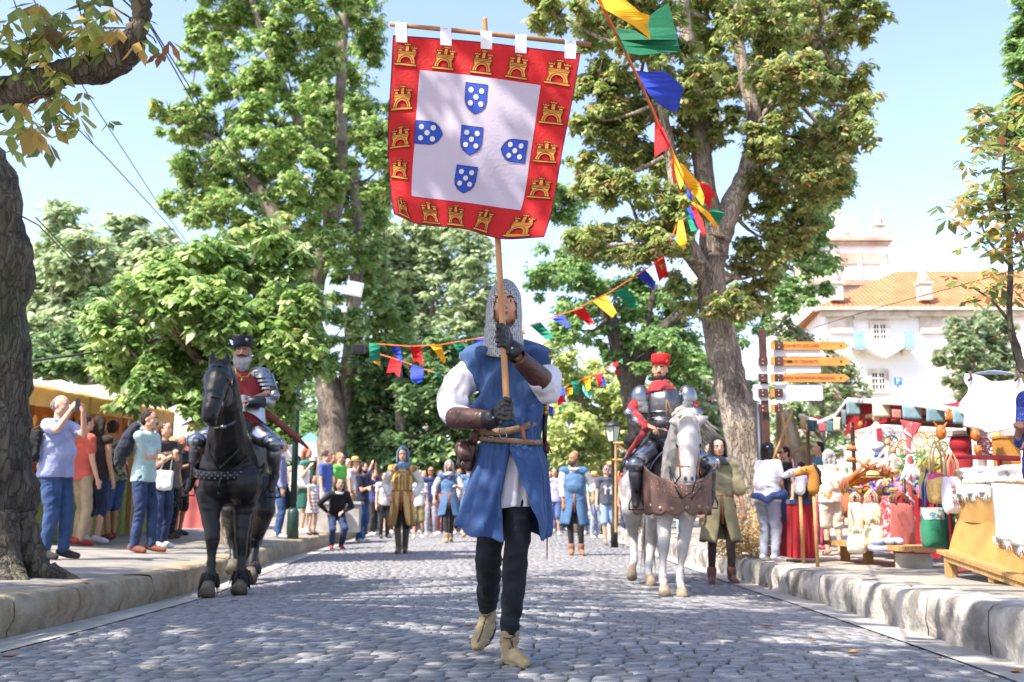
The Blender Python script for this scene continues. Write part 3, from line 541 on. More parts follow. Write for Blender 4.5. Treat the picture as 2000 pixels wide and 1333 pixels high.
def convent():
    Y = 60; A = P(1610, 602, Y); x0, ze = A.x, A.z; x1 = 46; g0 = .2
    t = thing('convent_building', 'long white two storey convent with orange tiled hipped roof', 'building', (x0, Y, g0))
    mb = MB(); mb.add([(x0, Y, g0), (x1, Y, g0), (x1, Y, ze), (x0, Y, ze), (x0 + 1.2, Y + 10, g0), (x0 + 1.2, Y + 10, ze)], [(0, 1, 2, 3), (4, 0, 3, 5)]); mb.box(((x0 + x1) / 2, Y - .12, 5.2), (x1 - x0, .2, .25)); obj('wall', mb, m_white, t, False)
    mb = MB(); zr = P(1780, 530, 66).z; xr = P(1752, 530, 66).x
    e = .6; a, b, c, d = (x0 - e, Y - e, ze), (x1, Y - e, ze), (x0 + 1.2 - e, Y + 12, ze), (x1, 72, ze)
    mb.add([a, b, (x1, 66, zr), (xr, 66, zr), c, d], [(0, 1, 2, 3), (4, 0, 3), (5, 4, 3, 2)]); obj('roof', mb, m_tile, t, False)
    mb = MB(); mb.box(((x0 + x1) / 2, Y - .35, ze - .12), (x1 - x0 + 1.2, .6, .2)); mb.box(((x0 + x1) / 2, Y - .2, ze - .4), (x1 - x0 + .6, .35, .3))
    for px in (1600, 1655): pass
    obj('cornice', mb, m_stone, t, False)
    for px, w in ((1640, 1.4), (1815, 1.3)): p = P(px, 600, Y); mb = MB(); mb.box((p.x, Y - .1, ze - 1), (w, .14, 1.1)); obj('pilaster', mb, m_stone, t, False)
    for px, py, s in ((1633, 596, 1.1), (1806, 596, 1.1)): mb = MB(); obelisk(mb, P(px, py - 8, Y - .1), s); obj('pinnacle', mb, m_stone, t, False)
    def win(px0, py0, px1, py1, nx, ny):
        a, b = P(px0, py0, Y), P(px1, py1, Y); c = (a + b) / 2; w, h = b.x - a.x, a.z - b.z
        mb = MB()
        for s in (-1, 1): mb.box((c.x + s * (w / 2 + .1), Y - .06, c.z), (.2, .16, h + .4)); mb.box((c.x, Y - .06, c.z + s * (h / 2 + .1)), (w, .16, .2))
        o = obj('window', mb, m_stone, t, False)
        mb = MB(); mb.box((c.x, Y - .02, c.z), (w, .03, h)); obj('pane', mb, m_glass, o, False)
        mb = MB()
        for i in range(nx + 1): mb.box((a.x + w * i / nx, Y - .07, c.z), (.08 if i in (0, nx // 2, nx) else .03, .06, h))
        for i in range(ny + 1): mb.box((c.x, Y - .068, b.z + h * i / ny), (w, .05, .07))
        obj('frame', mb, m_frame, o, False)
    win(1704, 634, 1731, 664, 4, 3); win(1701, 728, 1729, 762, 4, 3); win(1857, 745, 1881, 764, 4, 2); win(1857, 640, 1881, 664, 4, 3); win(1960, 640, 1986, 664, 4, 3); win(1960, 735, 1986, 764, 4, 3)
    c = P(1718, 618, Y); mb = MB(); mb.add([(c.x - 1.5, Y - .3, c.z), (c.x + 1.5, Y - .3, c.z), (c.x, Y - .3, c.z + .75), (c.x - 1.5, Y, c.z), (c.x + 1.5, Y, c.z), (c.x, Y, c.z + .75)], [(0, 1, 2), (0, 2, 5, 3), (1, 4, 5, 2), (0, 3, 4, 1)]); mb.box((c.x, Y - .18, c.z - .1), (3.2, .4, .18)); obj('pediment', mb, m_stone, t, False)
    c = P(1718, 668, Y); mb = MB(); b = P(1718, 700, Y)
    mb.add([(c.x - 1.1, Y - .9, c.z), (c.x + 1.1, Y - .9, c.z), (c.x + 1.1, Y - .9, b.z + .5), (c.x, Y - .9, b.z - .1), (c.x - 1.1, Y - .9, b.z + .5)] + [(c.x - 1.1, Y, c.z), (c.x + 1.1, Y, c.z), (c.x + 1.1, Y, b.z + .5), (c.x, Y, b.z - .1), (c.x - 1.1, Y, b.z + .5)], [(0, 1, 2, 3, 4), (0, 4, 9, 5), (1, 6, 7, 2), (2, 7, 8, 3), (3, 8, 9, 4)]); bo = obj('balcony', mb, m_white, t, False)
    for s in (-1, 1): mb = MB(); mb.box((c.x + s * 1.45, Y - .8, (c.z + b.z + .9) / 2), (.62, .06, 1.1)); obj('banner_cloth', mb, cloth('#8fb9cf'), bo, False)
    for s in (-1, 1): mb = MB(); mb.add([(c.x + s * 1.1, Y - .85, b.z + .55), (c.x + s * 1.8, Y - .85, b.z + .55), (c.x + s * 1.1, Y - .3, b.z + .1), (c.x + s * 1.8, Y - .3, b.z + .35), (c.x + s * 1.1, Y - .1, b.z + .55), (c.x + s * 1.8, Y - .1, b.z + .55)], [(0, 1, 3, 2), (2, 3, 5, 4), (0, 4, 5, 1)]); obj('bracket', mb, m_stone, bo, False)
convent()
def tower():
    Y = 82; t = thing('church_tower', 'white domed church tower with stained stone cornice behind the convent roof', 'tower', (P(1655, 600, Y).x, Y, .2))
    x0, x1 = P(1588, 480, Y).x, P(1731, 480, Y).x; zt = P(1650, 478, Y).z; cx = (x0 + x1) / 2; w = x1 - x0
    mb = MB(); mb.box((cx, Y + w / 2, zt / 2), (w, w, zt)); mb.box((cx - w * .35, Y + w / 2, zt * .36), (w * .9, w * .9, zt * .72)); obj('wall', mb, m_white, t, False)
    mb = MB()
    for z, e, h in ((zt + .1, .5, .35), (zt + .4, 1.0, .3), (zt - 1.2, .25, .9), (P(0, 553, Y).z, .7, .5), (P(0, 565, Y).z, .3, .4)): mb.box((cx, Y + w / 2, z), (w + e, w + e, h))
    obj('cornice', mb, m_stonepink, t, False)
    for u, a_ in ((.06, .6), (.94, .6), (.32, .28), (.62, .28)): mb = MB(); mb.box((x0 + w * u, Y - .1, P(0, 530, Y).z), (a_, .2, 3.2)); obj('pilaster', mb, m_stone, t, False)
    c = P(1647, 463, Y); r = w * .36; mb = MB()
    mb.tube([(cx, Y + w / 2, zt + .5), (cx, Y + w / 2, zt + 1.1)], [r * 1.04, r * 1.04], 24)
    rings = [[(cx + r * math.cos(th) * math.cos(a), Y + w / 2 + r * math.cos(th) * math.sin(a), zt + 1.1 + r * 1.0 * math.sin(th)) for a in [2 * math.pi * k / 32 for k in range(32)]] for th in [R(i * 9) for i in range(10)]]
    mb.loft(rings); obj('dome', mb, m_white, t)
    mb = MB(); top = Vector((cx, Y + w / 2, zt + 1 + r)); mb.tube([top, top + Vector((0, 0, .6)), top + Vector((0, 0, .7)), top + Vector((0, 0, 2.2))], [.5, .45, .3, .05], 10); obj('finial', mb, m_stone, t)
    for u, v, s in ((.06, 0, 1.3), (.94, 0, 1.3), (.94, 1, 1.1), (.5, 0, .6)): mb = MB(); obelisk(mb, Vector((x0 + w * u, Y + .5 + v * (w - 1), zt + .5)), s); obj('pinnacle', mb, m_stone, t, False)
    # carved portal wing on the left
    mb = MB(); a = P(1560, 560, Y); mb.box((a.x + 1.4, Y + 6, a.z / 2), (4.4, 4, a.z)); wg = obj('wing', mb, m_white, t, False)
tower()
def textmesh(s, size, ext=.002):
    cu = bpy.data.curves.new('text', 'FONT'); cu.body = s; cu.size = size; cu.extrude = ext; cu.align_x = 'LEFT'; cu.align_y = 'CENTER'
    o = bpy.data.objects.new('t', cu); C.objects.link(o); dg = bpy.context.evaluated_depsgraph_get(); me = bpy.data.meshes.new_from_object(o.evaluated_get(dg)); bpy.data.objects.remove(o); return me
def put_text(name, s, loc, width, height, m, parent, ext=.002, ry=0):
    me = textmesh(s, 1, ext / height); v = np.empty(len(me.vertices) * 3); me.vertices.foreach_get('co', v); v = v.reshape(-1, 3)
    w = v[:, 0].max() - v[:, 0].min(); h = v[:, 1].max() - v[:, 1].min(); v[:, 0] = (v[:, 0] - v[:, 0].min()) * width / w; v[:, 1] = (v[:, 1] - (v[:, 1].max() + v[:, 1].min()) / 2) * height / h
    c, s_ = math.cos(ry), math.sin(ry)
    out = np.stack([loc[0] + v[:, 0] * c, loc[1] + v[:, 0] * s_ - v[:, 2] * height, loc[2] + v[:, 1]], 1); me.vertices.foreach_set('co', out.ravel()); me.materials.clear(); me.materials.append(m); me.update(); return link(name, me, parent)
# parking sign
def parking():
    Y = 44; c = P(1754, 745, Y); t = thing('parking_sign', 'blue square parking sign with a white letter P before the convent', 'sign', (c.x, Y, .2))
    s = 15 / 2000 * Y; mb = MB(); mb.box((c.x, Y, c.z), (s, .03, s)); sg = obj('sign_plate', mb, mat('sign_blue', '#1c74c8', .4), t, False)
    put_text('letter', 'P', (c.x - s * .2, Y - .02, c.z), s * .45, s * .7, mat('white_paint', '#e8e8e8', .5), sg)
    mb = MB(); mb.tube([(c.x, Y + .05, .1), (c.x, Y + .05, c.z + s / 2)], .035, 8); obj('pole', mb, mat('galvanised', '#8b8d8f', .5, metal=.6), t)
parking()
# signpost
def signpost():
    Y = 13.6; b = P(1505, 1075, Y); t = thing('signpost', 'brown metal post with three orange arrow boards and blank white panels', 'signpost', (b.x, Y, GZ(b.x, Y)))
    mb_ = mat('brown_metal', '#4a2a22', .5, var=.2, bump=.1); mo = mat('orange_board', '#c27a32', .6, scale=3, col2='#d48f45', stretch=(1, 6, 6), bump=.15); mw = mat('panel_white', '#c9c9cd', .5, var=.04); k = Y / F
    mb = MB(); top = P(1504.5, 646, Y).z; mb.box((b.x, Y, (t.location.z + top) / 2 - .05), (.085, .085, top - t.location.z + .1)); obj('post', mb, mb_, t, False)
    bolt = mat('bolt_steel', '#c9c4bd', .35, metal=.8)
    txt = ['CONVENTO DOS LOIOS', 'FEIRA DO CONVENTO', 'VISITA PATRIMONIO RELIGIOSO']; tw = [69, 68, 100]; mt = mat('sign_lettering', '#6d3d1c', .7)
    for i, py in enumerate((675.5, 706.5, 738.5)):
        y0 = Y - .07; a = P(1527, py, y0); e = P(1649, py, y0); tip = P(1660, py, y0); h = 8 * k; mb = MB()
        mb.poly([(a.x, y0, a.z - h), (e.x, y0, a.z - h), (tip.x, y0, a.z), (e.x, y0, a.z + h), (a.x, y0, a.z + h)], .022, (0, 1, 0)); o = obj('arrow_board', mb, mo, t, False)
        put_text('lettering', txt[i], (P(1531, py, y0).x, y0 - .002, a.z), tw[i] * k, 6.0 * k, mt, o)
        sq = P(1642.5, py, y0); mb = MB(); mb.box((sq.x, y0 - .002, sq.z), (.025, .006, .025)); obj('pictogram', mb, mt if i != 1 else mat('dark_mark', '#1c130e', .8), o, False)
        if i == 1: q = P(1543, py, y0); mb = MB(); mb.box((q.x, y0 - .004, q.z), (.06, .004, .03)); obj('smudge', mb, mat('dark_mark', '#1c130e', .8), o, False)
    for i, py in enumerate((675.5, 706.5, 738.5, 768, 798)):
        for s in (1, -1):
            if s < 0 and i == 0: continue
            y0 = Y - .075; c = P(1505 + s * 14.5, py, y0); mb = MB(); mb.box((c.x, y0, c.z), (18 * k, .03, 16 * k)); o = obj('clamp_plate', mb, mb_, t, False); mb = MB()
            for u in (-4, 4): mb.ell((c.x + s * 1 * k, y0 - .016, c.z + u * k), (.008, .004, .008), 8, 5)
            obj('bolt', mb, bolt, o)
        c = P(1509, py, Y - .09); mb = MB(); mb.box(c, (7 * k, .04, 16 * k)); obj('end_board', mb, mo, t, False)
    for x0, x1, y0_, y1_ in ((1510, 1603, 683, 697), (1510, 1603, 714, 729), (1512, 1607, 752, 783), (1455, 1500, 709, 743), (1470, 1502, 751, 783)):
        a, c = P(x0, y0_, Y - .035), P(x1, y1_, Y - .035); mb = MB(); n = []
        r = .03
        for cx, cz, s0 in ((c.x - r, a.z - r, 0), (a.x + r, a.z - r, 1), (a.x + r, c.z + r, 2), (c.x - r, c.z + r, 3)):
            for j in range(4): th = R(90 * s0 + 30 * j); n.append((cx + r * math.cos(th), Y - .048, cz + r * math.sin(th)))
        mb.poly(n, .012, (0, 1, 0)); obj('blank_panel', mb, mw, t, False)
    mb = MB(); q = P(1492, 1070, Y + .4); mb.tube([(q.x, Y + .4, t.location.z), (q.x, Y + .4, P(1492, 790, Y + .4).z)], .045, 10)
    tag(obj('metal_pole', mb, mat('navy_metal', '#1b2230', .5)), 'dark navy pole standing just left behind the signpost', 'pole')
signpost()
# lamp column left, lantern right, floodlights
def lamps():
    Y = 20; b = P(571, 1050, Y); t = thing('lamp_column', 'tall dark green fluted lamp column right of the black horse', 'lamp post', (b.x, Y, GZ(b.x, Y))); mg = mat('green_iron', '#22413a', .5, var=.2)
    mb = MB(); z0 = t.location.z; zt = P(571, 560, Y).z
    for i in range(3): mb.tube([(b.x + (i - 1) * .035, Y - .02 * (i == 1), z0), (b.x + (i - 1) * .035, Y - .02 * (i == 1), zt)], .028, 8)
    obj('column', mb, mg, t); mb = MB(); mb.tube([(b.x, Y, z0 - .05), (b.x, Y, z0 + .5), (b.x, Y, z0 + .6)], [.12, .11, .07], 12); mb.tube([(b.x, Y, P(0, 860, Y).z), (b.x, Y, P(0, 854, Y).z)], [.075, .075], 10); obj('collar', mb, mg, t)
    Y = 22; b = P(1200, 1050, Y); t = thing('street_lantern', 'black post lantern with glass panes left of the white horse rider', 'lantern', (b.x, Y, GZ(b.x, Y))); mk = mat('black_iron', '#1d2422', .5, var=.2)
    z0 = t.location.z; zg = P(0, 862, Y).z; zt = P(0, 834, Y).z
    mb = MB(); mb.tube([(b.x, Y, z0), (b.x, Y, z0 + .5), (b.x, Y, z0 + .55), (b.x, Y, zg - .03), (b.x, Y, zg)], [.08, .07, .045, .04, .07], 10); obj('post', mb, mk, t)
    mb = MB(); mb.tube([(b.x, Y, zg), (b.x, Y, zt)], [.10, .16], 4); obj('glass_pane', mb, mat('lantern_glass', '#b9c4b4', .15, var=.05), t, False)
    mb = MB()
    for k in range(4):
        a = math.pi / 2 * k; mb.tube([(b.x + .10 * math.cos(a), Y + .10 * math.sin(a), zg), (b.x + .165 * math.cos(a), Y + .165 * math.sin(a), zt)], .012, 5)
    mb.tube([(b.x, Y, zt), (b.x, Y, zt + .03), (b.x, Y, zt + .12), (b.x, Y, zt + .13), (b.x, Y, zt + .2)], [.2, .2, .06, .03, .01], 8); obj('roof', mb, mk, t)
    # timber bracket beside the lantern
    mb = MB(); Y = 21.6; mb.tube([P(1198, 866, Y), P(1235, 866, Y)], .03, 4); mb.tube([P(1203, 866, Y), P(1203, 1040, Y)], .03, 4); mb.tube([P(1205, 868, Y), P(1228, 888, Y)], .02, 4); mb.tube([P(1196, 899, Y), P(1216, 899, Y)], .03, 4)
    tag(obj('timber_stand', mb, m_wood, None, False), 'pale timber stand strapped to the black lantern post', 'stand')
    ml = mat('lamp_housing', '#b9bdc2', .5, var=.05); mk = mat('dark_housing', '#2a2d30', .6)
    for nm, lb, px, py, w, h, m, rz, Y in (('floodlight', 'white square floodlight high on the ivy covered trunk left of the banner', 693, 565, 32, 28, ml, .2, 23.3), ('floodlight', 'small white box light under the big floodlight', 673, 605, 10, 12, ml, 0, 23.6), ('loudspeaker', 'small dark loudspeaker box hanging left of the green pennant', 700, 682, 26, 17, mk, 0, 20.2)):
        c = P(px, py, Y); k = Y / F; t = thing(nm, lb, 'light' if m is ml else 'speaker', tuple(c)); M = Matrix.Rotation(rz, 3, 'Y')
        mb = MB(); mb.box(c, (w * k, .12, h * k), M=M); obj('housing', mb, m, t, False)
        mb = MB(); mb.box(c - Vector((0, .065, 0)), (w * k * .84, .01, h * k * .8), M=M); obj('face', mb, mat('light_face', '#d6dade', .2, var=.02) if m is ml else mat('grille', '#17191b', .9), t, False)
        mb = MB(); mb.tube([c + Vector((0, .05, h * k * .4)), c + Vector((0, .25, h * k * .7))], .015, 6); obj('bracket', mb, mk, t)
lamps()
# overhead cables
def cables():
    mk = mat('cable_rubber', '#3a3d40', .6)
    for lb, pts, r in (('upper of the two dark cables running down from the crooked branch', [(230, -10, 7), (295, 50, 8), (420, 250, 12), (520, 420, 19)], .007), ('lower dark cable running down from the crooked branch', [(245, -10, 7), (298, 60, 8), (400, 240, 12), (500, 400, 18)], .007),
                       ('thin cable crossing the sky from the upper left to the chestnut', [(60, -10, 9), (180, 200, 11), (310, 400, 15), (400, 520, 21)], .006), ('thin cable crossing the sky below the crooked branch', [(90, 190, 8), (210, 310, 10), (320, 430, 14), (380, 500, 20)], .006),
                       ('pair of lines slanting from the thick trunk over the left stall', [(0, 400, 7.5), (75, 440, 9.5), (200, 570, 13), (330, 690, 19)], .007), ('cable slanting down beside the pair from the thick trunk', [(70, 425, 9), (160, 520, 12), (300, 640, 17)], .006),
                       ('grey rope holding the left stall canopy', [(60, 706, 13), (190, 688, 16), (360, 676, 21)], .016), ('thin brown cable in front of the convent roof', [(1590, 640, 22), (1720, 600, 16), (1850, 565, 12), (2010, 520, 9)], .007), ('grey wire leading to the dark loudspeaker', [(560, 690, 19), (640, 694, 20), (690, 677, 20.2)], .006)):
        mb = MB(); mb.tube([P(*p) for p in pts], r, 5); tag(obj('cable', mb, mk), lb, 'cable')
cables()
# ---------------------------------------------------------------- bunting
BC = dict(g='#138a68', b='#2c46b8', r='#d8141c', y='#efb71e', G='#0c6e4c', o='#e8682a', c='#5fd0c4')
def bunting(label, cord, flags, cat='bunting'):
    a = P(*cord[0]); t = thing('bunting', label, cat, tuple(a)); mb = MB()
    pts = [P(*c) for c in cord]; mb.tube(pts, .009, 5); obj('cord', mb, mat('orange_cord', '#e0703a', .8), t)
    for i, (col, q, Y) in enumerate(flags):      # q = outline in photo pixels, first two points on the cord
        k = 8; mb = MB(); A, B_ = Vector((q[0][0], q[0][1], 0)), Vector((q[1][0], q[1][1], 0)); rest = q[2:]
        c = Vector((sum(x for x, _ in q) / len(q), sum(y for _, y in q) / len(q), 0)); pts = []
        n = len(q)
        for j in range(n):
            for s in range(4): pts.append(((q[j][0] * (4 - s) + q[(j + 1) % n][0] * s) / 4, (q[j][1] * (4 - s) + q[(j + 1) % n][1] * s) / 4))
        tri = tessellate_polygon([[Vector((x, y, 0)) for x, y in pts]]); L = max(abs(x - c.x) + abs(y - c.y) for x, y in pts)
        def pos(x, y): d = min((y - min(q[0][1], q[1][1])) / 60, 2); return P(x, y, Y + Y * .02 * math.sin(x / L * 2.2 + y / L * 1.4 + i) * min(1, max(d, 0) + .1))
        V = [pos(x, y) for x, y in pts]; V2 = [v + Vector((0, .004, 0)) for v in V]; m_ = len(V)
        mb.add(V + V2, list(tri) + [tuple(z + m_ for z in f[::-1]) for f in tri] + [(z, (z + 1) % m_, m_ + (z + 1) % m_, m_ + z) for z in range(m_)])
        obj('pennant', mb, mat('pennant_' + col, BC[col], .7, var=.08, bump=.15, trans=.3), t, False)
bunting('big bright pennants on an orange cord at the top right of the banner', [(1150, -40, 4.6), (1200, 60, 5.0), (1245, 150, 5.6), (1272, 210, 6.4), (1305, 290, 7.8), (1345, 370, 10), (1362, 400, 12), (1350, 400, 14.2)], [
    ('y', [(1160, -5), (1176, 15), (1205, 32), (1240, 52), (1271, 78), (1268, 61), (1256, 45), (1266, 55), (1269, 30), (1250, 24), (1210, -10)], 4.8), ('G', [(1199, 54), (1222, 103), (1250, 108), (1329, 101), (1318, 55), (1306, 6), (1285, 18), (1268, 32), (1264, 54), (1271, 78), (1240, 60)], 5.05),
    ('b', [(1242, 138), (1266, 183), (1285, 202), (1312, 219), (1324, 216), (1336, 172), (1300, 139), (1265, 141)], 5.8), ('r', [(1275, 208), (1311, 285), (1279, 307), (1278, 275), (1279, 240)], 7),
    ('o', [(1310, 310), (1316, 312), (1322, 358), (1315, 360)], 8.2), ('y', [(1311, 285), (1326, 320), (1335, 342), (1335, 360), (1329, 371), (1320, 340), (1316, 312)], 8), ('y', [(1328, 318), (1335, 322), (1365, 358), (1376, 385), (1373, 403), (1350, 372), (1334, 346)], 9), ('r', [(1364, 355), (1385, 362), (1400, 385), (1390, 387), (1387, 415), (1375, 392)], 9.6),
    ('b', [(1343, 366), (1350, 380), (1353, 395), (1341, 383)], 10), ('g', [(1354, 383), (1370, 400), (1417, 417), (1404, 437), (1380, 420)], 10.5), ('y', [(1350, 397), (1356, 395), (1385, 415), (1404, 443), (1399, 446), (1375, 420)], 10.2), ('r', [(1349, 404), (1356, 402), (1372, 430), (1378, 457), (1374, 463), (1362, 440)], 11), ('b', [(1341, 408), (1349, 404), (1368, 450), (1362, 447)], 11.1), ('g', [(1336, 408), (1342, 408), (1362, 450), (1350, 453)], 11.2)])
bunting('middle string of pennants rising behind the banner carrier to the leaning chestnut', [(735, 672, 20), (800, 677, 19.4), (860, 674, 19), (930, 662, 18), (990, 650, 17.4), (1050, 630, 16.6), (1120, 607, 15.8), (1190, 572, 15), (1240, 540, 14.4), (1300, 500, 14), (1335, 400, 14)], [
    ('g', [(721, 670), (741, 672), (744, 706), (722, 706)], 20), ('b', [(762, 677), (782, 678), (785, 709), (775, 700)], 19.7), ('r', [(800, 677), (822, 676), (827, 716), (815, 705), (808, 708)], 19.3), ('y', [(840, 675), (862, 673), (871, 706), (867, 711)], 19), ('g', [(884, 671), (904, 670), (906, 690), (900, 697)], 18.6), ('b', [(925, 664), (952, 657), (950, 672), (930, 672)], 18), ('y', [(1018, 645), (1022, 644), (1028, 655), (1020, 652)], 17),
    ('g', [(1035, 636), (1056, 630), (1083, 660), (1066, 663)], 16.5), ('b', [(1077, 623), (1101, 616), (1119, 645), (1108, 640)], 16), ('r', [(1118, 609), (1142, 600), (1163, 637), (1155, 632), (1152, 637)], 15.7), ('y', [(1158, 589), (1184, 577), (1208, 615), (1203, 612), (1196, 621)], 15.2), ('g', [(1200, 569), (1222, 562), (1240, 580), (1247, 597), (1237, 604), (1226, 600)], 14.8), ('b', [(1238, 536), (1258, 526), (1268, 535), (1280, 552), (1278, 568), (1262, 555)], 14.4), ('r', [(1276, 510), (1296, 496), (1307, 543), (1297, 541), (1288, 551)], 14.2), ('y', [(1325, 430), (1333, 430), (1342, 470), (1336, 490), (1320, 470)], 13.9)])
bunting('short low string of pennants left of the banner carrier, below the middle one', [(735, 690, 21), (785, 706, 20.6), (845, 727, 20), (880, 738, 19.6)], [('y', [(728, 705), (743, 706), (742, 715), (732, 710)], 21), ('r', [(764, 694), (784, 710), (780, 737), (771, 727), (755, 729)], 20.7), ('b', [(804, 712), (828, 720), (826, 744), (812, 751), (801, 738)], 20.2), ('g', [(847, 726), (876, 732), (872, 744), (865, 750)], 19.8)])
bunting('low string of pennants right of the banner carrier above the yellow bush', [(1070, 790, 22), (1110, 752, 22.5), (1150, 737, 23), (1190, 718, 23.6), (1215, 705, 24)], [('y', [(1107, 760), (1119, 757), (1118, 770), (1108, 774)], 22.4), ('g', [(1115, 745), (1130, 744), (1132, 771), (1122, 772)], 22.6), ('y', [(1140, 737), (1153, 734), (1153, 760), (1146, 766)], 22.9), ('c', [(1138, 750), (1143, 764), (1156, 764), (1157, 772), (1145, 775), (1138, 762)], 23), ('r', [(1162, 733), (1175, 728), (1176, 750), (1170, 758)], 23.2), ('b', [(1175, 729), (1183, 745), (1184, 752), (1174, 755)], 23.3), ('r', [(1195, 711), (1206, 706), (1207, 715), (1198, 718)], 23.8), ('r', [(1200, 723), (1208, 722), (1210, 731), (1202, 733)], 23.8), ('g', [(1208, 706), (1216, 700), (1216, 712)], 24)])
bunting('scraps of red, blue and green pennants beside the banner carrier\'s sword elbow', [(1060, 755, 20), (1085, 775, 20), (1110, 770, 20)], [('b', [(1096, 758), (1102, 756), (1104, 775), (1094, 772)], 20), ('r', [(1088, 778), (1098, 770), (1107, 786), (1100, 786), (1090, 795)], 20), ('b', [(1070, 790), (1081, 796), (1080, 814), (1072, 812)], 20), ('g', [(1092, 795), (1100, 796), (1098, 802), (1091, 802)], 20)])
# ================================================================ THE BANNER CARRIER
m_skin = mat('skin', '#c08e72', .55, scale=12, var=.08, bump=.08, bscale=120)
m_skin.node_tree.nodes['Principled BSDF'].inputs['Subsurface Weight'].default_value = .08
m_black_leather = mat('black_leather', '#17181b', .42, scale=14, var=.3, bump=.35, bscale=60)
m_brown_leather = mat('brown_leather', '#3a211b', .38, scale=7, col2='#55342a', bump=.3, bscale=70)
m_belt = mat('belt_leather', '#6e5138', .6, scale=14, col2='#8a6a4c', bump=.3, bscale=80)
m_steel = mat('steel', '#9a9ca0', .3, metal=.9, scale=8, var=.15, bump=.08)
m_brass = mat('brass', '#b08a3c', .35, metal=.9)
def tunic_mat():
    m = mat('blue_linen', '#223c68', .88, scale=5, col2='#31517f', bump=.35, bscale=26, sheen=.1, contrast=(.3, .7))
    n = m.node_tree.nodes; l = m.node_tree.links; b = n['Principled BSDF']
    wv = n.new('ShaderNodeTexNoise'); wv.inputs['Scale'].default_value = 14; wv.inputs['Detail'].default_value = 3; mp = n.new('ShaderNodeMapping'); mp.inputs['Scale'].default_value = (1, 1, .16)
    tc = n.new('ShaderNodeTexCoord'); l.new(tc.outputs['Object'], mp.inputs[0]); l.new(mp.outputs[0], wv.inputs[0])
    bp = n.new('ShaderNodeBump'); bp.inputs['Strength'].default_value = .55; bp.inputs['Distance'].default_value = .05
    l.new(wv.outputs[0], bp.inputs['Height']); l.new(b.inputs['Normal'].links[0].from_socket, bp.inputs['Normal']); l.new(bp.outputs[0], b.inputs['Normal']); return m
m_tunic = tunic_mat()
m_shirt = mat('white_linen', '#cfcbd2', .85, scale=5, var=.05, bump=.5, bscale=18, sheen=.1)
m_trouser = mat('navy_cotton', '#10151f', .85, scale=8, var=.25, bump=.35, bscale=30)
m_suede = mat('tan_suede', '#8f7c5a', .9, scale=10, col2='#ad9a76', bump=.4, bscale=60)
def mail_mat():
    m = bpy.data.materials.new('chainmail'); m.use_nodes = True; n = m.node_tree.nodes; l = m.node_tree.links; b = n['Principled BSDF']
    b.inputs['Metallic'].default_value = .75; b.inputs['Roughness'].default_value = .38
    tc = n.new('ShaderNodeTexCoord'); vo = n.new('ShaderNodeTexVoronoi'); vo.inputs['Scale'].default_value = 100; vo.inputs['Randomness'].default_value = .35
    l.new(tc.outputs['Object'], vo.inputs['Vector']); cr = n.new('ShaderNodeValToRGB'); l.new(vo.outputs['Distance'], cr.inputs[0])
    e = cr.color_ramp.elements; e[0].position = .25; e[0].color = (.02, .02, .022, 1); e[1].position = .5; e[1].color = (.52, .5, .48, 1); x = e.new(.8); x.color = (.2, .2, .2, 1)
    l.new(cr.outputs[0], b.inputs['Base Color']); bp = n.new('ShaderNodeBump'); bp.inputs['Strength'].default_value = .9; bp.inputs['Distance'].default_value = .006; l.new(cr.outputs[0], bp.inputs['Height']); l.new(bp.outputs[0], b.inputs['Normal']); return m
m_mail = mail_mat()
def face_parts(t, c, r, fwd, right, skin, brows='#1c1512', eye=True, lips='#a35b52', beard=None):
    """eyes, brows and lips on a head at c whose half height is r"""
    up = Vector((0, 0, 1)); k = r / .118
    for s in (-1, 1):
        q = c + right * (.031 * k * s) + fwd * (.083 * k) + up * (.012 * k)
        e = MB(); e.ell(q, (right * .0135 * k, fwd * .0075 * k, up * .0065 * k), 10, 6); o = obj('eye', e, mat('eye_white', '#c9c0b8', .3, bump=0), t)
        e = MB(); e.ell(q + fwd * .004 * k, (right * .0062 * k, fwd * .0045 * k, up * .0062 * k), 10, 6); obj('iris', e, mat('dark_iris', '#1a0f0a', .2, bump=0), o)
        e = MB(); e.tube([c + right * (s * x * k) + fwd * (d * k) + up * (z * k) for x, z, d in ((.012, .029, .094), (.03, .036, .091), (.048, .028, .078))], [.0045 * k, .0055 * k, .003 * k], 6); obj('eyebrow', e, mat('hair_' + brows.strip('#'), brows, .8), t)
    e = MB(); e.ell(c + fwd * .090 * k - up * .048 * k, (right * .021 * k, fwd * .008 * k, up * .0045 * k), 10, 6); e.ell(c + fwd * .088 * k - up * .055 * k, (right * .017 * k, fwd * .008 * k, up * .0055 * k), 10, 6); obj('lips', e, mat('lips_' + lips.strip('#'), lips, .45, bump=0), t)
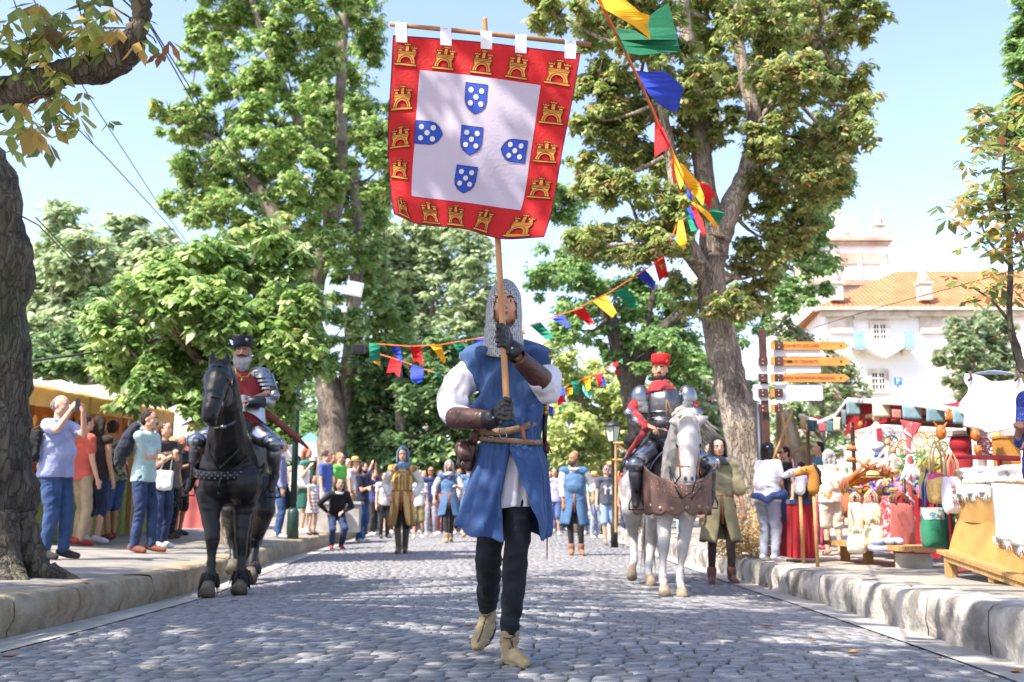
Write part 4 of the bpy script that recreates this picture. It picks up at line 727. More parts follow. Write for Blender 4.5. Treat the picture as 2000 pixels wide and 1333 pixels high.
def head_blob(mb, c, r, fwd, right, ears=True, neck=True, neckto=None):
    up = Vector((0, 0, 1)); k = r / .118; E = lambda o, a, b, c_: mb.ell(c + right * (o[0] * k) + fwd * (o[1] * k) + up * (o[2] * k), (right * a * k, fwd * b * k, up * c_ * k), 16, 12)
    E((0, -.008, .028), .076, .094, .09); E((0, .012, -.02), .066, .072, .085); E((0, .035, -.072), .036, .036, .032); E((0, .04, .01), .058, .045, .07)
    for s in (-1, 1):
        E((s * .04, .05, -.022), .022, .026, .024); E((s * .045, .01, -.06), .026, .04, .03)
        E((s * .026, .07, .03), .026, .016, .008)
        if ears: E((s * .077, -.006, -.002), .009, .017, .029)
        E((s * .01, .092, -.022), .009, .01, .007)
    mb.cap(c + fwd * .086 * k + up * .018 * k, .0075 * k, c + fwd * .106 * k - up * .018 * k, .0105 * k, 8)
    E((0, .078, -.052), .024, .012, .015); E((0, .074, -.082), .018, .014, .014)
    if neck: mb.cap(c - up * .05 * k - fwd * .02 * k, .052 * k, neckto if neckto else c - up * .15 * k - fwd * .025 * k, .056 * k)
def main_man():
    Y = 5.0; M = lambda x, y, d=0: P(x, y, Y + d); k = Y / F
    foot = M(1000, 1295); t = thing('person', 'tall man in chainmail hood and blue tunic striding down the road carrying the castle banner', 'person', (foot.x, Y, GZ(foot.x, Y)))
    # body: one skin surface, mostly covered
    hc = M(986, 599); fwd = Vector((.0, -1, .02)).normalized(); right = Vector((1, 0, 0)); b = MB()
    head_blob(b, hc, .112, fwd, right, ears=True, neckto=M(985, 690, .04))
    b.ell(M(990, 730, .03), (.16, .1, .12)); b.ell(M(992, 800, .03), (.155, .105, .17)); b.ell(M(996, 880, .04), (.15, .11, .14))
    b.chain([M(932, 716, .04), M(884, 805, -.02), M(960, 819, -.26)], [.05, .04, .03]); b.chain([M(1048, 714, .04), M(1070, 762, -.05), M(1008, 694, -.27)], [.05, .04, .026])
    b.chain([M(972, 900, .04), M(956, 1080, .12), M(953, 1190, .50)], [.08, .055, .04]); b.chain([M(1015, 900, .04), M(1009, 1063, -.06), M(995, 1240, .04)], [.08, .055, .04])
    fobj('body', b, .0075, m_skin, t, 3)
    face_parts(t, hc, .112, fwd, right, m_skin)
    st = MB(); st.ell(hc + fwd * .062 - Vector((0, 0, .072)), (right * .055, fwd * .036, Vector((0, 0, .03))), 14, 8)
    # mail hood: shell open at the face
    def coif():
        mb = MB(); n = 48; rings = []
        prof = [(546, .2, 34, 0), (553, 14, 34, 0), (566, 27, 33, 0), (585, 33.5, 33, 0), (610, 35, 33.5, 0), (640, 34.5, 34, 0), (665, 33.5, 34, 0), (685, 32, 35, 0), (700, 26, 30, 0)]
        ny = 44; ys = np.linspace(0, 1, ny)
        for j in range(ny):
            y = 546 + 146 * ys[j] ** .9
            if y < 606: a = 35 * math.sqrt(max(1 - ((606 - y) / 61) ** 2, .0005)); c = hc
            else: a = 35 + (y - 606) / 86 * 8 - 1.5 * math.sin((y - 606) / 86 * 3.1)
            cy = .01 + max(0, y - 640) / 60 * .03; cx = 985 - (y - 606) * .02
            ring = []
            for i in range(n):
                th = 2 * math.pi * i / n; fr = -math.cos(th)    # th=0 faces the camera
                low = 0 if y < 650 else (y - 650) / 42 * 16 * max(0, math.cos(th)) ** 1.5
                q = M(cx + a * math.sin(th), y + low, cy); dep = a * k * (1.12 if y < 640 else 1.12 + (y - 640) / 52 * .62)
                q.y += -math.cos(th) * dep * (1 if math.cos(th) > 0 else .95)
                q += Vector((noise.noise(q * 14) * .005, noise.noise(q * 14 + Vector((5, 0, 0))) * .005, 0)); ring.append(q)
            rings.append(ring)
        vs = [p for r in rings for p in r]; fs = []
        for j in range(ny - 1):
            y = 546 + 146 * ((ys[j] + ys[j + 1]) / 2) ** .9
            for i in range(n):
                th = 2 * math.pi * (i + .5) / n; th = th - 2 * math.pi if th > math.pi else th
                x = a_at(y) * math.sin(th)
                if abs(th) < 1.4 and ((x - 1.5) / 24.5) ** 2 + ((y - 611) / (30 if y < 611 else 36)) ** 2 < 1: continue
                fs.append((j * n + i, j * n + (i + 1) % n, (j + 1) * n + (i + 1) % n, (j + 1) * n + i))
        mb.add(vs, fs); me = mesh(mb, m_mail, True, 'mail_hood'); o = link('mail_hood', me, t); md = o.modifiers.new('t', 'SOLIDIFY'); md.thickness = .006; md.offset = 1
    def a_at(y): return 35 * math.sqrt(max(1 - ((606 - y) / 61) ** 2, .0005)) if y < 606 else 35
    coif()
    # shirt sleeves and shirt tail
    s = MB(); s.chain([M(930, 718, .05), M(905, 740, .02), M(884, 778, -.01), M(886, 806, -.06)], [.055, .082, .078, .074]); s.cap(M(886, 806, -.06), .074, M(910, 819, -.15), .05)
    fobj('shirt_sleeve', s, .008, m_shirt, t, 3, wrinkle(.012, 7, 1))
    s = MB(); s.chain([M(1052, 716, .05), M(1066, 738, .01), M(1068, 760, -.05)], [.055, .078, .074]); s.cap(M(1068, 758, -.04), .076, M(1050, 744, -.15), .052)
    fobj('shirt_sleeve', s, .008, m_shirt, t, 3, wrinkle(.012, 7, 4))
    # bracers
    b = MB(); b.tube([M(886, 817, -.12), M(890, 817, -.13), M(918, 818, -.19), M(946, 819, -.25), M(952, 819, -.262)], [.054, .056, .050, .043, .041], 24, cap=False); o = obj('bracer', b, m_brown_leather, t); o.modifiers.new('t', 'SOLIDIFY').thickness = .004
    b = MB(); b.tube([M(1060, 745, -.14), M(1056, 741, -.15), M(1036, 722, -.21), M(1016, 702, -.27), M(1011, 697, -.285)], [.056, .058, .05, .042, .039], 24, cap=False); o = obj('bracer', b, m_brown_leather, t); o.modifiers.new('t', 'SOLIDIFY').thickness = .004
    b = MB()
    for i in range(5): b.tube([M(1034 - i * 5, 736 - i * 7, -.24), M(1030 - i * 5, 738 - i * 7, -.25), M(1027 - i * 5, 733 - i * 7, -.24)], .003, 5)
    obj('lace', b, m_black_leather, t)
    # gloves: palm, five bent fingers closed on the pole
    axis = (M(972, 470, -.33) - M(990, 804, -.33)).normalized()
    def grip(cx, cy, rd, wrist, thumb_up, sx, name):
        g = MB(); c = M(cx, cy, -.33); front = Vector((0, -1, 0)); w = wrist
        pal = c + (w - c).normalized() * .045 + Vector((0, .012, 0)); g.cap(w, .036, pal, .040, 14)
        g.ell(pal, ((w - c).normalized() * .048, axis * .046, Vector((0, .03, 0)))); side = (w - c); side = (side - axis * side.dot(axis)).normalized()
        for i in range(4):
            h = axis * (.034 - .0225 * i) * (1 if thumb_up else 1); ln = (.95, 1.05, 1, .85)[i]; r = .0125 - (.0015 if i == 3 else 0)
            k1 = pal + h * 1.05 + front * .030 + side * -.01; pts = [pal + h, k1]
            for a in (20, 75, 130, 175): th = R(a * ln); pts.append(c + h + (side * math.cos(th) + front * math.sin(th)) * .030)
            g.chain(pts, [r * 1.25, r * 1.2, r * 1.1, r * 1.05, r, r * .9], 8)
        tb = [pal + axis * .03 + side * .01, c + axis * .052 + side * .026 + front * .006, c + axis * .058 + side * .0 + front * .030, c + axis * .05 - side * .022 + front * .034]; g.chain(tb, [.019, .016, .014, .012], 8)
        fobj('glove', g, .0042, m_black_leather, t, 2, folds(.0012, 120, 60, 2))
        d = (w - pal).normalized(); b = MB(); b.tube([w + d * .03, w - d * .004, w - d * .028], [.047, .045, .042], 20, cap=False); o = obj('glove_cuff', b, m_black_leather, t); o.modifiers.new('t', 'SOLIDIFY').thickness = .005
        b = MB(); q = w - d * .01 + front * .043; b.ell(q, (.007, .004, .007), 10, 6); obj('snap_button', b, m_steel, o)
    grip(981, 663, 0, M(1003, 686, -.295), True, 1, 'glove'); grip(990, 806, 0, M(960, 819, -.28), True, -1, 'glove')
    # tunic: torso and skirt
    def tun():
        n = 96; rings = []
        #        y,   cx,   half width px, half depth m, dy, front drop
        prof = [(662, 990, 26, .10, .06, 40), (666, 990, 40, .105, .055, 32), (669, 990, 52, .11, .05, 20), (674, 990, 66, .12, .045, 12), (681, 990, 80, .125, .04, 6), (690, 990, 87, .13, .035, 4), (700, 989, 85, .125, .03, 3), (722, 990, 75, .13, .02, 0), (748, 990, 73.5, .135, .01, 0), (775, 990, 71, .14, .01, 0), (800, 990, 69, .15, .01, 0), (820, 991, 66, .155, .01, 0), (838, 993, 60, .14, .015, 0), (852, 996, 58, .13, .02, 0), (866, 998, 60, .135, .02, 0)]
        pp = np.array(prof)
        for y in np.linspace(664, 866, 60):
            _, cx, a, d, dy, dr = [float(np.interp(y, pp[:, 0], pp[:, j])) for j in range(6)]
            ring = []
            for i in range(n):
                th = 2 * math.pi * i / n; sx, cz = math.sin(th), math.cos(th)
                q = M(cx + a * math.copysign(abs(sx) ** .85, sx), y + dr * max(0, cz), dy); q.y -= d * math.copysign(abs(cz) ** .8, cz)
                f = 0
                if y > 700: f = .010 * math.sin(th * 9 + 2 * math.sin(y * .03)) * min(1, (y - 700) / 90) * (.6 + .4 * math.sin(th * 3 + y * .02))
                f += .008 * math.sin((q.x * 38 + (y - 780) * .06)) * math.exp(-((y - 800) / 60) ** 2)
                if 795 < y < 860: f += .010 * math.sin(th * 14 + y * .05)
                if y > 690: f += .045 * (1 - abs(noise.noise(Vector((q.x * 7 + q.z * 3.5 * (1 if q.x > 0 else -1), q.z * 1.8, 3)))) * 2) - .03
                q.y -= f * cz; q.x += f * sx; ring.append(q)
            rings.append(ring)
        mb = MB(); mb.loft(rings)
        # skirt, open slit right of the middle
        apex = (997, 884)
        ys = np.linspace(866, 1056, 52)
        def skirt(side):     # side -1: left panel wraps the back; +1: right panel
            rr = []
            for y in ys:
                v = (y - 866) / 190
                xl = np.interp(v, [0, .25, .5, .75, 1], [938, 930, 917, 903, 886]); xr = np.interp(v, [0, .25, .5, .75, 1], [1058, 1068, 1070, 1070, 1067])
                cxm, a = (xl + xr) / 2, (xr - xl) / 2; d = .135 + .09 * v
                v2 = max(0, (y - apex[1]) / (1052 - apex[1]))
                if side < 0: sl = np.interp(v2, [0, .55, 1], [997, 978, 984]); th0 = math.asin(max(-1, min(1, (sl - cxm) / a))); th = np.linspace(th0, -math.pi * 1.02, 70)
                else: sl = np.interp(v2, [0, .55, 1], [997, 1030, 1050]); th0 = math.asin(max(-1, min(1, (sl - cxm) / a))); th = np.linspace(th0, math.pi * .98, 50)
                row = []
                for h in th:
                    q = M(cxm + a * math.sin(h), y - (v * 28 * (1 if abs(h) > 1.2 else abs(h) / 1.2) if side < 0 else v * 8 * abs(h) / 2) + 4 * v * math.sin(h * 7), .02 - .10 * v * (1 if side > 0 else .4)); q.y -= d * math.cos(h)
                    f = .022 * v ** .7 * math.sin(h * 8 + 1.3 * side) + .010 * math.sin(h * 17 + y * .02) * min(1, v * 3) + .006 * math.sin(h * 30) * (1 - v)
                    f += .036 * v ** .5 * (1 - 2.5 * abs(noise.noise(Vector((q.x * 11 / (1 + v), q.z * 1.2, side)))))
                    q.y -= f * math.cos(h); q.x += f * math.sin(h) * .5; row.append(q)
                rr.append(row)
            m_ = len(rr[0]); mb.add([p for r in rr for p in r], [(i * m_ + j, i * m_ + j + 1, (i + 1) * m_ + j + 1, (i + 1) * m_ + j) for i in range(len(rr) - 1) for j in range(m_ - 1)])
        skirt(-1); skirt(1)
        o = obj('tunic', mb, m_tunic, t); md = o.modifiers.new('t', 'SOLIDIFY'); md.thickness = .004; md.offset = -1
        mb = MB(); rr = []
        for y in np.linspace(868, 990, 24):
            v = (y - 868) / 122; row = []
            for h in np.linspace(-1, 1, 30):
                q = M(1003 + h * (24 + 14 * v), y + (6 * v * (h < 0) * -h), -.085 - .035 * v); q.y += .05 * h * h + .008 * math.sin(h * 9 + y * .03); row.append(q)
            rr.append(row)
        mb.add([p for r in rr for p in r], [(i * 30 + j, i * 30 + j + 1, (i + 1) * 30 + j + 1, (i + 1) * 30 + j) for i in range(23) for j in range(29)]); o = obj('shirt_tail', mb, m_shirt, t); o.modifiers.new('t', 'SOLIDIFY').thickness = .003
    tun()
    # trousers
    s = MB(); s.ell(M(998, 905, .03), (.15, .11, .12)); s.chain([M(968, 930, .03), M(957, 1062, .07), M(954, 1090, .10), M(954, 1146, .28), M(952, 1182, .44)], [.095, .064, .066, .060, .052])
    s.chain([M(1018, 930, .02), M(1012, 1000, -.04), M(1009, 1065, -.07), M(1003, 1146, -.03), M(995, 1236, .03)], [.10, .076, .062, .056, .046]); fobj('trousers', s, .008, m_trouser, t, 2, wrinkle(.007, 8, 3))
    # boots
    def boot(pts, rad, laces, sole):
        s = MB(); s.chain(pts, rad, 14); fobj('boot', s, .006, m_suede, t, 2, folds(.0035, 60, 40, 5)); b = MB()
        for q in laces: b.tube(q, .0032, 6)
        obj('lace', b, mat('lace_cord', '#4a3b2a', .8), t); b = MB(); b.tube(sole, [.02, .032, .036, .03, .012], 10, flat=.3, up=(1, 0, 0)); obj('sole', b, mat('dark_sole', '#3a3026', .8), t)
    boot([M(995, 1238, .03), M(994, 1262, .02), M(997, 1282, -.02), M(1008, 1286, -.1), M(1022, 1293, -.17), M(1029, 1296, -.2)], [.047, .044, .045, .043, .032, .018], [[M(984, 1246, -.02), M(996, 1248, -.07), M(1006, 1243, -.02)], [M(996, 1248, -.075), M(1000, 1262, -.075), M(994, 1268, -.08)], [M(1000, 1250, -.07), M(1003, 1270, -.07)]], [M(988, 1292, .04), M(993, 1295, .0), M(1005, 1298, -.08), M(1020, 1300, -.15), M(1031, 1301, -.21)])
    boot([M(953, 1186, .46), M(953, 1206, .46), M(949, 1225, .44), M(941, 1243, .38), M(934, 1258, .33), M(930, 1265, .30)], [.045, .044, .048, .046, .036, .02], [[M(944, 1203, .42), M(950, 1206, .40), M(958, 1200, .42)], [M(949, 1206, .39), M(942, 1232, .33), M(933, 1254, .29)], [M(944, 1214, .39), M(948, 1222, .385)]], [M(962, 1212, .50), M(958, 1228, .47), M(950, 1245, .42), M(941, 1259, .36), M(932, 1268, .30)])
    # belts
    def belt(pts, w, m, name, th=.006):
        n = len(pts); mb = MB(); top = [M(x, y - w / 2, d) for x, y, d in pts]; bot = [M(x, y + w / 2, d) for x, y, d in pts]; o_ = Vector((0, -th, 0))
        mb.add(top + bot + [p + o_ for p in top] + [p + o_ for p in bot], [f for i in range(n - 1) for f in ((2 * n + i, 2 * n + i + 1, 3 * n + i + 1, 3 * n + i), (i, n + i, n + i + 1, i + 1), (i, i + 1, 2 * n + i + 1, 2 * n + i), (n + i, 3 * n + i, 3 * n + i + 1, n + i + 1))])
        return obj(name, mb, m, t)
    def arc(x0, y0, x1, y1, sag, dep, n=20): return [(x0 + (x1 - x0) * u, y0 + (y1 - y0) * u + sag * math.sin(math.pi * u), -dep * math.sin(math.pi * (.06 + .88 * u)) ** .6 + .02) for u in [i / n for i in range(n + 1)]]
    belt(arc(932, 842, 1054, 822, 10, .165), 14, m_belt, 'belt'); belt(arc(936, 857, 1060, 866, 0, .17), 10, m_belt, 'belt')
    belt([(1019, 836, -.168), (1022, 848, -.17), (1025, 860, -.172)], 6, m_belt, 'belt') if False else None
    mb = MB(); mb.tube([M(1018, 832, -.166), M(1022, 846, -.168), M(1024, 859, -.172)], .009, 6, flat=.4, up=(1, 0, 0)); obj('strap', mb, mat('tan_strap', '#9a5c35', .6), t)
    for q in ([(975, 841), (985, 838), (990, 852), (986, 857), (977, 856)], [(955, 853), (963, 853), (964, 863), (955, 864)], [(1046, 860), (1052, 860), (1054, 868), (1047, 869)]):
        mb = MB(); pts = [M(x, y, -.182) for x, y in q]; mb.tube(pts + [pts[0]], .0024, 6); obj('buckle', mb, m_steel, t)
    # pouch on the left hip
    mb = MB(); mb.ell(M(910, 890, -.02), (.045, .05, .06)); mb.ell(M(904, 878, -.04), (.042, .045, .048)); mb.ell(M(916, 902, -.02), (.036, .045, .05)); mb.box(M(911, 891, -.03), (.075, .085, .12), M=Matrix.Rotation(.25, 3, 'Y')); po = fobj('pouch', mb, .006, m_brown_leather, t, 4)
    mb = MB(); fl = []
    for u, v in [(i, j) for j in range(7) for i in range(7)]: x = 890 + 24 * u / 6 + v * 1.6; y = 870 + v * 5.5 + (u - 3) ** 2 * .5 - u; fl.append(M(x, y, -.085 - .02 * math.sin(v / 6 * 3)))
    mb.add(fl, [(j * 7 + i, j * 7 + i + 1, (j + 1) * 7 + i + 1, (j + 1) * 7 + i) for j in range(6) for i in range(6)]); fo = obj('flap', mb, m_brown_leather, po); fo.modifiers.new('t', 'SOLIDIFY').thickness = .005
    mb = MB(); mb.tube([M(918, 872, -.03), M(926, 855, -.05), M(933, 842, -.06)], .02, 8, flat=.3, up=(1, 0, 0)); mb.tube([M(923, 880, -.02), M(929, 860, -.05), M(936, 846, -.05)], .012, 8, flat=.3, up=(1, 0, 0)); obj('hanger', mb, m_brown_leather, po)
    mb = MB(); q = [M(x, y, -.10) for x, y in ((901, 903), (906, 903), (906, 909), (901, 909), (901, 903))]; mb.tube(q, .002, 5); obj('buckle', mb, m_steel, po)
    # sword
    sw = thing('sword', 'thin straight sword hanging at the banner carrier\'s right side in the photo', 'sword', tuple(M(1064, 800, .05)))
    mb = MB(); mb.tube([M(1065, 812, .0), M(1063, 868, .02)], .012, 8); obj('grip', mb, m_black_leather, sw); mb = MB(); mb.tube([M(1061, 800, .0), M(1069, 800, .0)], .012, 8); mb.box(M(1065, 806, 0), (.03, .02, .03)); mb.box(M(1065, 869, .02), (.045, .02, .014)); mb.ell(M(1065, 795, 0), .015); obj('hilt', mb, m_brass, sw)
    mb = MB(); mb.tube([M(1065, 870, .03), M(1069, 960, .03), M(1068.5, 1094, .03)], [.0075, .006, .002], 6, flat=.5); obj('blade', mb, mat('dark_blade', '#2a2c30', .35, metal=.5), sw); mb = MB()
    for dx in (-3, 3): mb.tube([M(1066, 862, 0), M(1070 + dx, 876, -.02), M(1074 + dx, 885, 0)], .004, 6)
    mb.box(M(1066, 876, .01), (.03, .03, .05)); obj('frog', mb, m_brown_leather, sw)
main_man()
def banner():
    Y = 4.67; t = thing('banner', 'large red banner with gold castles and five blue shields on a wooden pole', 'banner', tuple(P(990, 804, Y))); k = Y / F
    m_pole = mat('worn_pole_wood', '#8a5c34', .5, scale=18, col2='#b58350', bump=.2, stretch=(1, 1, .08), bscale=60)
    mb = MB(); limb(mb, [P(990, 808, Y), P(983, 660, Y), P(973, 480, Y), P(960, 260, Y + .0), P(948, 60, Y + .0), P(946.5, 38, Y)], [.0155, .0150, .0145, .0135, .0125, .012], seg=14, rough=.02); obj('pole', mb, m_pole, t)
    mb = MB(); mb.tube([P(946.5, 39, Y), P(946.5, 29, Y)], .0015, 5); obj('nail', mb, m_steel, t)
    mb = MB(); mb.tube([P(762, 48, Y - .03), P(950, 66, Y - .03), P(1155, 88, Y - .03)], [.0105, .0115, .0115], 12); obj('crossbar', mb, mat('crossbar_wood', '#b98a5a', .55, scale=14, col2='#8a5f38', stretch=(.1, 1, 1)), t)
    us = [0, .16, .5, .84, 1]; vs_ = [0, .17, .5, .85, 1]
    g = [[(768, 70), (832, 74), (950, 84), (1066, 98), (1133, 105)], [(765, 132), (820, 137), (938, 150), (1056, 167), (1121, 177)], [(758, 268), (811, 262), (929, 275), (1038, 290), (1098, 295)], [(763, 372), (804, 383), (910, 396), (1017, 411), (1077, 415)], [(770, 418), (815, 437), (905, 447), (985, 467), (1062, 463)]]
    def cr_(xs, ys, x):     # smooth 1-D spline through the grid
        i = min(max(sum(1 for a in xs if a <= x) - 1, 0), len(xs) - 2); t_ = (x - xs[i]) / (xs[i + 1] - xs[i])
        def s(j):
            if j <= 0: return (ys[1] - ys[0]) / (xs[1] - xs[0])
            if j >= len(xs) - 1: return (ys[-1] - ys[-2]) / (xs[-1] - xs[-2])
            return (ys[j + 1] - ys[j - 1]) / (xs[j + 1] - xs[j - 1])
        h = xs[i + 1] - xs[i]; return (2 * t_**3 - 3 * t_**2 + 1) * ys[i] + (t_**3 - 2 * t_**2 + t_) * h * s(i) + (-2 * t_**3 + 3 * t_**2) * ys[i + 1] + (t_**3 - t_**2) * h * s(i + 1)
    def Fl(u, v, off=0):
        x = cr_(vs_, [cr_(us, [p[0] for p in r], u) for r in g], v); y = cr_(vs_, [cr_(us, [p[1] for p in r], u) for r in g], v)
        d = -.042 + .018 * math.sin(u * 8 + v * 2) * (.35 + v * .8) + .008 * math.sin(u * 15 - v * 5) * v + .04 * v * math.exp(-(u / .12) ** 2) * math.sin(v * 3) + .006 * math.sin(v * 8 + u * 2)
        return P(x, y, Y - .05 + d - off)
    red = mat('banner_red', '#b30a12', .75, scale=4, col2='#c30f16', bump=.2, bscale=60, trans=.22); wh = mat('banner_white', '#bdb3c6', .8, scale=3, var=.03, bump=.15, bscale=60, trans=.2)
    gold = mat('banner_gold', '#cf8a35', .75, scale=8, var=.06, bump=.1, trans=.15); ln = mat('banner_outline', '#2c0f10', .8, bump=0); blue = mat('banner_blue', '#1a3fa6', .7, var=.06, bump=.1, trans=.15); sil = mat('banner_bezant', '#b9b6ae', .7, var=.05, bump=.1)
    navy = mat('banner_hem', '#241238', .8)
    mb = MB(); mb.grid(lambda u, v: Fl(u, v), 60, 60)
    def panel(u0, v0, u1, v1, off, n=24): mb.grid(lambda a, b: Fl(u0 + (u1 - u0) * a, v0 + (v1 - v0) * b, off), n, n)
    mb.m = 1; panel(.16, .17, .84, .85, .002, 40); mb.m = 4
    for a, b in (((0, 0), (1, 0)), ((0, 0), (0, 1)), ((1, 0), (1, 1)), ((0, 1), (1, 1))):
        pts = [Fl(a[0] + (b[0] - a[0]) * i / 40, a[1] + (b[1] - a[1]) * i / 40, .0) for i in range(41)]; mb.tube(pts, .0022, 5)
    def sub(poly, step=.012):
        out = []
        for i in range(len(poly)):
            a, b = poly[i], poly[(i + 1) % len(poly)]; L = max(abs(a[0] - b[0]), abs(a[1] - b[1])); n = max(1, int(L / step))
            out += [(a[0] + (b[0] - a[0]) * j / n, a[1] + (b[1] - a[1]) * j / n) for j in range(n)]
        return out
    def shape(poly, off, m):
        mb.m = m; q = sub(poly); tri = tessellate_polygon([[Vector((x, y, 0)) for x, y in q]]); mb.add([Fl(x, y, off) for x, y in q], tri)
    def line(poly, off, w=.0016, closed=True): mb.m = 3; q = sub(poly); pts = [Fl(x, y, off) for x, y in q] + ([Fl(*q[0], off)] if closed else []); mb.tube(pts if closed else [Fl(*p, off) for p in sub(poly)[:-1]], w, 4)
    def castle(u, v, s=1.04, w=.06):
        W, H = w * s, .058 * s * 1.02; T = lambda x, y: (u + x * W, v - y * H)
        Z = lambda L: [T(x, y) for x, y in L]
        base_ = Z([(-1, -1), (1, -1), (1.02, -.9), (.98, -.8), (-.98, -.8), (-1.04, -.9)]); body = Z([(-.86, -.8), (-.45, -.8), (-.42, -.55), (-.3, -.36), (-.1, -.26), (.1, -.26), (.3, -.36), (.42, -.55), (.45, -.8), (.86, -.8), (.8, -.5), (.7, -.3), (.78, -.05), (.82, .0), (.82, .24), (-.82, .24), (-.82, .0), (-.78, -.05), (-.7, -.3), (-.8, -.5)])
        shape(base_, .0055, 2); line(base_, .006); shape(body, .0055, 2); line(body, .006)
        line(Z([(-.82, 0), (.82, 0)]) , .006, .0012, False); line(Z([(-.82, .12), (.82, .12)]), .006, .0012, False)
        a = Z([(-.62, -.8), (-.58, -.5), (-.4, -.22), (-.12, -.08), (.12, -.08), (.4, -.22), (.58, -.5), (.62, -.8)]); line(a, .006, .0012, False)
        for x, h in ((-.58, .62), (0, .9), (.58, .62)):
            tw = Z([(x - .17, .24), (x + .17, .24), (x + .15, h - .12), (x - .15, h - .12)]); shape(tw, .0055, 2); line(tw, .006, .0014)
            bt = Z([(x - .26, h - .14), (x + .26, h - .14), (x + .28, h + .08), (x + .2, h + .08), (x + .17, h), (x + .05, h), (x + .05, h + .08), (x - .05, h + .08), (x - .05, h), (x - .17, h), (x - .2, h + .08), (x - .28, h + .08)]); shape(bt, .0057, 2); line(bt, .0062, .0014)
    for u in (.075, .285, .5, .70, .915): castle(u, .094)
    for u in (.265, .44, .64, .88): castle(u, .928)
    castle(.075, .93, .95, .045)
    for v in (.31, .51, .70): castle(.072, v)
    for v in (.30, .51, .715): castle(.918, v)
    def shield(u, v, rot):
        W, H = .062, .078; sh = [(-1, 1), (1, 1), (1, -.1), (.9, -.45), (.62, -.72), (.3, -.88), (0, -1), (-.3, -.88), (-.62, -.72), (-.9, -.45), (-1, -.1)]
        def T(x, y):
            a, b = x * W, -y * H
            return (u + a, v + b) if rot == 0 else ((u - b * rot * 1.0, v + a * 1.0))
        poly = sub([T(x, y) for x, y in sh], .02); n = len(poly); cu, cv = T(0, .1); mb.m = 5
        vs = [Fl(cu + (a - cu) * f, cv + (b - cv) * f, .0045) for f in (1, .8, .6, .4, .2) for a, b in poly] + [Fl(cu, cv, .0045)]
        mb.add(vs, [(r * n + i, r * n + (i + 1) % n, (r + 1) * n + (i + 1) % n, (r + 1) * n + i) for r in range(4) for i in range(n)] + [(4 * n + i, 4 * n + (i + 1) % n, 5 * n) for i in range(n)]); line(poly, .0048, .001)
        for x, y in ((-.48, .55), (.48, .55), (0, .12), (-.48, -.3), (.48, -.3)):
            cx, cy = T(x, y); mb.m = 6; c = [(cx + .0145 * math.cos(a), cy + .0145 * math.sin(a)) for a in [2 * math.pi * i / 20 for i in range(20)]]; mb.add([Fl(a, b, .007) for a, b in c], [tuple(range(20))])
    shield(.485, .285, 0); shield(.475, .505, 0); shield(.475, .722, 0); shield(.235, .49, -1); shield(.735, .525, 1)
    o = obj('cloth', mb, [red, wh, gold, ln, navy, blue, sil], t); 
    for u in (.04, .27, .50, .70, .955):
        a = Fl(u, .0, .004); ctr = P(0, 0, 1); x = 762 + (1155 - 762) * u * 1.0 + 4; px = cr_(us, [p[0] for p in g[0]], u); by = 48 + (px - 762) * .1025
        mb = MB(); w = 11.5 * k; top = P(px, by, Y - .03); rr = []
        for yy, dd in ((0, -.004), (.3, -.012), (.7, -.014), (1, -.013)): rr.append((a.lerp(top, yy), dd))
        prof = [(a.x, a.y + .002, a.z - .03), (a.x, a.y - .004, a.z + .01), (a.x * .5 + top.x * .5, min(a.y, top.y - .014), (a.z + top.z) / 2)] + [(top.x, top.y - .0145 * math.cos(th), top.z + .0145 * math.sin(th)) for th in [R(x) for x in range(0, 181, 30)]] + [(a.x, a.y + .012, a.z + .01), (a.x, a.y + .006, a.z - .03)]
        V = [Vector(p) + Vector((s * w, 0, s * -.002)) for p in prof for s in (-1, 1)]; mb.add(V, [(2 * i, 2 * i + 1, 2 * i + 3, 2 * i + 2) for i in range(len(prof) - 1)])
        lp = obj('hanging_loop', mb, mat('loop_white', '#d8d4da', .85, bump=.2), t); mb = MB(); c = (a + top) / 2; mb.tube([c + Vector((-.008, -.02, .02)), c + Vector((.008, -.02, .02))], .0015, 5); obj('stitch', mb, mat('grey_thread', '#8a8a90', .9), lp)
banner()
# ================================================================ HORSES AND RIDERS
m_blackhorse = mat('black_coat', '#090808', .5, scale=6, var=.35, bump=.1, bscale=90)
m_whitehorse = mat('white_coat', '#b4b0aa', .6, scale=5, col2='#918f90', bump=.12, bscale=90, contrast=(.35, .75))
m_hoof = mat('hoof_horn', '#8c7d68', .7, scale=14, var=.2)
m_hoofdark = mat('hoof_dark', '#5f574a', .8, scale=14, var=.25)
m_mane_w = mat('white_mane', '#b9b2a2', .7, scale=30, var=.15, bump=.6, bscale=120, stretch=(1, 1, .1))
m_mane_b = mat('black_mane', '#0d0c0c', .55, scale=30, var=.3, bump=.6, bscale=120, stretch=(1, 1, .1))
m_barding = mat('barding_leather', '#5c443d', .6, scale=5, col2='#76594e', bump=.35, bscale=40)
m_armour = mat('plate_steel', '#8f949b', .26, metal=.95, scale=6, var=.25, bump=.12, bscale=14)
m_darkarmour = mat('dark_plate', '#6a6b70', .36, metal=.85, scale=7, var=.4, bump=.2, bscale=20)
m_redcloth = cloth('#a51620'); m_blackcloth = cloth('#1a1a1e'); m_strap_b = mat('black_strap', '#1b1a1a', .45)
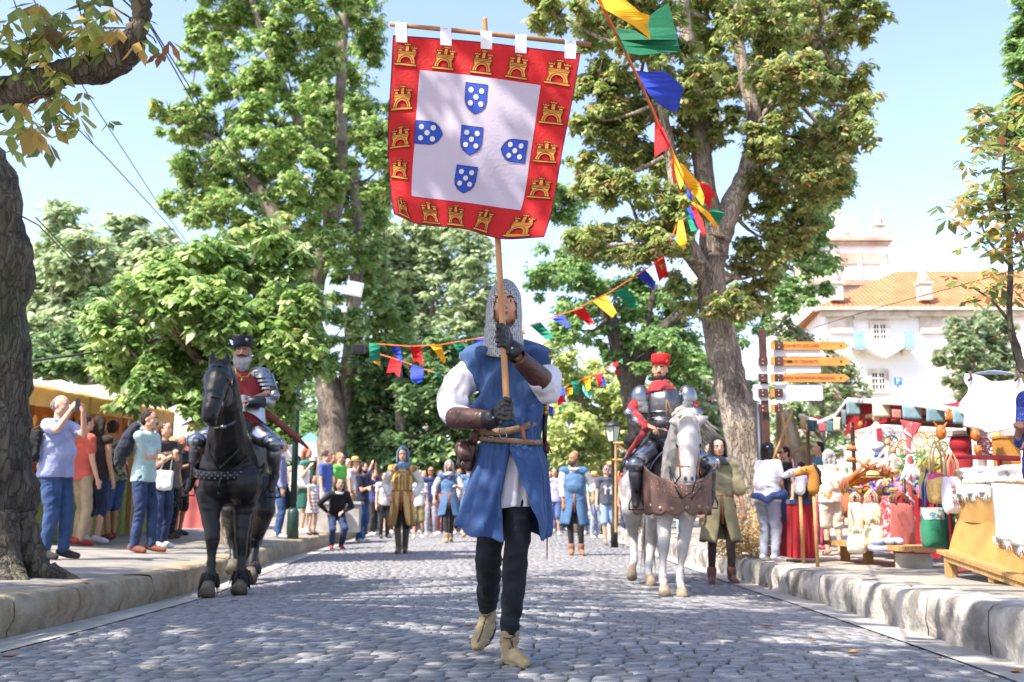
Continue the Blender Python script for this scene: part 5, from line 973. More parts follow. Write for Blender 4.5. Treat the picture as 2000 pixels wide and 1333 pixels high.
def strips(mb, roots, dirs, L, w, n, seed, wob=.03, grav=.5):      # hair locks: thin tapered tubes
    rg = random.Random(seed)
    for i in range(n):
        u = rg.random() * (len(roots) - 1); a = int(u); f = u - a; p = Vector(roots[a]).lerp(Vector(roots[min(a + 1, len(roots) - 1)]), f); d = Vector(dirs[a]).lerp(Vector(dirs[min(a + 1, len(dirs) - 1)]), f)
        p += Vector((rg.gauss(0, .012), rg.gauss(0, .012), rg.gauss(0, .01))); l = L * rg.uniform(.6, 1.1); pts = [p]; d = d.normalized()
        for k in range(4): d = (d + Vector((rg.gauss(0, wob), rg.gauss(0, wob), -grav * .25))).normalized(); pts.append(pts[-1] + d * l / 4)
        mb.tube(pts, [w, w * 1.1, w * .9, w * .6, .001], 5)
def horse_leg(mb, pts, rad): mb.chain([P(*p) for p in pts], rad, 12)
def hoof(t, a, b, m, r0=.048, r1=.068):
    mb = MB(); a, b = P(*a), P(*b); mb.tube([a, a.lerp(b, .5), b + Vector((0, -.02, 0))], [r0, (r0 + r1) / 2, r1], 14); obj('hoof', mb, m, t)
def white_horse():
    f = P(1316, 1167, 10.4); t = thing('horse', 'white horse in studded brown leather barding ridden by the man in the red hat', 'horse', (f.x, 10.4, GZ(f.x, 10.4)))
    E = lambda px, py, Y, a, b, c: (P(px, py, Y), (a, b, c)); b = MB()
    for q in (E(1332, 952, 10.75, .20, .27, .27), E(1310, 930, 11.2, .25, .45, .30), E(1272, 925, 12.0, .27, .42, .33), E(1258, 912, 12.4, .26, .33, .30), E(1330, 985, 10.7, .16, .2, .17), E(1340, 915, 10.55, .13, .2, .26)): b.ell(*q)
    b.chain([P(1328, 930, 10.75), P(1326, 880, 10.5), P(1334, 835, 10.3), P(1342, 822, 10.1)], [.2, .16, .13, .11])                # neck
    b.chain([P(1344, 830, 10.0), P(1344, 860, 9.88), P(1345, 890, 9.8), P(1345, 922, 9.75), P(1345, 935, 9.73)], [.098, .112, .09, .07, .062])      # head, seen from the front
    b.ell(P(1345, 862, 9.96), (.13, .14, .13)); b.ell(P(1345, 938, 9.72), (.066, .05, .05)); b.ell(P(1329, 872, 9.9), (.05, .06, .04)); b.ell(P(1362, 872, 9.9), (.05, .06, .04)); b.ell(P(1345, 920, 9.85), (.06, .1, .07))
    for s, x, y in ((-1, 1306, 824), (1, 1386, 813)): b.chain([P(1344 + s * 16, 832, 10.0), P((1344 + s * 18 + x) / 2, (830 + y) / 2 - 3, 10.0), P(x, y, 9.98)], [.038, .04, .006], 8)
    horse_leg(b, [(1302, 985, 10.62), (1298, 1020, 10.6), (1296, 1066, 10.5), (1296, 1074, 10.5), (1295, 1100, 10.46), (1295, 1132, 10.44), (1297, 1146, 10.4)], [.115, .078, .062, .056, .033, .046, .038])
    horse_leg(b, [(1346, 985, 10.62), (1340, 1025, 10.6), (1334, 1068, 10.52), (1333, 1077, 10.52), (1330, 1104, 10.5), (1328, 1136, 10.46), (1331, 1149, 10.42)], [.115, .078, .062, .056, .033, .046, .038])
    horse_leg(b, [(1240, 950, 12.2), (1233, 992, 12.1), (1236, 1040, 12.45), (1236, 1053, 12.45), (1238, 1078, 12.35), (1238, 1098, 12.25), (1235, 1106, 12.15)], [.19, .12, .068, .06, .042, .048, .042])
    horse_leg(b, [(1285, 950, 12.0), (1281, 1000, 11.8), (1273, 1056, 12.2), (1272, 1066, 12.2), (1268, 1092, 12.05), (1265, 1116, 11.95), (1268, 1126, 11.9)], [.19, .12, .068, .06, .042, .048, .044])
    fobj('body', b, .011, m_whitehorse, t, 5, wrinkle(.005, 6, 2))
    hoof(t, (1297, 1147, 10.4), (1299, 1166, 10.34), m_hoof); hoof(t, (1331, 1150, 10.42), (1333, 1170, 10.36), m_hoof); hoof(t, (1235, 1107, 12.14), (1234, 1128, 12.05), m_hoof, .045, .06); hoof(t, (1269, 1127, 11.9), (1273, 1145, 11.8), m_hoof)
    for s in (-1, 1): e = MB(); e.ell(P(1345 + s * 21.5, 871, 9.855), (.020, .026, .022)); obj('eye', e, mat('horse_eye', '#120c0a', .15, bump=0), t); e = MB(); e.ell(P(1345 + s * 6.5, 935, 9.675), (.015, .012, .02)); obj('nostril', e, mat('nostril', '#3a3233', .7), t)
    e = MB(); e.ell(P(1345, 947, 9.70), (.04, .03, .022)); obj('lip', e, mat('grey_muzzle', '#7f7876', .6), t)
    m_ = MB(); strips(m_, [P(1332, 822, 9.95), P(1345, 815, 9.93), P(1358, 822, 9.95)], [Vector((0, -.25, -1))] * 3, .44, .012, 130, 4, .05); strips(m_, [P(1345, 812, 10.1), P(1340, 800, 10.35), P(1334, 815, 10.6), P(1330, 850, 10.8)], [Vector((.6, -.3, -.3))] * 4, .34, .016, 150, 5, .08); strips(m_, [P(1345, 812, 10.1), P(1340, 800, 10.35), P(1334, 820, 10.6)], [Vector((-.5, -.5, .1))] * 3, .22, .018, 60, 6, .06); m_.ell(P(1343, 814, 10.25), (.11, .22, .085)); obj('mane', m_, m_mane_w, t)
    m_ = MB(); strips(m_, [P(1262, 950, 12.75), P(1270, 950, 12.75)], [Vector((0, .1, -1))] * 2, 1.0, .018, 60, 7, .03); obj('tail', m_, m_mane_w, t)
    # bridle
    ml = mat('tan_bridle', '#8d4f32', .5); mb = MB(); H = lambda x, y, Y: P(x, y, Y)
    mb.tube([H(1326, 908, 9.84), H(1331, 911, 9.73), H(1345, 912, 9.69), H(1359, 911, 9.73), H(1363, 908, 9.84)], .009, 6); mb.tube([H(1322, 845, 9.93), H(1326, 880, 9.86), H(1327, 908, 9.82), H(1329, 930, 9.8)], .008, 6); mb.tube([H(1367, 845, 9.93), H(1364, 880, 9.86), H(1362, 908, 9.82), H(1360, 930, 9.8)], .008, 6); mb.tube([H(1322, 845, 9.93), H(1333, 846, 9.83), H(1345, 846, 9.8), H(1357, 846, 9.83), H(1367, 845, 9.93)], .008, 6); obj('bridle', mb, ml, t)
    mb = MB(); mb.tube([H(1329, 930, 9.78), H(1318, 945, 10), H(1305, 905, 10.6), H(1285, 846, 11)], .007, 6); mb.tube([H(1361, 930, 9.78), H(1352, 962, 10), H(1330, 975, 10.2), H(1310, 935, 10.45), H(1296, 860, 10.9)], .007, 6); mb.tube([H(1318, 950, 10.2), H(1333, 975, 10.3), H(1345, 1000, 10.35)], .008, 6); mb.tube([H(1372, 950, 10.2), H(1350, 975, 10.3), H(1338, 992, 10.35)], .008, 6); obj('reins', mb, m_strap_b, t)
    # barding: chest and flank skirt with scalloped hem and studs
    rr = []; rim = []; n = 64
    for j in range(14):
        v = j / 13; row = []
        for i in range(n + 1):
            th = math.pi * (-.74 + 1.48 * i / n)           # 0 faces the camera
            hem = .05 * abs(math.sin(th * 5.5)) if v > .6 else 0
            ctr = P(1322, 960, 10.75); a = .34 - .03 * v + .02 * math.sin(th * 11) * v; L = 1.25
            x = ctr.x + a * math.sin(max(-math.pi / 2, min(math.pi / 2, th))); y = 10.72 - .42 * math.cos(th) if abs(th) < math.pi / 2 else 10.72 + (abs(th) - math.pi / 2) * .75
            if abs(th) > math.pi / 2 : x = ctr.x + (a + .02 * (abs(th) - 1.57)) * (1 if th > 0 else -1) - .1 * (abs(th) - 1.57)
            top = P(0, 945, 10.5).z + (.22 * min(1, abs(th) / 1.6) ** 1.5 if abs(th) < 1.6 else .22 + .05 * (abs(th) - 1.6)); bot = P(0, 1004, 10.4).z + .03
            row.append(Vector((x, y, top + (bot - top) * v - (hem * (v - .6) / .4 if v > .6 else 0))))
        rr.append(row)
    mb = MB(); w = n + 1; mb.add([p for r in rr for p in r], [(j * w + i, j * w + i + 1, (j + 1) * w + i + 1, (j + 1) * w + i) for j in range(13) for i in range(n)]); o = obj('barding', mb, m_barding, t); md = o.modifiers.new('s', 'SOLIDIFY'); md.thickness = .012
    ctr = P(1322, 960, 10.9)
    for j, st, r in ((2, 2, .009), (3, 3, .009), (5, 3, .009), (11, 6, .026)):
        for i in range(3, n - 2, st):
            p = rr[j][i]; d = Vector((p.x - ctr.x, p.y - ctr.y, 0)).normalized(); mb = MB(); mb.ell(p + d * .008, r, 8, 5); obj('stud', mb, mat('bronze_stud', '#97816c', .4, metal=.6), o)
    mb = MB(); mb.tube([p + Vector((0, -.008, 0)) for p in rr[7]], .006, 5); obj('seam', mb, m_strap_b, o)
    mb = MB(); mb.ell(P(1292, 870, 11.2), (.24, .36, .09)); mb.ell(P(1290, 862, 10.95), (.13, .05, .12)); mb.ell(P(1285, 855, 11.55), (.18, .06, .13)); fobj('saddle', mb, .02, m_strap_b, t, 2)
    mb = MB(); mb.grid(lambda u, v: (lambda q: (q.x + (.02 - .30 * math.sin(v * 1.6)), q.y - .5 + u * .9, q.z - .02 - .42 * v ** 1.4))(P(1300, 872, 11.25)), 12, 10); o = obj('saddle_cloth', mb, cloth('#4a4560'), t); o.modifiers.new('s', 'SOLIDIFY').thickness = .01
def leg_armour(t, hip, knee, ankle, toe, r=.095, name=True):
    d = Vector((0, -1, 0)); b = MB(); b.tube([hip, hip.lerp(knee, .35), hip.lerp(knee, .7), knee + (hip - knee) * .12], [r * 1.05, r * 1.12, r * .98, r * .82], 18); obj('cuisse', b, m_armour, t)
    b = MB(); b.ell(knee + d * .02, (r * .95, r * .95, r * .85), 18, 12); b.ell(knee + Vector((r * .9 * (1 if knee.x > hip.x else -1), .0, 0)), (r * .25, r * .55, r * .6)); obj('knee_cop', b, m_armour, t)
    b = MB(); b.tube([knee.lerp(ankle, .1), knee.lerp(ankle, .35), knee.lerp(ankle, .7), knee.lerp(ankle, .95)], [r * .72, r * .78, r * .6, r * .5], 18); obj('greave', b, m_darkarmour, t)
    b = MB(); b.chain([ankle + (knee - ankle) * .08, ankle, toe], [r * .55, r * .55, r * .35], 12); fobj('boot', b, .014, mat('boot_leather', '#2f2823', .6), t, 2)
def stirrup(t, p, m=m_strap_b):
    b = MB(); w = .075; b.tube([p + Vector((-w, 0, 0)), p + Vector((-w, 0, .06)), p + Vector((-w * .4, 0, .15)), p + Vector((w * .4, 0, .15)), p + Vector((w, 0, .06)), p + Vector((w, 0, 0)), p + Vector((-w, 0, 0))], .008, 6); b.tube([p + Vector((0, 0, .15)), p + Vector((0, .05, .6))], .01, 6, flat=.4); obj('stirrup', b, m, t)
def hand(mb, w, d, palm_n, s=1.0, curl=1.0, side=1):
    """palm and five fingers from the wrist w along d; palm faces palm_n"""
    d = Vector(d).normalized(); n = Vector(palm_n); n = (n - d * n.dot(d)).normalized(); r = d.cross(n) * side; L = .085 * s
    c = w + d * L * .6; mb.ell(c, (d * L * .62, r * .042 * s, n * .017 * s), 12, 8); mb.cap(w - d * .02, .026 * s, w + d * .02, .027 * s, 10)
    for i in range(4):
        p = w + d * L + r * (.030 - .0195 * i) * s; ln = (.068, .076, .071, .055)[i] * s; a = .35 * curl; dd = d.copy(); pts = [p - d * .02 * s, p]
        for k in range(3): dd = (dd * math.cos(a) + n * math.sin(a)).normalized(); a *= 1.35; pts.append(pts[-1] + dd * ln * (.45, .32, .25)[k])
        mb.chain(pts, [.0105 * s, .0098 * s, .009 * s, .0083 * s, .007 * s], 7)
    p = w + d * L * .25 + r * .032 * s; mb.chain([p, p + (d * .6 + r * .7 + n * .3) * .035 * s, p + (d * 1.2 + r * .75 + n * .8) * .045 * s], [.013 * s, .0115 * s, .009 * s], 7)
def red_rider():
    Y = 11.05; M = lambda x, y, d=0: P(x, y, Y + d); t = thing('person', 'bearded rider in red pillbox hat and dark breastplate on the white horse', 'person', tuple(M(1292, 860)))
    b = MB(); fwd = Vector((-.28, -1, 0)).normalized(); rt = Vector((1, -.28, 0)).normalized(); hc = M(1289, 724); head_blob(b, hc, .122, fwd, rt, neckto=M(1292, 757, .02))
    b.ell(M(1298, 795), (.19, .13, .2)); b.ell(M(1296, 850), (.17, .14, .16)); b.chain([M(1252, 770), M(1232, 805, -.02), M(1262, 832, -.2)], [.06, .05, .04]); b.chain([M(1342, 770), M(1352, 805, -.02), M(1330, 830, -.3)], [.06, .05, .04])
    b.chain([M(1280, 862), M(1244, 905, -.3), M(1241, 975, -.15)], [.1, .07, .05]); b.chain([M(1312, 862), M(1378, 905, -.3), M(1385, 970, -.15)], [.1, .07, .05]); hand(b, M(1264, 832, -.22), Vector((.9, -.35, -.35)), Vector((0, .3, -1)), 1.05, 1.6, 1)
    fobj('body', b, .010, m_skin, t, 2); face_parts(t, hc, .122, fwd, rt, m_skin)
    b = MB(); z = lambda o: hc + rt * o[0] + fwd * o[1] + Vector((0, 0, o[2]))
    b.ell(z((0, -.035, .0)), (rt * .078, fwd * .075, Vector((0, 0, .085)))); obj('hair', b, mat('dark_hair', '#17110e', .8, scale=40, bump=.6, bscale=150), t)
    b = MB(); b.ell(z((0, .058, -.088)), (rt * .043, fwd * .035, Vector((0, 0, .034)))); b.tube([z((-.026, .088, -.042)), z((0, .101, -.034)), z((.026, .088, -.042))], [.004, .008, .004], 6)
    for s in (-1, 1): b.chain([z((s * .068, .01, -.035)), z((s * .056, .035, -.075)), z((s * .02, .07, -.092))], [.012, .018, .02], 8)
    obj('beard', b, mat('dark_hair', '#17110e', .8), t)
    b = MB(); b.tube([M(1290, 714, -.01), M(1290.5, 706, -.01), M(1290.5, 696, -.01), M(1290.5, 693, -.01), M(1290.5, 692, -.01)], [.095, .1, .104, .098, .03], 28, flat=1.05); h = obj('pillbox_hat', b, mat('hat_red', '#c00f18', .8, var=.08, bump=.15), t)
    b = MB(); p = M(1301, 704, -.095); b.tube([p + Vector((.014 * math.cos(a), -.004, .016 * math.sin(a))) for a in [i * .524 for i in range(13)]], .004, 6); b.ell(p, (.007, .006, .009)); obj('badge', b, m_brass, h)
    b = MB(); b.tube([M(1291, 762, 0), M(1290, 752, -.01), M(1289, 744, -.01)], [.16, .125, .095], 24, flat=.85); b.ell(M(1292, 763), (.17, .12, .05)); fobj('collar', b, .012, m_redcloth, t, 2, wrinkle(.008, 12, 2))
    b = MB(); b.tube([M(1299, 842, .0), M(1299, 825, .0), M(1299, 818, .0)], [.178, .17, .172], 32, flat=.72, up=(1, 0, 0)); obj('fauld', b, m_darkarmour, t)
    b = MB(); pts = [(1299, 820, .165, .7), (1299, 812, .175, .75), (1299, 800, .188, .8), (1299, 785, .196, .82), (1299, 772, .185, .76), (1298, 763, .15, .7), (1297, 760, .1, .7)]; rings = []
    for x, y, r, f in pts: c = M(x, y); rings.append([c + Vector((r * math.sin(a), -r * f * math.cos(a) * (1.06 if abs(math.sin(a)) < .2 and math.cos(a) > 0 else 1), 0)) for a in [2 * math.pi * k / 40 for k in range(40)]])
    b.loft(rings); br = obj('breastplate', b, m_darkarmour, t)
    for y in (818, 806): b = MB(); c = M(1299, y); b.tube([c + Vector((.186 * math.sin(a), -.150 * math.cos(a), 0)) for a in [-1.7 + i * .17 for i in range(21)]], .008, 6); obj('band', b, m_armour, br)
    b = MB()
    for y, r in ((768, .172), (803, .19), (812, .182), (825, .176), (837, .18)):
        for i in range(9): a = -1.1 + i * .275; c = M(1299, y); b.ell(c + Vector((r * math.sin(a), -r * .8 * math.cos(a), 0)), .006, 6, 4)
    obj('rivets', b, m_armour, br)
    b = MB(); b.tube([M(1302, 781, -.175), M(1301, 800, -.18), M(1303, 822, -.18)], .005, 5); b.tube([M(1303, 781, -.175), M(1309, 800, -.18), M(1311, 818, -.17)], .005, 5); obj('cord', b, mat('hemp_cord', '#8d6b48', .9), t)
    b = MB(); b.chain([M(1255, 772), M(1240, 795, -.01), M(1233, 808, -.03), M(1262, 834, -.2)], [.085, .075, .066, .052]); fobj('sleeve', b, .012, m_redcloth, t, 2, wrinkle(.008, 12, 5))
    b = MB(); b.chain([M(1340, 772), M(1352, 792, -.01), M(1355, 805, -.03), M(1335, 830, -.25)], [.08, .072, .062, .05]); fobj('sleeve', b, .012, m_redcloth, t, 2, wrinkle(.008, 12, 6))
    for s, x in ((-1, 1250), (1, 1343)):
        for i, (dx, y, r) in enumerate(((0, 771, .1), (-3, 783, .098), (-5, 791, .094))): b = MB(); c = M(x + s * -dx * -1, y); rings = [[c + Vector((r * 1.02 * math.cos(th) * math.cos(a) + s * -.02 * (1 - math.cos(th)), r * math.cos(th) * math.sin(a), r * 1.05 * math.sin(th) - .035 * (1 - math.sin(th)) * 1)) for a in [2 * math.pi * k / 24 for k in range(24)]] for th in ([R(q) for q in (-18, 0, 20, 40, 60, 78, 90)] if i == 0 else [R(-25), R(-10), R(8)])]; b.loft(rings); obj('pauldron', b, m_armour, t)
    b = MB(); b.tube([M(1229, 808, -.09), M(1229, 808, -.10), M(1229, 808, -.115)], [.056, .054, .015], 24); b.ell(M(1229, 808, -.115), .01); obj('elbow_disc', b, m_armour, t)
    b = MB(); b.tube([M(1236, 816, -.06), M(1247, 824, -.12), M(1258, 831, -.18)], [.062, .06, .05], 18); obj('vambrace', b, m_armour, t); b = MB(); b.tube([M(1349, 800, -.06), M(1362, 808, -.12), M(1358, 822, -.2)], [.062, .06, .05], 18); obj('vambrace', b, m_armour, t)
    b = MB(); b.tube([M(1300, 842), M(1298, 858), M(1296, 872)], [.17, .19, .2], 28, flat=.8, up=(1, 0, 0)); b.ell(M(1236, 862, .1), (.1, .14, .09)); fobj('skirt', b, .016, m_blackcloth, t, 2, wrinkle(.02, 8, 6))
    b = MB(); b.chain([M(1265, 838, -.15), M(1248, 858, -.2), M(1232, 880, -.15), M(1222, 900, -.1)], [.03, .035, .025, .015]); fobj('sash', b, .01, m_redcloth, t, 1)
    b = MB()
    for i in range(5): b.tube([M(1276, 838, -.3), M(1262 - i * 2, 860 + i * 3, -.32), M(1240 - i * 6, 885 + i * 4, -.3), M(1222 - i * 3, 905 + i * 6, -.2)], .006, 5)
    obj('strap', b, m_strap_b, t)
    leg_armour(t, M(1276, 868, -.05), M(1241, 908, -.30), M(1243, 968, -.2), M(1242, 988, -.42), .1); leg_armour(t, M(1318, 868, -.05), M(1384, 905, -.30), M(1388, 965, -.2), M(1387, 985, -.42), .1)
    stirrup(t, M(1243, 996, -.28)); stirrup(t, M(1388, 993, -.28))
def black_horse():
    f = P(440, 1158, 10.7); t = thing('horse', 'black horse with feathered feet and studded breast strap near the left kerb', 'horse', (f.x, 10.7, GZ(f.x, 10.7)))
    E = lambda px, py, Y, a, b_, c: (P(px, py, Y), (a, b_, c)); b = MB()
    for q in (E(448, 915, 10.9, .31, .32, .34), E(460, 905, 11.5, .32, .5, .36), E(470, 900, 12.3, .33, .42, .35), E(475, 915, 12.7, .31, .32, .32), E(425, 945, 10.8, .2, .2, .22), E(476, 945, 10.8, .2, .22, .22), E(446, 965, 10.9, .2, .2, .14)): b.ell(*q)
    b.chain([P(448, 895, 10.85), P(445, 845, 10.55), P(443, 790, 10.35), P(440, 745, 10.25), P(436, 728, 10.2)], [.27, .20, .15, .12, .105])
    b.chain([P(430, 722, 10.1), P(425, 742, 9.95), P(418, 775, 9.8), P(411, 803, 9.68), P(409, 812, 9.66)], [.105, .125, .098, .082, .075])
    b.ell(P(426, 742, 10.0), (.145, .14, .12)); b.ell(P(409, 815, 9.66), (.078, .07, .06)); b.ell(P(413, 824, 9.75), (.055, .08, .05)); b.ell(P(404, 745, 9.97), (.045, .05, .04)); b.ell(P(445, 743, 9.97), (.045, .05, .04)); b.ell(P(440, 775, 9.98), (.07, .12, .12))
    for x, y, x0 in ((414, 686, 416), (443, 685, 441)): b.chain([P(x0, 722, 10.12), P((x0 + x) / 2 + 1, 705, 10.1), P(x, y, 10.08)], [.045, .042, .006], 8)
    horse_leg(b, [(412, 965, 10.8), (411, 1005, 10.75), (415, 1050, 10.68), (415, 1060, 10.68), (413, 1092, 10.66), (411, 1126, 10.64), (408, 1142, 10.6)], [.16, .1, .078, .07, .044, .06, .05])
    horse_leg(b, [(478, 965, 10.9), (475, 1005, 10.9), (472, 1048, 10.85), (472, 1058, 10.85), (472, 1088, 10.85), (472, 1120, 10.82), (470, 1136, 10.8)], [.16, .1, .078, .07, .044, .06, .05])
    horse_leg(b, [(505, 955, 12.5), (515, 995, 12.3), (501, 1048, 12.7), (500, 1056, 12.7), (496, 1080, 12.5), (492, 1104, 12.35), (490, 1115, 12.25)], [.22, .14, .085, .075, .055, .06, .055])
    horse_leg(b, [(455, 955, 12.6), (452, 995, 12.4), (455, 1040, 12.8), (455, 1050, 12.8), (456, 1075, 12.8), (456, 1095, 12.7)], [.2, .13, .085, .075, .05, .05])
    fobj('body', b, .012, m_blackhorse, t, 5, wrinkle(.006, 6, 3))
    for a, c in (((408, 1140, 10.6), (404, 1162, 10.5)), ((470, 1134, 10.8), (468, 1156, 10.72)), ((490, 1114, 12.25), (489, 1131, 12.15)), ((456, 1095, 12.7), (455, 1116, 12.65))): hoof(t, a, c, m_hoofdark, .06, .088)
    for i, (x, y, Y) in enumerate(((410, 1122, 10.64), (472, 1116, 10.82), (492, 1100, 12.35))):
        fe = MB(); c = P(x, y, Y); ring = [c + Vector((.06 * math.cos(a), .06 * math.sin(a), 0)) for a in [k * .785 for k in range(9)]]; strips(fe, ring, [Vector((math.cos(a) * .35, math.sin(a) * .35, -1)) for a in [k * .785 for k in range(9)]], .17, .010, 90, i, .06); obj('feathering', fe, m_mane_b, t)
    for s, x, y in ((-1, 403, 744), (1, 447, 742)): e = MB(); e.ell(P(x, y, 9.90), (.014, .02, .017)); obj('eye', e, mat('horse_eye', '#120c0a', .15, bump=0), t)
    for x in (403, 417): e = MB(); e.ell(P(x, 811, 9.60), (.013, .01, .018)); obj('nostril', e, mat('nostril_dark', '#030303', .8), t)
    e = MB(); e.ell(P(410, 788, 9.66), (.022, .012, .03)); obj('snip', e, mat('pink_snip', '#9c8379', .6), t)
    m_ = MB(); strips(m_, [P(428, 708, 10.05), P(436, 706, 10.05)], [Vector((-.1, -.35, -1)), Vector((.1, -.35, -1))], .26, .012, 60, 4, .06); strips(m_, [P(440, 706, 10.25), P(452, 730, 10.4), P(458, 770, 10.55), P(462, 810, 10.7)], [Vector((.35, -.2, -.8))] * 4, .3, .016, 220, 5, .07, .8); obj('mane', m_, m_mane_b, t)
    m_ = MB(); strips(m_, [P(478, 940, 13.0), P(486, 940, 13.0)], [Vector((0.1, .1, -1))] * 2, 1.1, .02, 60, 7, .03); obj('tail', m_, m_mane_b, t)
    mb = MB(); H = P
    mb.tube([H(397, 782, 9.83), H(402, 777, 9.70), H(416, 774, 9.66), H(431, 779, 9.72), H(438, 787, 9.86)], .010, 6); mb.tube([H(452, 730, 10.05), H(447, 760, 9.93), H(437, 790, 9.82), H(430, 815, 9.78)], .009, 6); mb.tube([H(400, 735, 10.0), H(398, 760, 9.9), H(397, 790, 9.8)], .009, 6); mb.tube([H(404, 722, 10.0), H(416, 716, 9.93), H(430, 715, 9.93), H(446, 720, 10.02)], .009, 6); obj('bridle', mb, m_strap_b, t)
    mb = MB(); mb.box(H(433, 790, 9.78), (.03, .012, .05)); mb.box(H(436, 834, 9.95), (.05, .012, .03)); mb.tube([H(452, 740, 9.98), H(452, 752, 9.97)], .012, 6); obj('buckle', mb, m_steel, t)
    mb = MB(); mb.tube([H(418, 838, 9.95), H(436, 836, 9.98), H(455, 826, 10.2), H(470, 815, 10.6)], .014, 6, flat=.4); mb.tube([H(478, 838, 10.55), H(465, 880, 10.5), H(428, 918, 10.55)], .012, 6, flat=.5); mb.tube([H(406, 850, 10.5), H(408, 885, 10.5), H(428, 918, 10.52)], .012, 6, flat=.5); mb.tube([H(490, 845, 10.9), H(488, 890, 10.7), H(450, 925, 10.55)], .012, 6, flat=.5); obj('neck_strap', mb, m_strap_b, t)
    rows = []
    for th in [-1.75 + 3.5 * i / 40 for i in range(41)]:
        c = P(448, 925, 10.95); a = .365; x = c.x + a * math.sin(th); y = c.y - .40 * math.cos(th); z = P(0, 930, 10.6).z + .07 * th * th * .5; rows.append((Vector((x, y, z + .045)), Vector((x, y, z - .045))))
    mb = MB(); mb.add([p for r in rows for p in r], [(2 * i, 2 * i + 1, 2 * i + 3, 2 * i + 2) for i in range(40)]); o = obj('breast_strap', mb, m_strap_b, t); o.modifiers.new('s', 'SOLIDIFY').thickness = .015
    mb = MB()
    for i in range(11, 29):
        for dz in ((-.028, .028) if i % 2 else (0,)): p = (rows[i][0] + rows[i][1]) / 2; mb.ell(p + Vector((0, -.012, dz)), .009, 6, 4)
    obj('studs', mb, m_steel, o); mb = MB(); mb.tube([H(430, 935, 10.52), H(426, 965, 10.6)], .018, 6, flat=.4); mb.ell(H(427, 964, 10.56), .014); obj('drop_strap', mb, m_strap_b, t)
    mb = MB(); mb.ell(P(470, 850, 11.4), (.28, .38, .1)); mb.ell(P(466, 838, 11.1), (.16, .06, .14)); mb.ell(P(470, 838, 11.8), (.2, .07, .14)); fobj('saddle', mb, .02, m_strap_b, t, 2)
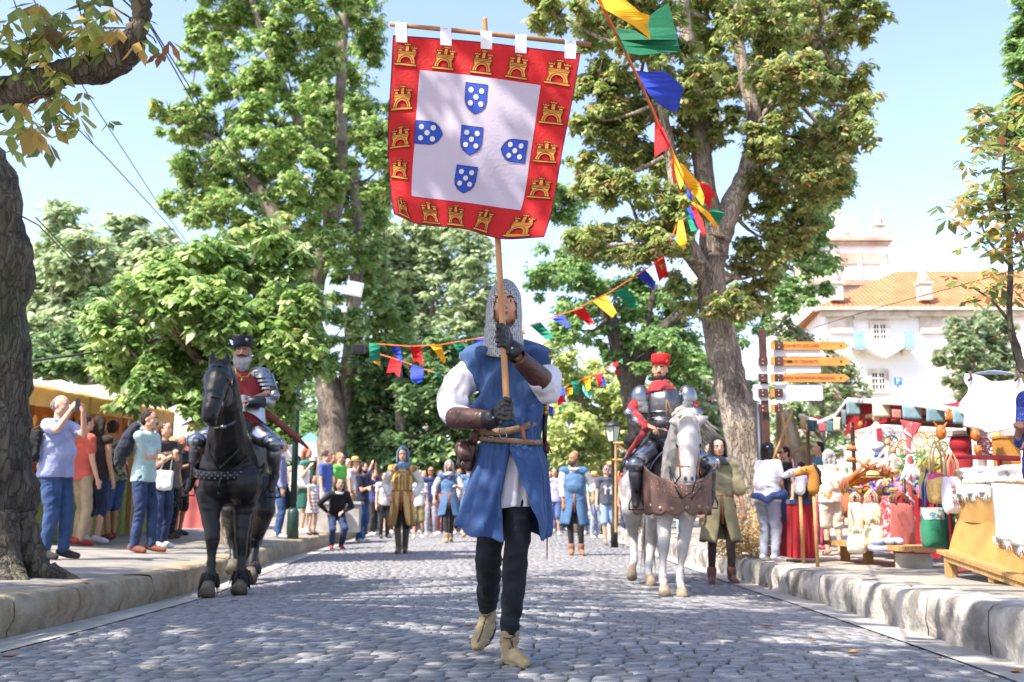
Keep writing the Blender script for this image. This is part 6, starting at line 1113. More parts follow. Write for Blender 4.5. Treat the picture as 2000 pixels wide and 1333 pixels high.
def grey_rider():
    Y = 11.3; M = lambda x, y, d=0: P(x, y, Y + d); t = thing('person', 'rider with full grey beard, navy pillbox hat and steel shoulder plates on the black horse', 'person', tuple(M(470, 850)))
    b = MB(); fwd = Vector((.05, -1, 0)).normalized(); rt = Vector((1, .05, 0)).normalized(); hc = M(475, 690, -.02); head_blob(b, hc, .122, fwd, rt, neckto=M(475, 725, .02))
    b.ell(M(480, 760), (.19, .13, .2)); b.ell(M(482, 815), (.18, .14, .17)); b.chain([M(517, 730), M(532, 768, -.05), M(492, 783, -.3)], [.06, .05, .04]); b.chain([M(445, 730), M(430, 775, -.05), M(450, 800, -.3)], [.06, .05, .04])
    b.chain([M(495, 835), M(533, 865, -.35), M(535, 930, -.15)], [.1, .07, .05]); b.chain([M(455, 835), M(390, 862, -.35), M(382, 930, -.15)], [.1, .07, .05]); hand(b, M(495, 783, -.28), Vector((-.9, -.3, -.1)), Vector((0, .2, -1)), 1.1, 1.6, 1)
    fobj('body', b, .011, mat('tanned_skin', '#96674d', .6, var=.1, bump=.1), t, 2); face_parts(t, hc, .122, fwd, rt, m_skin)
    z = lambda x, y, q: hc + rt * x + fwd * y + Vector((0, 0, q)); b = MB()
    b.ell(z(0, .05, -.135), (rt * .085, fwd * .055, Vector((0, 0, .085)))); b.ell(z(0, .045, -.09), (rt * .085, fwd * .05, Vector((0, 0, .05))))
    for s in (-1, 1): b.chain([z(s * .076, .0, .01), z(s * .078, .02, -.05), z(s * .06, .04, -.1)], [.012, .028, .04], 8)
    fobj('beard', b, .010, mat('grey_beard', '#8f8f93', .9, scale=30, col2='#b7b7ba', bump=1, bscale=120), t, 2, wrinkle(.006, 30, 2))
    b = MB(); b.chain([z(-.05, .085, -.045), z(0, .105, -.033), z(.05, .085, -.045)], [.006, .013, .006], 8); obj('moustache', b, mat('dark_hair', '#17110e', .8), t)
    b = MB(); b.tube([M(474.5, 680, -.02), M(474, 672, -.02), M(473.5, 661, -.02), M(473.5, 658, -.02), M(473.5, 657.5, -.02)], [.098, .103, .108, .1, .03], 28, flat=1.05); h = obj('pillbox_hat', b, mat('hat_navy', '#141a30', .85, bump=.15), t); b = MB(); b.ell(M(482, 664, -.125), (.016, .007, .019)); obj('badge', b, mat('silver_badge', '#a39a88', .35, metal=.8), h)
    b = MB(); pts = [(483, 830, .175, .75), (483, 800, .185, .8), (482, 770, .205, .8), (480, 748, .2, .75), (478, 733, .16, .7), (477, 726, .1, .7)]; rings = []
    for x, y, r, f in pts: c = M(x, y); rings.append([c + Vector((r * math.sin(a), -r * f * math.cos(a), 0)) for a in [2 * math.pi * k / 36 for k in range(36)]])
    b.loft(rings); obj('doublet', b, mat('red_doublet', '#7d1a1f', .75, scale=6, var=.15, bump=.2), t)
    b = MB(); c = M(483, 778); b.loft([[c + Vector(((.2 + .01 * j) * math.sin(a), -(.168 - .0 * j) * math.cos(a), -.05 - .06 * j + (0.07 * math.cos(a * 2)))) for a in [2 * math.pi * k / 36 for k in range(36)]] for j in range(4)]); obj('plackart', b, m_armour, t)
    b = MB(); b.tube([M(457, 715, -.13), M(462, 728, -.16), M(472, 738, -.175), M(484, 736, -.175), M(492, 722, -.14)], .009, 6); b.ell(M(473, 743, -.18), .02); obj('gold_chain', b, m_brass, t)
    b = MB(); b.chain([M(512, 738), M(527, 760, -.02), M(533, 775, -.06), M(515, 783, -.15)], [.09, .08, .075, .068]); fobj('sleeve', b, .013, mat('brown_padding', '#3b2d24', .9), t, 2, wrinkle(.008, 12, 5)); b = MB(); b.chain([M(448, 738), M(434, 765, -.02), M(440, 795, -.15)], [.09, .08, .07]); fobj('sleeve', b, .013, mat('brown_padding', '#3b2d24', .9), t, 2)
    for s, x in ((1, 507), (-1, 452)):
        b = MB(); c = M(x, 727, -.0); rings = [[c + Vector((.125 * math.cos(th) * math.cos(a) - s * .0, .115 * math.cos(th) * math.sin(a), .09 * math.sin(th) - .03)) for a in [2 * math.pi * k / 24 for k in range(24)]] for th in [R(q) for q in (-25, 0, 20, 40, 60, 78, 90)]]; b.loft(rings); obj('pauldron', b, m_armour, t)
        for i in range(5):
            b = MB(); c = M(x + s * (9 + i * 2.7), 733 + i * 7.4, -.01); rings = [[c + Vector(((.098 - i * .003 + .010 * j) * math.cos(a), (.10 - i * .003 + .010 * j) * math.sin(a), .014 - .028 * j)) for a in [2 * math.pi * k / 24 for k in range(24)]] for j in range(3)]; b.loft(rings); obj('arm_lame', b, m_armour, t)
    b = MB(); b.ell(M(536, 773, -.12), (.06, .05, .065)); obj('elbow_cop', b, m_armour, t)
    b = MB(); b.tube([M(531, 785, -.14), M(514, 786, -.24)], [.058, .052], 18); obj('vambrace', b, m_steel, t); b = MB(); b.tube([M(515, 785, -.23), M(500, 785, -.28), M(483, 787, -.34)], [.068, .062, .052], 18); obj('gauntlet_cuff', b, mat('blue_black_leather', '#1b2530', .45), t)
    b = MB(); b.tube([M(484, 828), M(484, 838), M(484, 850)], [.17, .19, .2], 28, flat=.8, up=(1, 0, 0)); fobj('skirt', b, .018, cloth('#1c2230'), t, 2, wrinkle(.02, 8, 6))
    leg_armour(t, M(498, 842, -.1), M(535, 868, -.35), M(536, 930, -.15), M(530, 958, -.4), .105); leg_armour(t, M(440, 842, -.1), M(386, 862, -.35), M(378, 925, -.15), M(368, 956, -.42), .105)
    stirrup(t, M(532, 972, -.3)); stirrup(t, M(366, 968, -.3))
    s = thing('sword_scabbard', 'long reddish brown scabbard slanting behind the grey bearded rider', 'scabbard', tuple(M(504, 798, .1)))
    b = MB(); b.tube([M(496, 790, .05), M(530, 815, .1), M(575, 851, .2), M(602, 876, .28)], [.04, .042, .036, .012], 10, flat=.4, up=(0, 0, 1)); obj('sheath', b, mat('scabbard_leather', '#7a3420', .5, scale=12, var=.2, bump=.2), s); b = MB(); b.tube([M(508, 798, .06), M(512, 801, .07)], .05, 10, flat=.5, up=(0, 0, 1)); obj('band', b, m_strap_b, s)
white_horse(); red_rider(); black_horse(); grey_rider()
# ================================================================ THE OTHER PEOPLE
SK = dict(light='#c99a80', tan='#a87656', brown='#7a5038', pale='#d3a890')
HAIRM = {}
def hm(c): return mat('hair_' + c.strip('#'), c, .75, scale=40, var=.25, bump=.7, bscale=160, stretch=(1, 1, .3))
def ik(a, b, l1, l2, pole):
    d = b - a; L = d.length; mx = (l1 + l2) * .995
    if L > mx: d = d * (mx / L); b = a + d; L = mx
    u = d.normalized(); x = (l1 * l1 - l2 * l2 + L * L) / (2 * L); h = math.sqrt(max(l1 * l1 - x * x, 0)); p = Vector(pole); p = p - u * p.dot(u); p = p.normalized() if p.length > 1e-5 else u.orthogonal()
    return a + u * x + p * h, b
NP = [0]
def person(label, fx, fy, ty, yaw=0, Y=None, skin='light', top=('tee', '#888888'), bot=('trousers', '#333a50'), shoes='#d8d4d0', hair=('short', '#3a2618'), hat=None, hands=(None, None), feet=(None, None), lean=0, fat=1.0, turn=0, nod=0, beard=None, glasses=False, group=None, hipdrop=0, extras=(), gender='m', face=None, hgt=None):
    NP[0] += 1; sd = NP[0]; rg = random.Random(sd * 13)
    if Y is None: Y = hit(fx, fy)
    b0 = P(fx, fy, Y); g = GZ(b0.x, Y); b0.z = max(g, b0.z - 0) if abs(b0.z - g) > .05 else g
    H = P(fx, ty, Y).z - b0.z
    if hgt: H = hgt
    elif H > 1.95: H = 1.9
    th = R(yaw); f = Vector((math.sin(th), -math.cos(th), 0)); r = Vector((math.cos(th), math.sin(th), 0)); up = Vector((0, 0, 1)); k = H / 1.75
    t = thing('person', label, 'person', tuple(b0), group)
    pel = b0 + up * (.525 * H - hipdrop * H); ln = R(lean); ta = (up * math.cos(ln) + f * math.sin(ln)); nk = pel + ta * (.295 * H); hf = R(turn) + th
    hfw = Vector((math.sin(hf), -math.cos(hf), -math.sin(R(nod)))).normalized(); hr = Vector((math.cos(hf), math.sin(hf), 0)); hc = nk + ta * (.062 * H) + f * .018 * k + up * (.045 * H); R_ = .118 * k
    sh = [nk + r * (s * .104 * H * (1.0 if gender == 'm' else .9)) - ta * (.018 * H) for s in (-1, 1)]; hips = [pel + r * (s * .05 * H) for s in (-1, 1)]
    b = MB(); head_blob(b, hc, R_, hfw, hr, neckto=nk - ta * .02 * k)
    EL = lambda mb, c, a, d, z, g_=0: mb.ell(c, (r * (a + g_) * k * fat, f * (d + g_) * k * fat, ta * (z + g_) * k), 14, 9)
    def torso(mb, g_=0, low=True):
        EL(mb, nk - ta * .13 * H, .165, .105, .17, g_); EL(mb, pel + ta * .12 * H, .14, .105 + (.04 if fat > 1.1 else 0), .15, g_); mb.chain([sh[0], nk - ta * .02 * H, sh[1]], [(.055 + g_) * k, (.07 + g_) * k, (.055 + g_) * k], 10)
        if low: EL(mb, pel + ta * .01 * H, .155, .11, .13, g_)
    torso(b)
    W = []; EBO = []
    for i, s in enumerate((-1, 1)):
        h = hands[i]
        if h is None: h = sh[i] - up * (.325 * H) + r * (s * .045 * H) + f * (.05 * H * rg.uniform(.4, 1.3)); pole = -f
        else:
            h = P(h[0], h[1], Y - (h[2] if len(h) > 2 else .2)); pole = -up * .9 + r * s * .5 - f * .3
        e, w = ik(sh[i], h, .165 * H, .15 * H, pole); W.append(w); EBO.append(e); b.chain([sh[i], e, w], [.048 * k * (.5 + fat / 2), .038 * k, .026 * k], 10)
        hand(b, w, (w - e), r * -s if hands[i] is None else -f * .3 - up, .95 * k, 1.0 if hands[i] is None else 1.8, -s)
    KN = []; AN = []; TO = []
    for i, s in enumerate((-1, 1)):
        q = feet[i]
        if q is None: an = b0 + r * (s * .055 * H) + f * (rg.uniform(-.03, .04) * H) + up * (.045 * H); ff = f + r * s * .2
        else:
            an = b0 + f * q[0] + r * q[1] + up * (.045 * H + (q[2] if len(q) > 2 else 0)); ff = f + r * s * .15 - up * (q[2] * 3 if len(q) > 2 else 0)
        kn, an = ik(hips[i], an, .245 * H, .24 * H, f + r * s * .1); KN.append(kn); AN.append(an); to = an + ff.normalized() * .085 * H - up * .028 * H; TO.append(to)
        b.chain([hips[i], kn, an], [.085 * k * fat, .052 * k * (.5 + fat / 2), .036 * k], 10); b.ell(kn.lerp(an, .3) - f * .012 * k, (r * .048 * k, f * .05 * k, (an - kn) * .25), 8, 6); b.chain([an, to], [.036 * k, .028 * k], 8)
    sm = mat('skin_' + skin, SK[skin], .6, scale=14, var=.08, bump=.08)
    near = Y < 14; vx = .011 if near else .014
    fobj('body', b, vx, sm, t, 2)
    if face if face is not None else (abs(((yaw + turn + 180) % 360) - 180) < 100): face_parts(t, hc, R_, hfw, hr, sm, brows=hair[1] if hair[1] != 'none' else '#2a1c14')
    z = lambda x, y, q: hc + hr * (x * k) + hfw * (y * k) + up * (q * k); EH = lambda mb, o, a, d, c: mb.ell(z(*o), (hr * a * k, hfw * d * k, up * c * k), 14, 9)
    # hair
    if hair[0] != 'bald':
        h = MB()
        if hair[0] == 'short': EH(h, (0, -.022, .036), .083, .094, .092); EH(h, (0, -.05, -.01), .074, .06, .07)
        elif hair[0] == 'receding': EH(h, (0, -.045, .014), .083, .078, .078)
        elif hair[0] == 'curly':
            for _ in range(40): v = Vector((rg.gauss(0, 1), rg.gauss(-.5, .8), abs(rg.gauss(.4, .8)))).normalized(); h.ell(z(v.x * .08, v.y * .085 - .015, v.z * .085 + .03), .028 * k, 7, 5)
        else:
            EH(h, (0, -.022, .036), .086, .096, .093)
            L = .2 if hair[0] == 'long' else .1
            for s in (-1, 0, 1): h.chain([z(s * .06, -.04, .03), z(s * .072, -.055, -.05), z(s * .07, -.055, -.06 - L)], [.05 * k, .045 * k, .025 * k], 9)
            if hair[0] == 'bun': h.ell(z(0, -.12, .05), .045 * k)
        fobj('hair', h, vx, hm(hair[1]), t, 1, wrinkle(.006, 30, sd))
    if beard: h = MB(); EH(h, (0, .05, -.088), .05, .042, .04); [h.chain([z(s * .072, .0, -.03), z(s * .055, .035, -.08)], [.014 * k, .022 * k], 8) for s in (-1, 1)]; h.tube([z(-.03, .088, -.04), z(0, .1, -.034), z(.03, .088, -.04)], .008 * k, 6); fobj('beard', h, .009, hm(beard), t, 1)
    if glasses: h = MB(); [h.ell(z(s * .032, .093, .012), (hr * .026 * k, hfw * .008 * k, up * .019 * k), 10, 6) for s in (-1, 1)]; h.tube([z(-.08, .0, .016), z(-.06, .08, .016), z(0, .1, .016), z(.06, .08, .016), z(.08, .0, .016)], .004 * k, 5); obj('sunglasses', h, mat('dark_lens', '#14171f', .15, bump=0) if glasses is True else mat('lens_' + glasses.strip('#'), glasses, .15, bump=0), t)
    # hats
    if hat:
        ht, hcx = hat[0], hat[1]; h = MB()
        if ht == 'straw':
            h.tube([z(0, -.01, .06), z(0, -.01, .09), z(0, -.01, .15), z(0, -.01, .17), z(0, -.01, .172)], [.096 * k, .098 * k, .088 * k, .06 * k, .01 * k], 20); h.tube([z(0, -.01, .058), z(0, -.01, .068), z(0, -.01, .07)], [.165 * k, .15 * k, .098 * k], 24)
        elif ht == 'cap': EH(h, (0, -.015, .055), .09, .1, .085); h.ell(z(0, (.12 if len(hat) < 3 else -.12), .055), (hr * .07 * k, hfw * .07 * k, up * .012 * k), 12, 6)
        elif ht in ('hood', 'mail'):
            for j in range(10):
                q = j / 9; EH(h, (0, -.02 - .01 * (q > .8), .045 - .17 * q), .09 + .012 * q + (.03 * max(0, q - .7)), .088 + .005 * q, .085) if False else None
            n = 28; rings = []
            for j in range(16):
                q = j / 15; zz = .155 - .30 * q if ht == 'mail' else .175 - .29 * q; rad = .098 * math.sin(min(1, q * 2.2 + .08) * math.pi / 2) + .012 * q; row = []
                for i in range(n): a = R(42 if q > .22 else 0) * (1 if ht == 'mail' else 1.15) + (2 * math.pi - 2 * R(42 if q > .22 else 0) * (1 if ht == 'mail' else 1.15)) * i / (n - 1) ; row.append(z(rad * math.sin(a), rad * 1.12 * math.cos(a) - .012 - (.03 if ht == 'hood' and q < .3 else 0), zz))
                rings.append(row)
            h.add([p for r_ in rings for p in r_], [(j * n + i, j * n + i + 1, (j + 1) * n + i + 1, (j + 1) * n + i) for j in range(15) for i in range(n - 1)])
            h.tube([z(0, -.01, -.10), z(0, -.01, -.15), z(0, -.012, -.2)], [.088 * k, .115 * k, .15 * k], 20, cap=False)
        elif ht == 'scarf': EH(h, (0, -.03, .03), .092, .095, .1); h.chain([z(0, -.04, -.03), z(0, -.05, -.15)], [.085 * k, .1 * k], 12)
        elif ht == 'band': h.tube([z(.084 * math.sin(a), .1 * math.cos(a) - .015, .045) for a in [i * .35 for i in range(19)]], .011 * k, 6)
        m_ = m_mail if ht == 'mail' else (mat('straw', '#c9a868', .85, scale=40, var=.2, bump=.5, bscale=150) if ht == 'straw' else cloth(hcx)); o = obj({'straw': 'straw_hat', 'cap': 'cap', 'hood': 'hood', 'mail': 'mail_hood', 'scarf': 'headscarf', 'band': 'headband'}[ht], h, m_, t)
        if ht in ('hood', 'mail'): o.modifiers.new('s', 'SOLIDIFY').thickness = .006
        if ht == 'straw': h = MB(); h.tube([z(0, -.01, .072), z(0, -.01, .092)], [.1 * k, .1 * k], 20, cap=False); obj('ribbon', h, m_blackcloth, o)
    # legs wear
    bk, bc = bot[0], bot[1]; bm = cloth(bc) if isinstance(bc, str) else bc
    def pair(frac, w0, w1, w2, name, m_, wr=.008):
        h = MB(); EL(h, pel + ta * .0 * H, .15, .108, .11, .008)
        for i in (0, 1):
            if frac <= .5: h.chain([hips[i], hips[i].lerp(KN[i], frac * 2)], [w0 * k * fat, w1 * k * fat], 12)
            else: h.chain([hips[i], KN[i], KN[i].lerp(AN[i], (frac - .5) * 2)], [w0 * k * fat, w1 * k * (.5 + fat / 2), w2 * k], 12)
        fobj(name, h, vx, m_, t, 2, wrinkle(wr, 8, sd))
    if bk == 'trousers': pair(.99, .098, .072, .056, 'trousers', bm)
    elif bk == 'tights': pair(.99, .09, .058, .043, 'tights', bm, .003)
    elif bk == 'shorts': pair(.52, .102, .085, .08, 'shorts', bm)
    elif bk == 'capri': pair(.62, .1, .075, .065, 'trousers', bm)
    elif bk in ('skirt', 'dress'):
        L = bot[2] if len(bot) > 2 else .26; h = MB(); rings = []
        for j in range(14):
            q = j / 13; c = pel + ta * (.07 * H * (1 - q)) - up * (L * H * q); rw = (.15 + .05 * q) * k * fat; row = []
            for i in range(36): a = 2 * math.pi * i / 36; w_ = 1 + .05 * q * math.sin(a * 7 + sd); row.append(c + r * (rw * w_ * math.sin(a)) + f * (rw * .82 * w_ * math.cos(a)))
            rings.append(row)
        h.loft(rings); o = obj('skirt', h, bm, t); o.modifiers.new('s', 'SOLIDIFY').thickness = .006
    # shoes
    h = MB(); shm = cloth(shoes) if isinstance(shoes, str) else shoes
    hi = .09 if len(extras) and 'boots' in extras else (.34 if 'tallboots' in extras else .02)
    for i in (0, 1):
        h = MB(); ff = (TO[i] - AN[i]); h.chain([AN[i] - ff * .25 - up * .012 * H, AN[i] + ff * .4 - up * .008 * H, TO[i] + ff * .06], [.046 * k, .046 * k, .034 * k], 10)
        if hi > .03: h.chain([AN[i], AN[i].lerp(KN[i], hi * 2.2)], [.052 * k, .062 * k], 10)
        fobj('boot' if hi > .03 else 'shoe', h, .012, shm, t, 1)
    # upper wear
    tk, tc = top[0], top[1]; tm = cloth(tc) if isinstance(tc, str) else tc; sl = dict(tee=.55, polo=.55, shirt=1.85, tank=.05, rolled=1.2, tabard=.0, tunic=1.0, jacket=1.9).get(tk, .5)
    if tk in ('tabard', 'doublet'):
        h = MB(); [h.chain([sh[i], EBO[i], EBO[i].lerp(W[i], .9 if tk == 'doublet' else .5)], [.066 * k, .066 * k, .052 * k], 10) for i in (0, 1)]; h.ell(nk - ta * .03 * H, (r * .12 * k, f * .09 * k, ta * .06 * k)); fobj('shirt', h, vx, cloth('#d6d2ce'), t, 2, wrinkle(.009, 10, sd))
        sl = 0
    h = MB(); torso(h, .02, False); h.loft([[pel + ta * (zz * H) + r * (ra * k * fat * math.sin(a)) + f * (ra * .74 * k * fat * math.cos(a)) for a in [2 * math.pi * i / 28 for i in range(28)]] for zz, ra in ((-.035, .182), (0, .184), (.05, .174), (.1, .165), (.15, .16))], True)
    if sl > 0:
        for i in (0, 1):
            if sl <= 1: h.chain([sh[i], sh[i].lerp(EBO[i], sl)], [.068 * k * (.5 + fat / 2), (.062 if tk != 'tunic' else .09) * k * (.5 + fat / 2)], 10)
            else: h.chain([sh[i], EBO[i], EBO[i].lerp(W[i], sl - 1)], [.066 * k, .056 * k, .04 * k], 10)
    o = fobj({'tee': 't_shirt', 'polo': 'polo_shirt', 'tank': 'tank_top', 'tabard': 'tabard', 'tunic': 'tunic', 'doublet': 'doublet', 'jacket': 'jacket'}.get(tk, 'shirt'), h, vx, tm, t, 2, wrinkle(.007, 7, sd))
    if tk in ('tabard', 'tunic', 'doublet'):       # skirt with a front slit
        h = MB(); n = 44; rings = []; L = top[2] if len(top) > 2 else .22
        for j in range(14):
            q = j / 13; c = pel + ta * (.07 * H * (1 - q)) - up * (L * H * q); row = []
            for i in range(n + 1):
                gap = .42 * max(0, q - .1); a = gap + (2 * math.pi - 2 * gap) * i / n; rw = (.165 + .075 * q) * k; w_ = 1 + .07 * q * math.sin(a * 6 + sd); row.append(c + r * (rw * w_ * math.sin(a)) + f * (rw * .8 * w_ * math.cos(a)) + up * (.02 * q * math.sin(a * 3 + sd)))
            rings.append(row)
        h.add([p for r_ in rings for p in r_], [(j * (n + 1) + i, j * (n + 1) + i + 1, (j + 1) * (n + 1) + i + 1, (j + 1) * (n + 1) + i) for j in range(13) for i in range(n)]); o = obj('tunic_skirt', h, tm, t); o.modifiers.new('s', 'SOLIDIFY').thickness = .006
        h = MB(); h.tube([pel + ta * .065 * H + r * (.172 * k * math.sin(a)) + f * (.132 * k * math.cos(a)) for a in [i * .35 for i in range(19)]], .022 * k, 6, flat=.4); o = obj('belt', h, mat('belt_tan', '#8a4c28', .6), t)
        h = MB(); h.tube([pel + ta * .06 * H + f * .15 * k, pel + f * .165 * k, pel - up * .12 * H + f * .17 * k], .014 * k, 6, flat=.5); obj('belt_end', h, mat('belt_tan', '#8a4c28', .6), o)
        h = MB(); h.ell(pel + r * .17 * k + up * .0, (r * .035 * k, f * .05 * k, up * .06 * k)); obj('pouch', h, m_brown_leather, t)
    for x in extras:
        if isinstance(x, str): continue
        kind = x[0]
        if kind == 'phone':
            h = MB(); c = (W[x[1]] if x[1] < 2 else (W[0] + W[1]) / 2) + f * .07 + up * .045; M_ = Matrix((r, f, up)).transposed(); h.box(c, (.075, .012, .15), M=M_); tag(obj('phone', h, mat('phone_body', '#17191d', .3, bump=0), None, False), x[2], 'phone')
        elif kind == 'bag':
            h = MB(); c = P(x[1], x[2], Y - (x[5] if len(x) > 5 else .15)); w_ = x[3] * Y / F; hh = x[4] * Y / F; h.box(c, (w_, .09, hh), M=Matrix.Rotation(.08, 3, 'Y')); h.ell(c - up * hh * .3, (w_ * .56, .07, hh * .25)); bg = thing('shoulder_bag', x[7], 'bag', tuple(c)); fobj('bag_body', h, .014, cloth(x[6]), bg, 3, wrinkle(.008, 10, sd)); h = MB(); h.tube([c + Vector((-w_ * .35, 0, hh * .45)), sh[x[8] if len(x) > 8 else 0] + up * .06 + f * .03, c + Vector((w_ * .35, 0, hh * .45))], .012, 6, flat=.5); obj('strap', h, cloth(x[6]), bg)
        elif kind == 'drape':      # garment over shoulder or round the waist
            h = MB(); h.chain([P(a, b_, Y - d) for a, b_, d in x[2]], x[3], 12); fobj(x[4], h, vx, cloth(x[1]), t, 2, wrinkle(.014, 8, sd))
        elif kind == 'stripes':
            h = MB()
            for j in range(7): q = j / 6; c = pel + up * (.2 * H - .36 * H * q); rw = (.125 + .06 * q) * k; h.tube([c + r * (rw * 1.1 * math.sin(a)) + f * (rw * .92 * math.cos(a)) for a in [i * .35 for i in range(19)]], .012 * k, 5)
            obj('stripes', h, cloth(x[1]), t)
        elif kind == 'print': h = MB(); c = nk - ta * .13 * H + f * .125 * k; h.poly([c + r * (u * k) + up * (v * k) + f * (.01 - u * u * .9) * k for u, v in x[2]], .004, f); obj('chest_print', h, cloth(x[1]), t, False)
        elif kind == 'collar': h = MB(); h.tube([nk + r * (.078 * k * math.sin(a)) + f * (.085 * k * math.cos(a) + .01) + up * (.02 - .03 * math.cos(a)) * k for a in [i * .35 for i in range(19)]], x[2] * k, 7); obj('collar', h, cloth(x[1]), t)
    return t
FB = m_mat = None
m_floral = mat('floral_cloth', '#e3d5c4', .9, scale=9, col2='#b5653c', contrast=(.5, .62), bump=.3, bscale=30)
m_camo = mat('camo_cloth', '#2b2c26', .9, scale=12, col2='#8d8a6e', contrast=(.45, .55), bump=.3, bscale=30)
m_dots = mat('dotted_blue_shirt', '#223480', .85, scale=110, col2='#8d9ac8', contrast=(.6, .68), bump=.3, bscale=30)
m_stripe = mat('striped_gold_cloth', '#8a6a3a', .9, scale=22, col2='#c9a566', contrast=(.45, .55), stretch=(1, 1, .03), bump=.3, bscale=30, detail=0)
m_chk = mat('patterned_black', '#1b1a1a', .9, scale=24, col2='#6a655c', contrast=(.6, .66))
m_tab = mat('pale_blue_linen', '#48698c', .9, scale=6, var=.14, bump=.35, bscale=26)
m_denim = mat('denim', '#28406a', .9, scale=5, col2='#3c5684', bump=.3, bscale=60); m_denimL = mat('light_denim', '#8ca6c4', .9, scale=5, var=.12, bump=.3, bscale=60); m_denimD = mat('dark_denim', '#1d2b48', .9, scale=5, col2='#30446a', bump=.3, bscale=60)
J = m_denim; JD = m_denimD; JL = m_denimL
# left pavement
person('grey haired man in lilac polo shirt photographing with a raised phone beside the thick trunk', 97, 1092, 750, 78, skin='light', top=('polo', '#a2aedb'), bot=('trousers', J), shoes='#2a2422', hair=('receding', '#6d6a68'), hands=((140, 800, .30), (163, 806, .1)), fat=1.22, turn=-4, extras=[('phone', 0, 'dark phone held up by the man in the lilac polo shirt'), ('bag', 64, 872, 26, 62, .25, '#15181c', 'black shoulder bag behind the man in the lilac polo', 0)], feet=((-.02, -.08), (.1, .1)))
person('woman in coral t-shirt and beige trousers at the left stall', 152, 1066, 800, 140, skin='light', top=('tee', '#d8543c'), bot=('trousers', '#b39e78'), shoes='#b8261c', hair=('short', '#2a1c14'), gender='f', fat=.95)
person('woman in dark brown tank top and navy shorts at the left stall', 180, 1062, 812, 160, skin='light', top=('tank', '#33241e'), bot=('capri', '#1f3358'), shoes='#cfd0d4', hair=('long', '#2a1c14'), gender='f')
person('man with dark cap and camouflage t-shirt looking down at the left stall', 216, 1056, 822, -120, skin='tan', top=('tee', m_camo), bot=('shorts', J), shoes='#9a4a34', hair=('short', '#2a1c14'), hat=('cap', '#26241f'), nod=30, lean=12, fat=1.1, hands=((176, 905, -.2), (186, 915, 0)))
person('dark haired man in mint polo with a navy sweater over his shoulder', 272, 1080, 773, 80, skin='light', top=('polo', '#a9cfcf'), bot=('trousers', JD), shoes='#8a4428', hair=('short', '#20140f'), hands=((322, 887, -.1), (318, 893, .2)), lean=2, turn=10, extras=[('drape', '#151a30', [(266, 832, .15), (252, 855, .22), (242, 880, .22), (234, 900, .15)], [.06, .09, .11, .08], 'sweater')], feet=((-.06, -.05), (.14, .05)))
person('woman with glasses and white tote bag behind the man in the mint polo', 310, 1071, 822, 60, skin='light', top=('tee', '#2a2a2e'), bot=('trousers', JD), shoes='#d9d9d9', hair=('bob', '#4a3026'), gender='f', hands=((340, 888, .1), (345, 884, .3)), extras=[('phone', 1, 'phone in the hands of the woman with the white tote bag'), ('bag', 321, 938, 30, 36, .25, '#dcd9d6', 'white tote bag hanging from the woman behind the mint polo', 1)])
person('short blond woman in brown top and patterned black trousers', 328, 1052, 853, 70, skin='light', top=('tee', '#7b6656'), bot=('trousers', m_chk), shoes='#6a4a34', hair=('short', '#b08a4c'), gender='f')
person('shaven headed man in black t-shirt and shorts by the red tent wall', 346, 1046, 842, 60, skin='tan', top=('tee', '#17171b'), bot=('shorts', '#141416'), shoes='#31414f', hair=('bald', 'none'), hands=((372, 908, .2), None), feet=((.05, -.1), (-.05, .1)))
person('woman in lilac shirt and jeans half hidden behind the black horse', 543, 1052, 828, 100, skin='light', top=('shirt', '#8f93c4'), bot=('trousers', J), shoes='#d8d5d2', hair=('short', '#2c1d16'), gender='f', extras=[('drape', '#17181c', [(556, 950, 0), (560, 985, 0)], [.08, .1], 'tied_sweater')])
person('red haired woman in teal top and dark green skirt with white handbag', 594, 1042, 874, 75, skin='light', top=('tank', '#1f8a78'), bot=('skirt', '#0f5e4e', .24), shoes='#e4e2e0', hair=('long', '#8c4420'), gender='f', hands=((605, 912, .2), None), extras=[('bag', 586, 935, 36, 34, .2, '#e2e0dd', 'large white handbag of the red haired woman', 0)])
person('little girl in red and white striped dress', 609, 1046, 928, 55, skin='light', top=('tank', '#ded8d4'), bot=('dress', '#ded8d4', .16), shoes='#22201f', hair=('long', '#2a1a14'), gender='f', extras=[('stripes', '#a8232a')])
person('curly haired boy in blue t-shirt behind the little girl', 633, 1040, 874, 70, skin='light', top=('tee', '#3c5ab4'), bot=('trousers', JL), shoes='#e4e2e0', hair=('curly', '#3e2a20'))
person('man with short brown hair between the curly boy and the green shirt', 645, 1036, 872, 60, skin='tan', top=('tee', '#2f8a48'), bot=('trousers', JD), hair=('short', '#3a261c'))
person('person with glasses in bright lime green t-shirt', 660, 1040, 876, 65, skin='light', top=('tee', '#6fdc3c'), bot=('shorts', '#8a7a5c'), hair=('short', '#a8744a'), glasses='#38426a')
person('person in straw hat, pale flowered shirt and tan shorts', 690, 1036, 874, 60, skin='light', top=('tee', '#cfc3c0'), bot=('shorts', '#a87f50'), hair=('short', '#5a4030'), hat=('straw', ''), extras=())
person('crouching woman in black cardigan, white blouse and ripped jeans with red shoes', 655, 1073, 926, 20, skin='light', top=('jacket', '#131316'), bot=('trousers', JD), shoes='#b3141c', hair=('bun', '#17110f'), gender='f', lean=30, nod=-8, hipdrop=.13, hgt=1.75, hands=((640, 1002, .2), (670, 1000, .25)), feet=((.06, -.1), (.1, .1)), extras=[('collar', '#dcd9d6', .024)])
person('bearded man with long dark hair in navy polo looking at his phone', 706, 1060, 889, 65, skin='light', top=('polo', '#141b38'), bot=('trousers', J), shoes='#d4d6da', hair=('bob', '#17120f'), beard='#17120f', hands=((728, 950, .1), (722, 955, .25)), fat=1.05, extras=[('phone', 1, 'pale phone of the bearded man in the navy polo')])
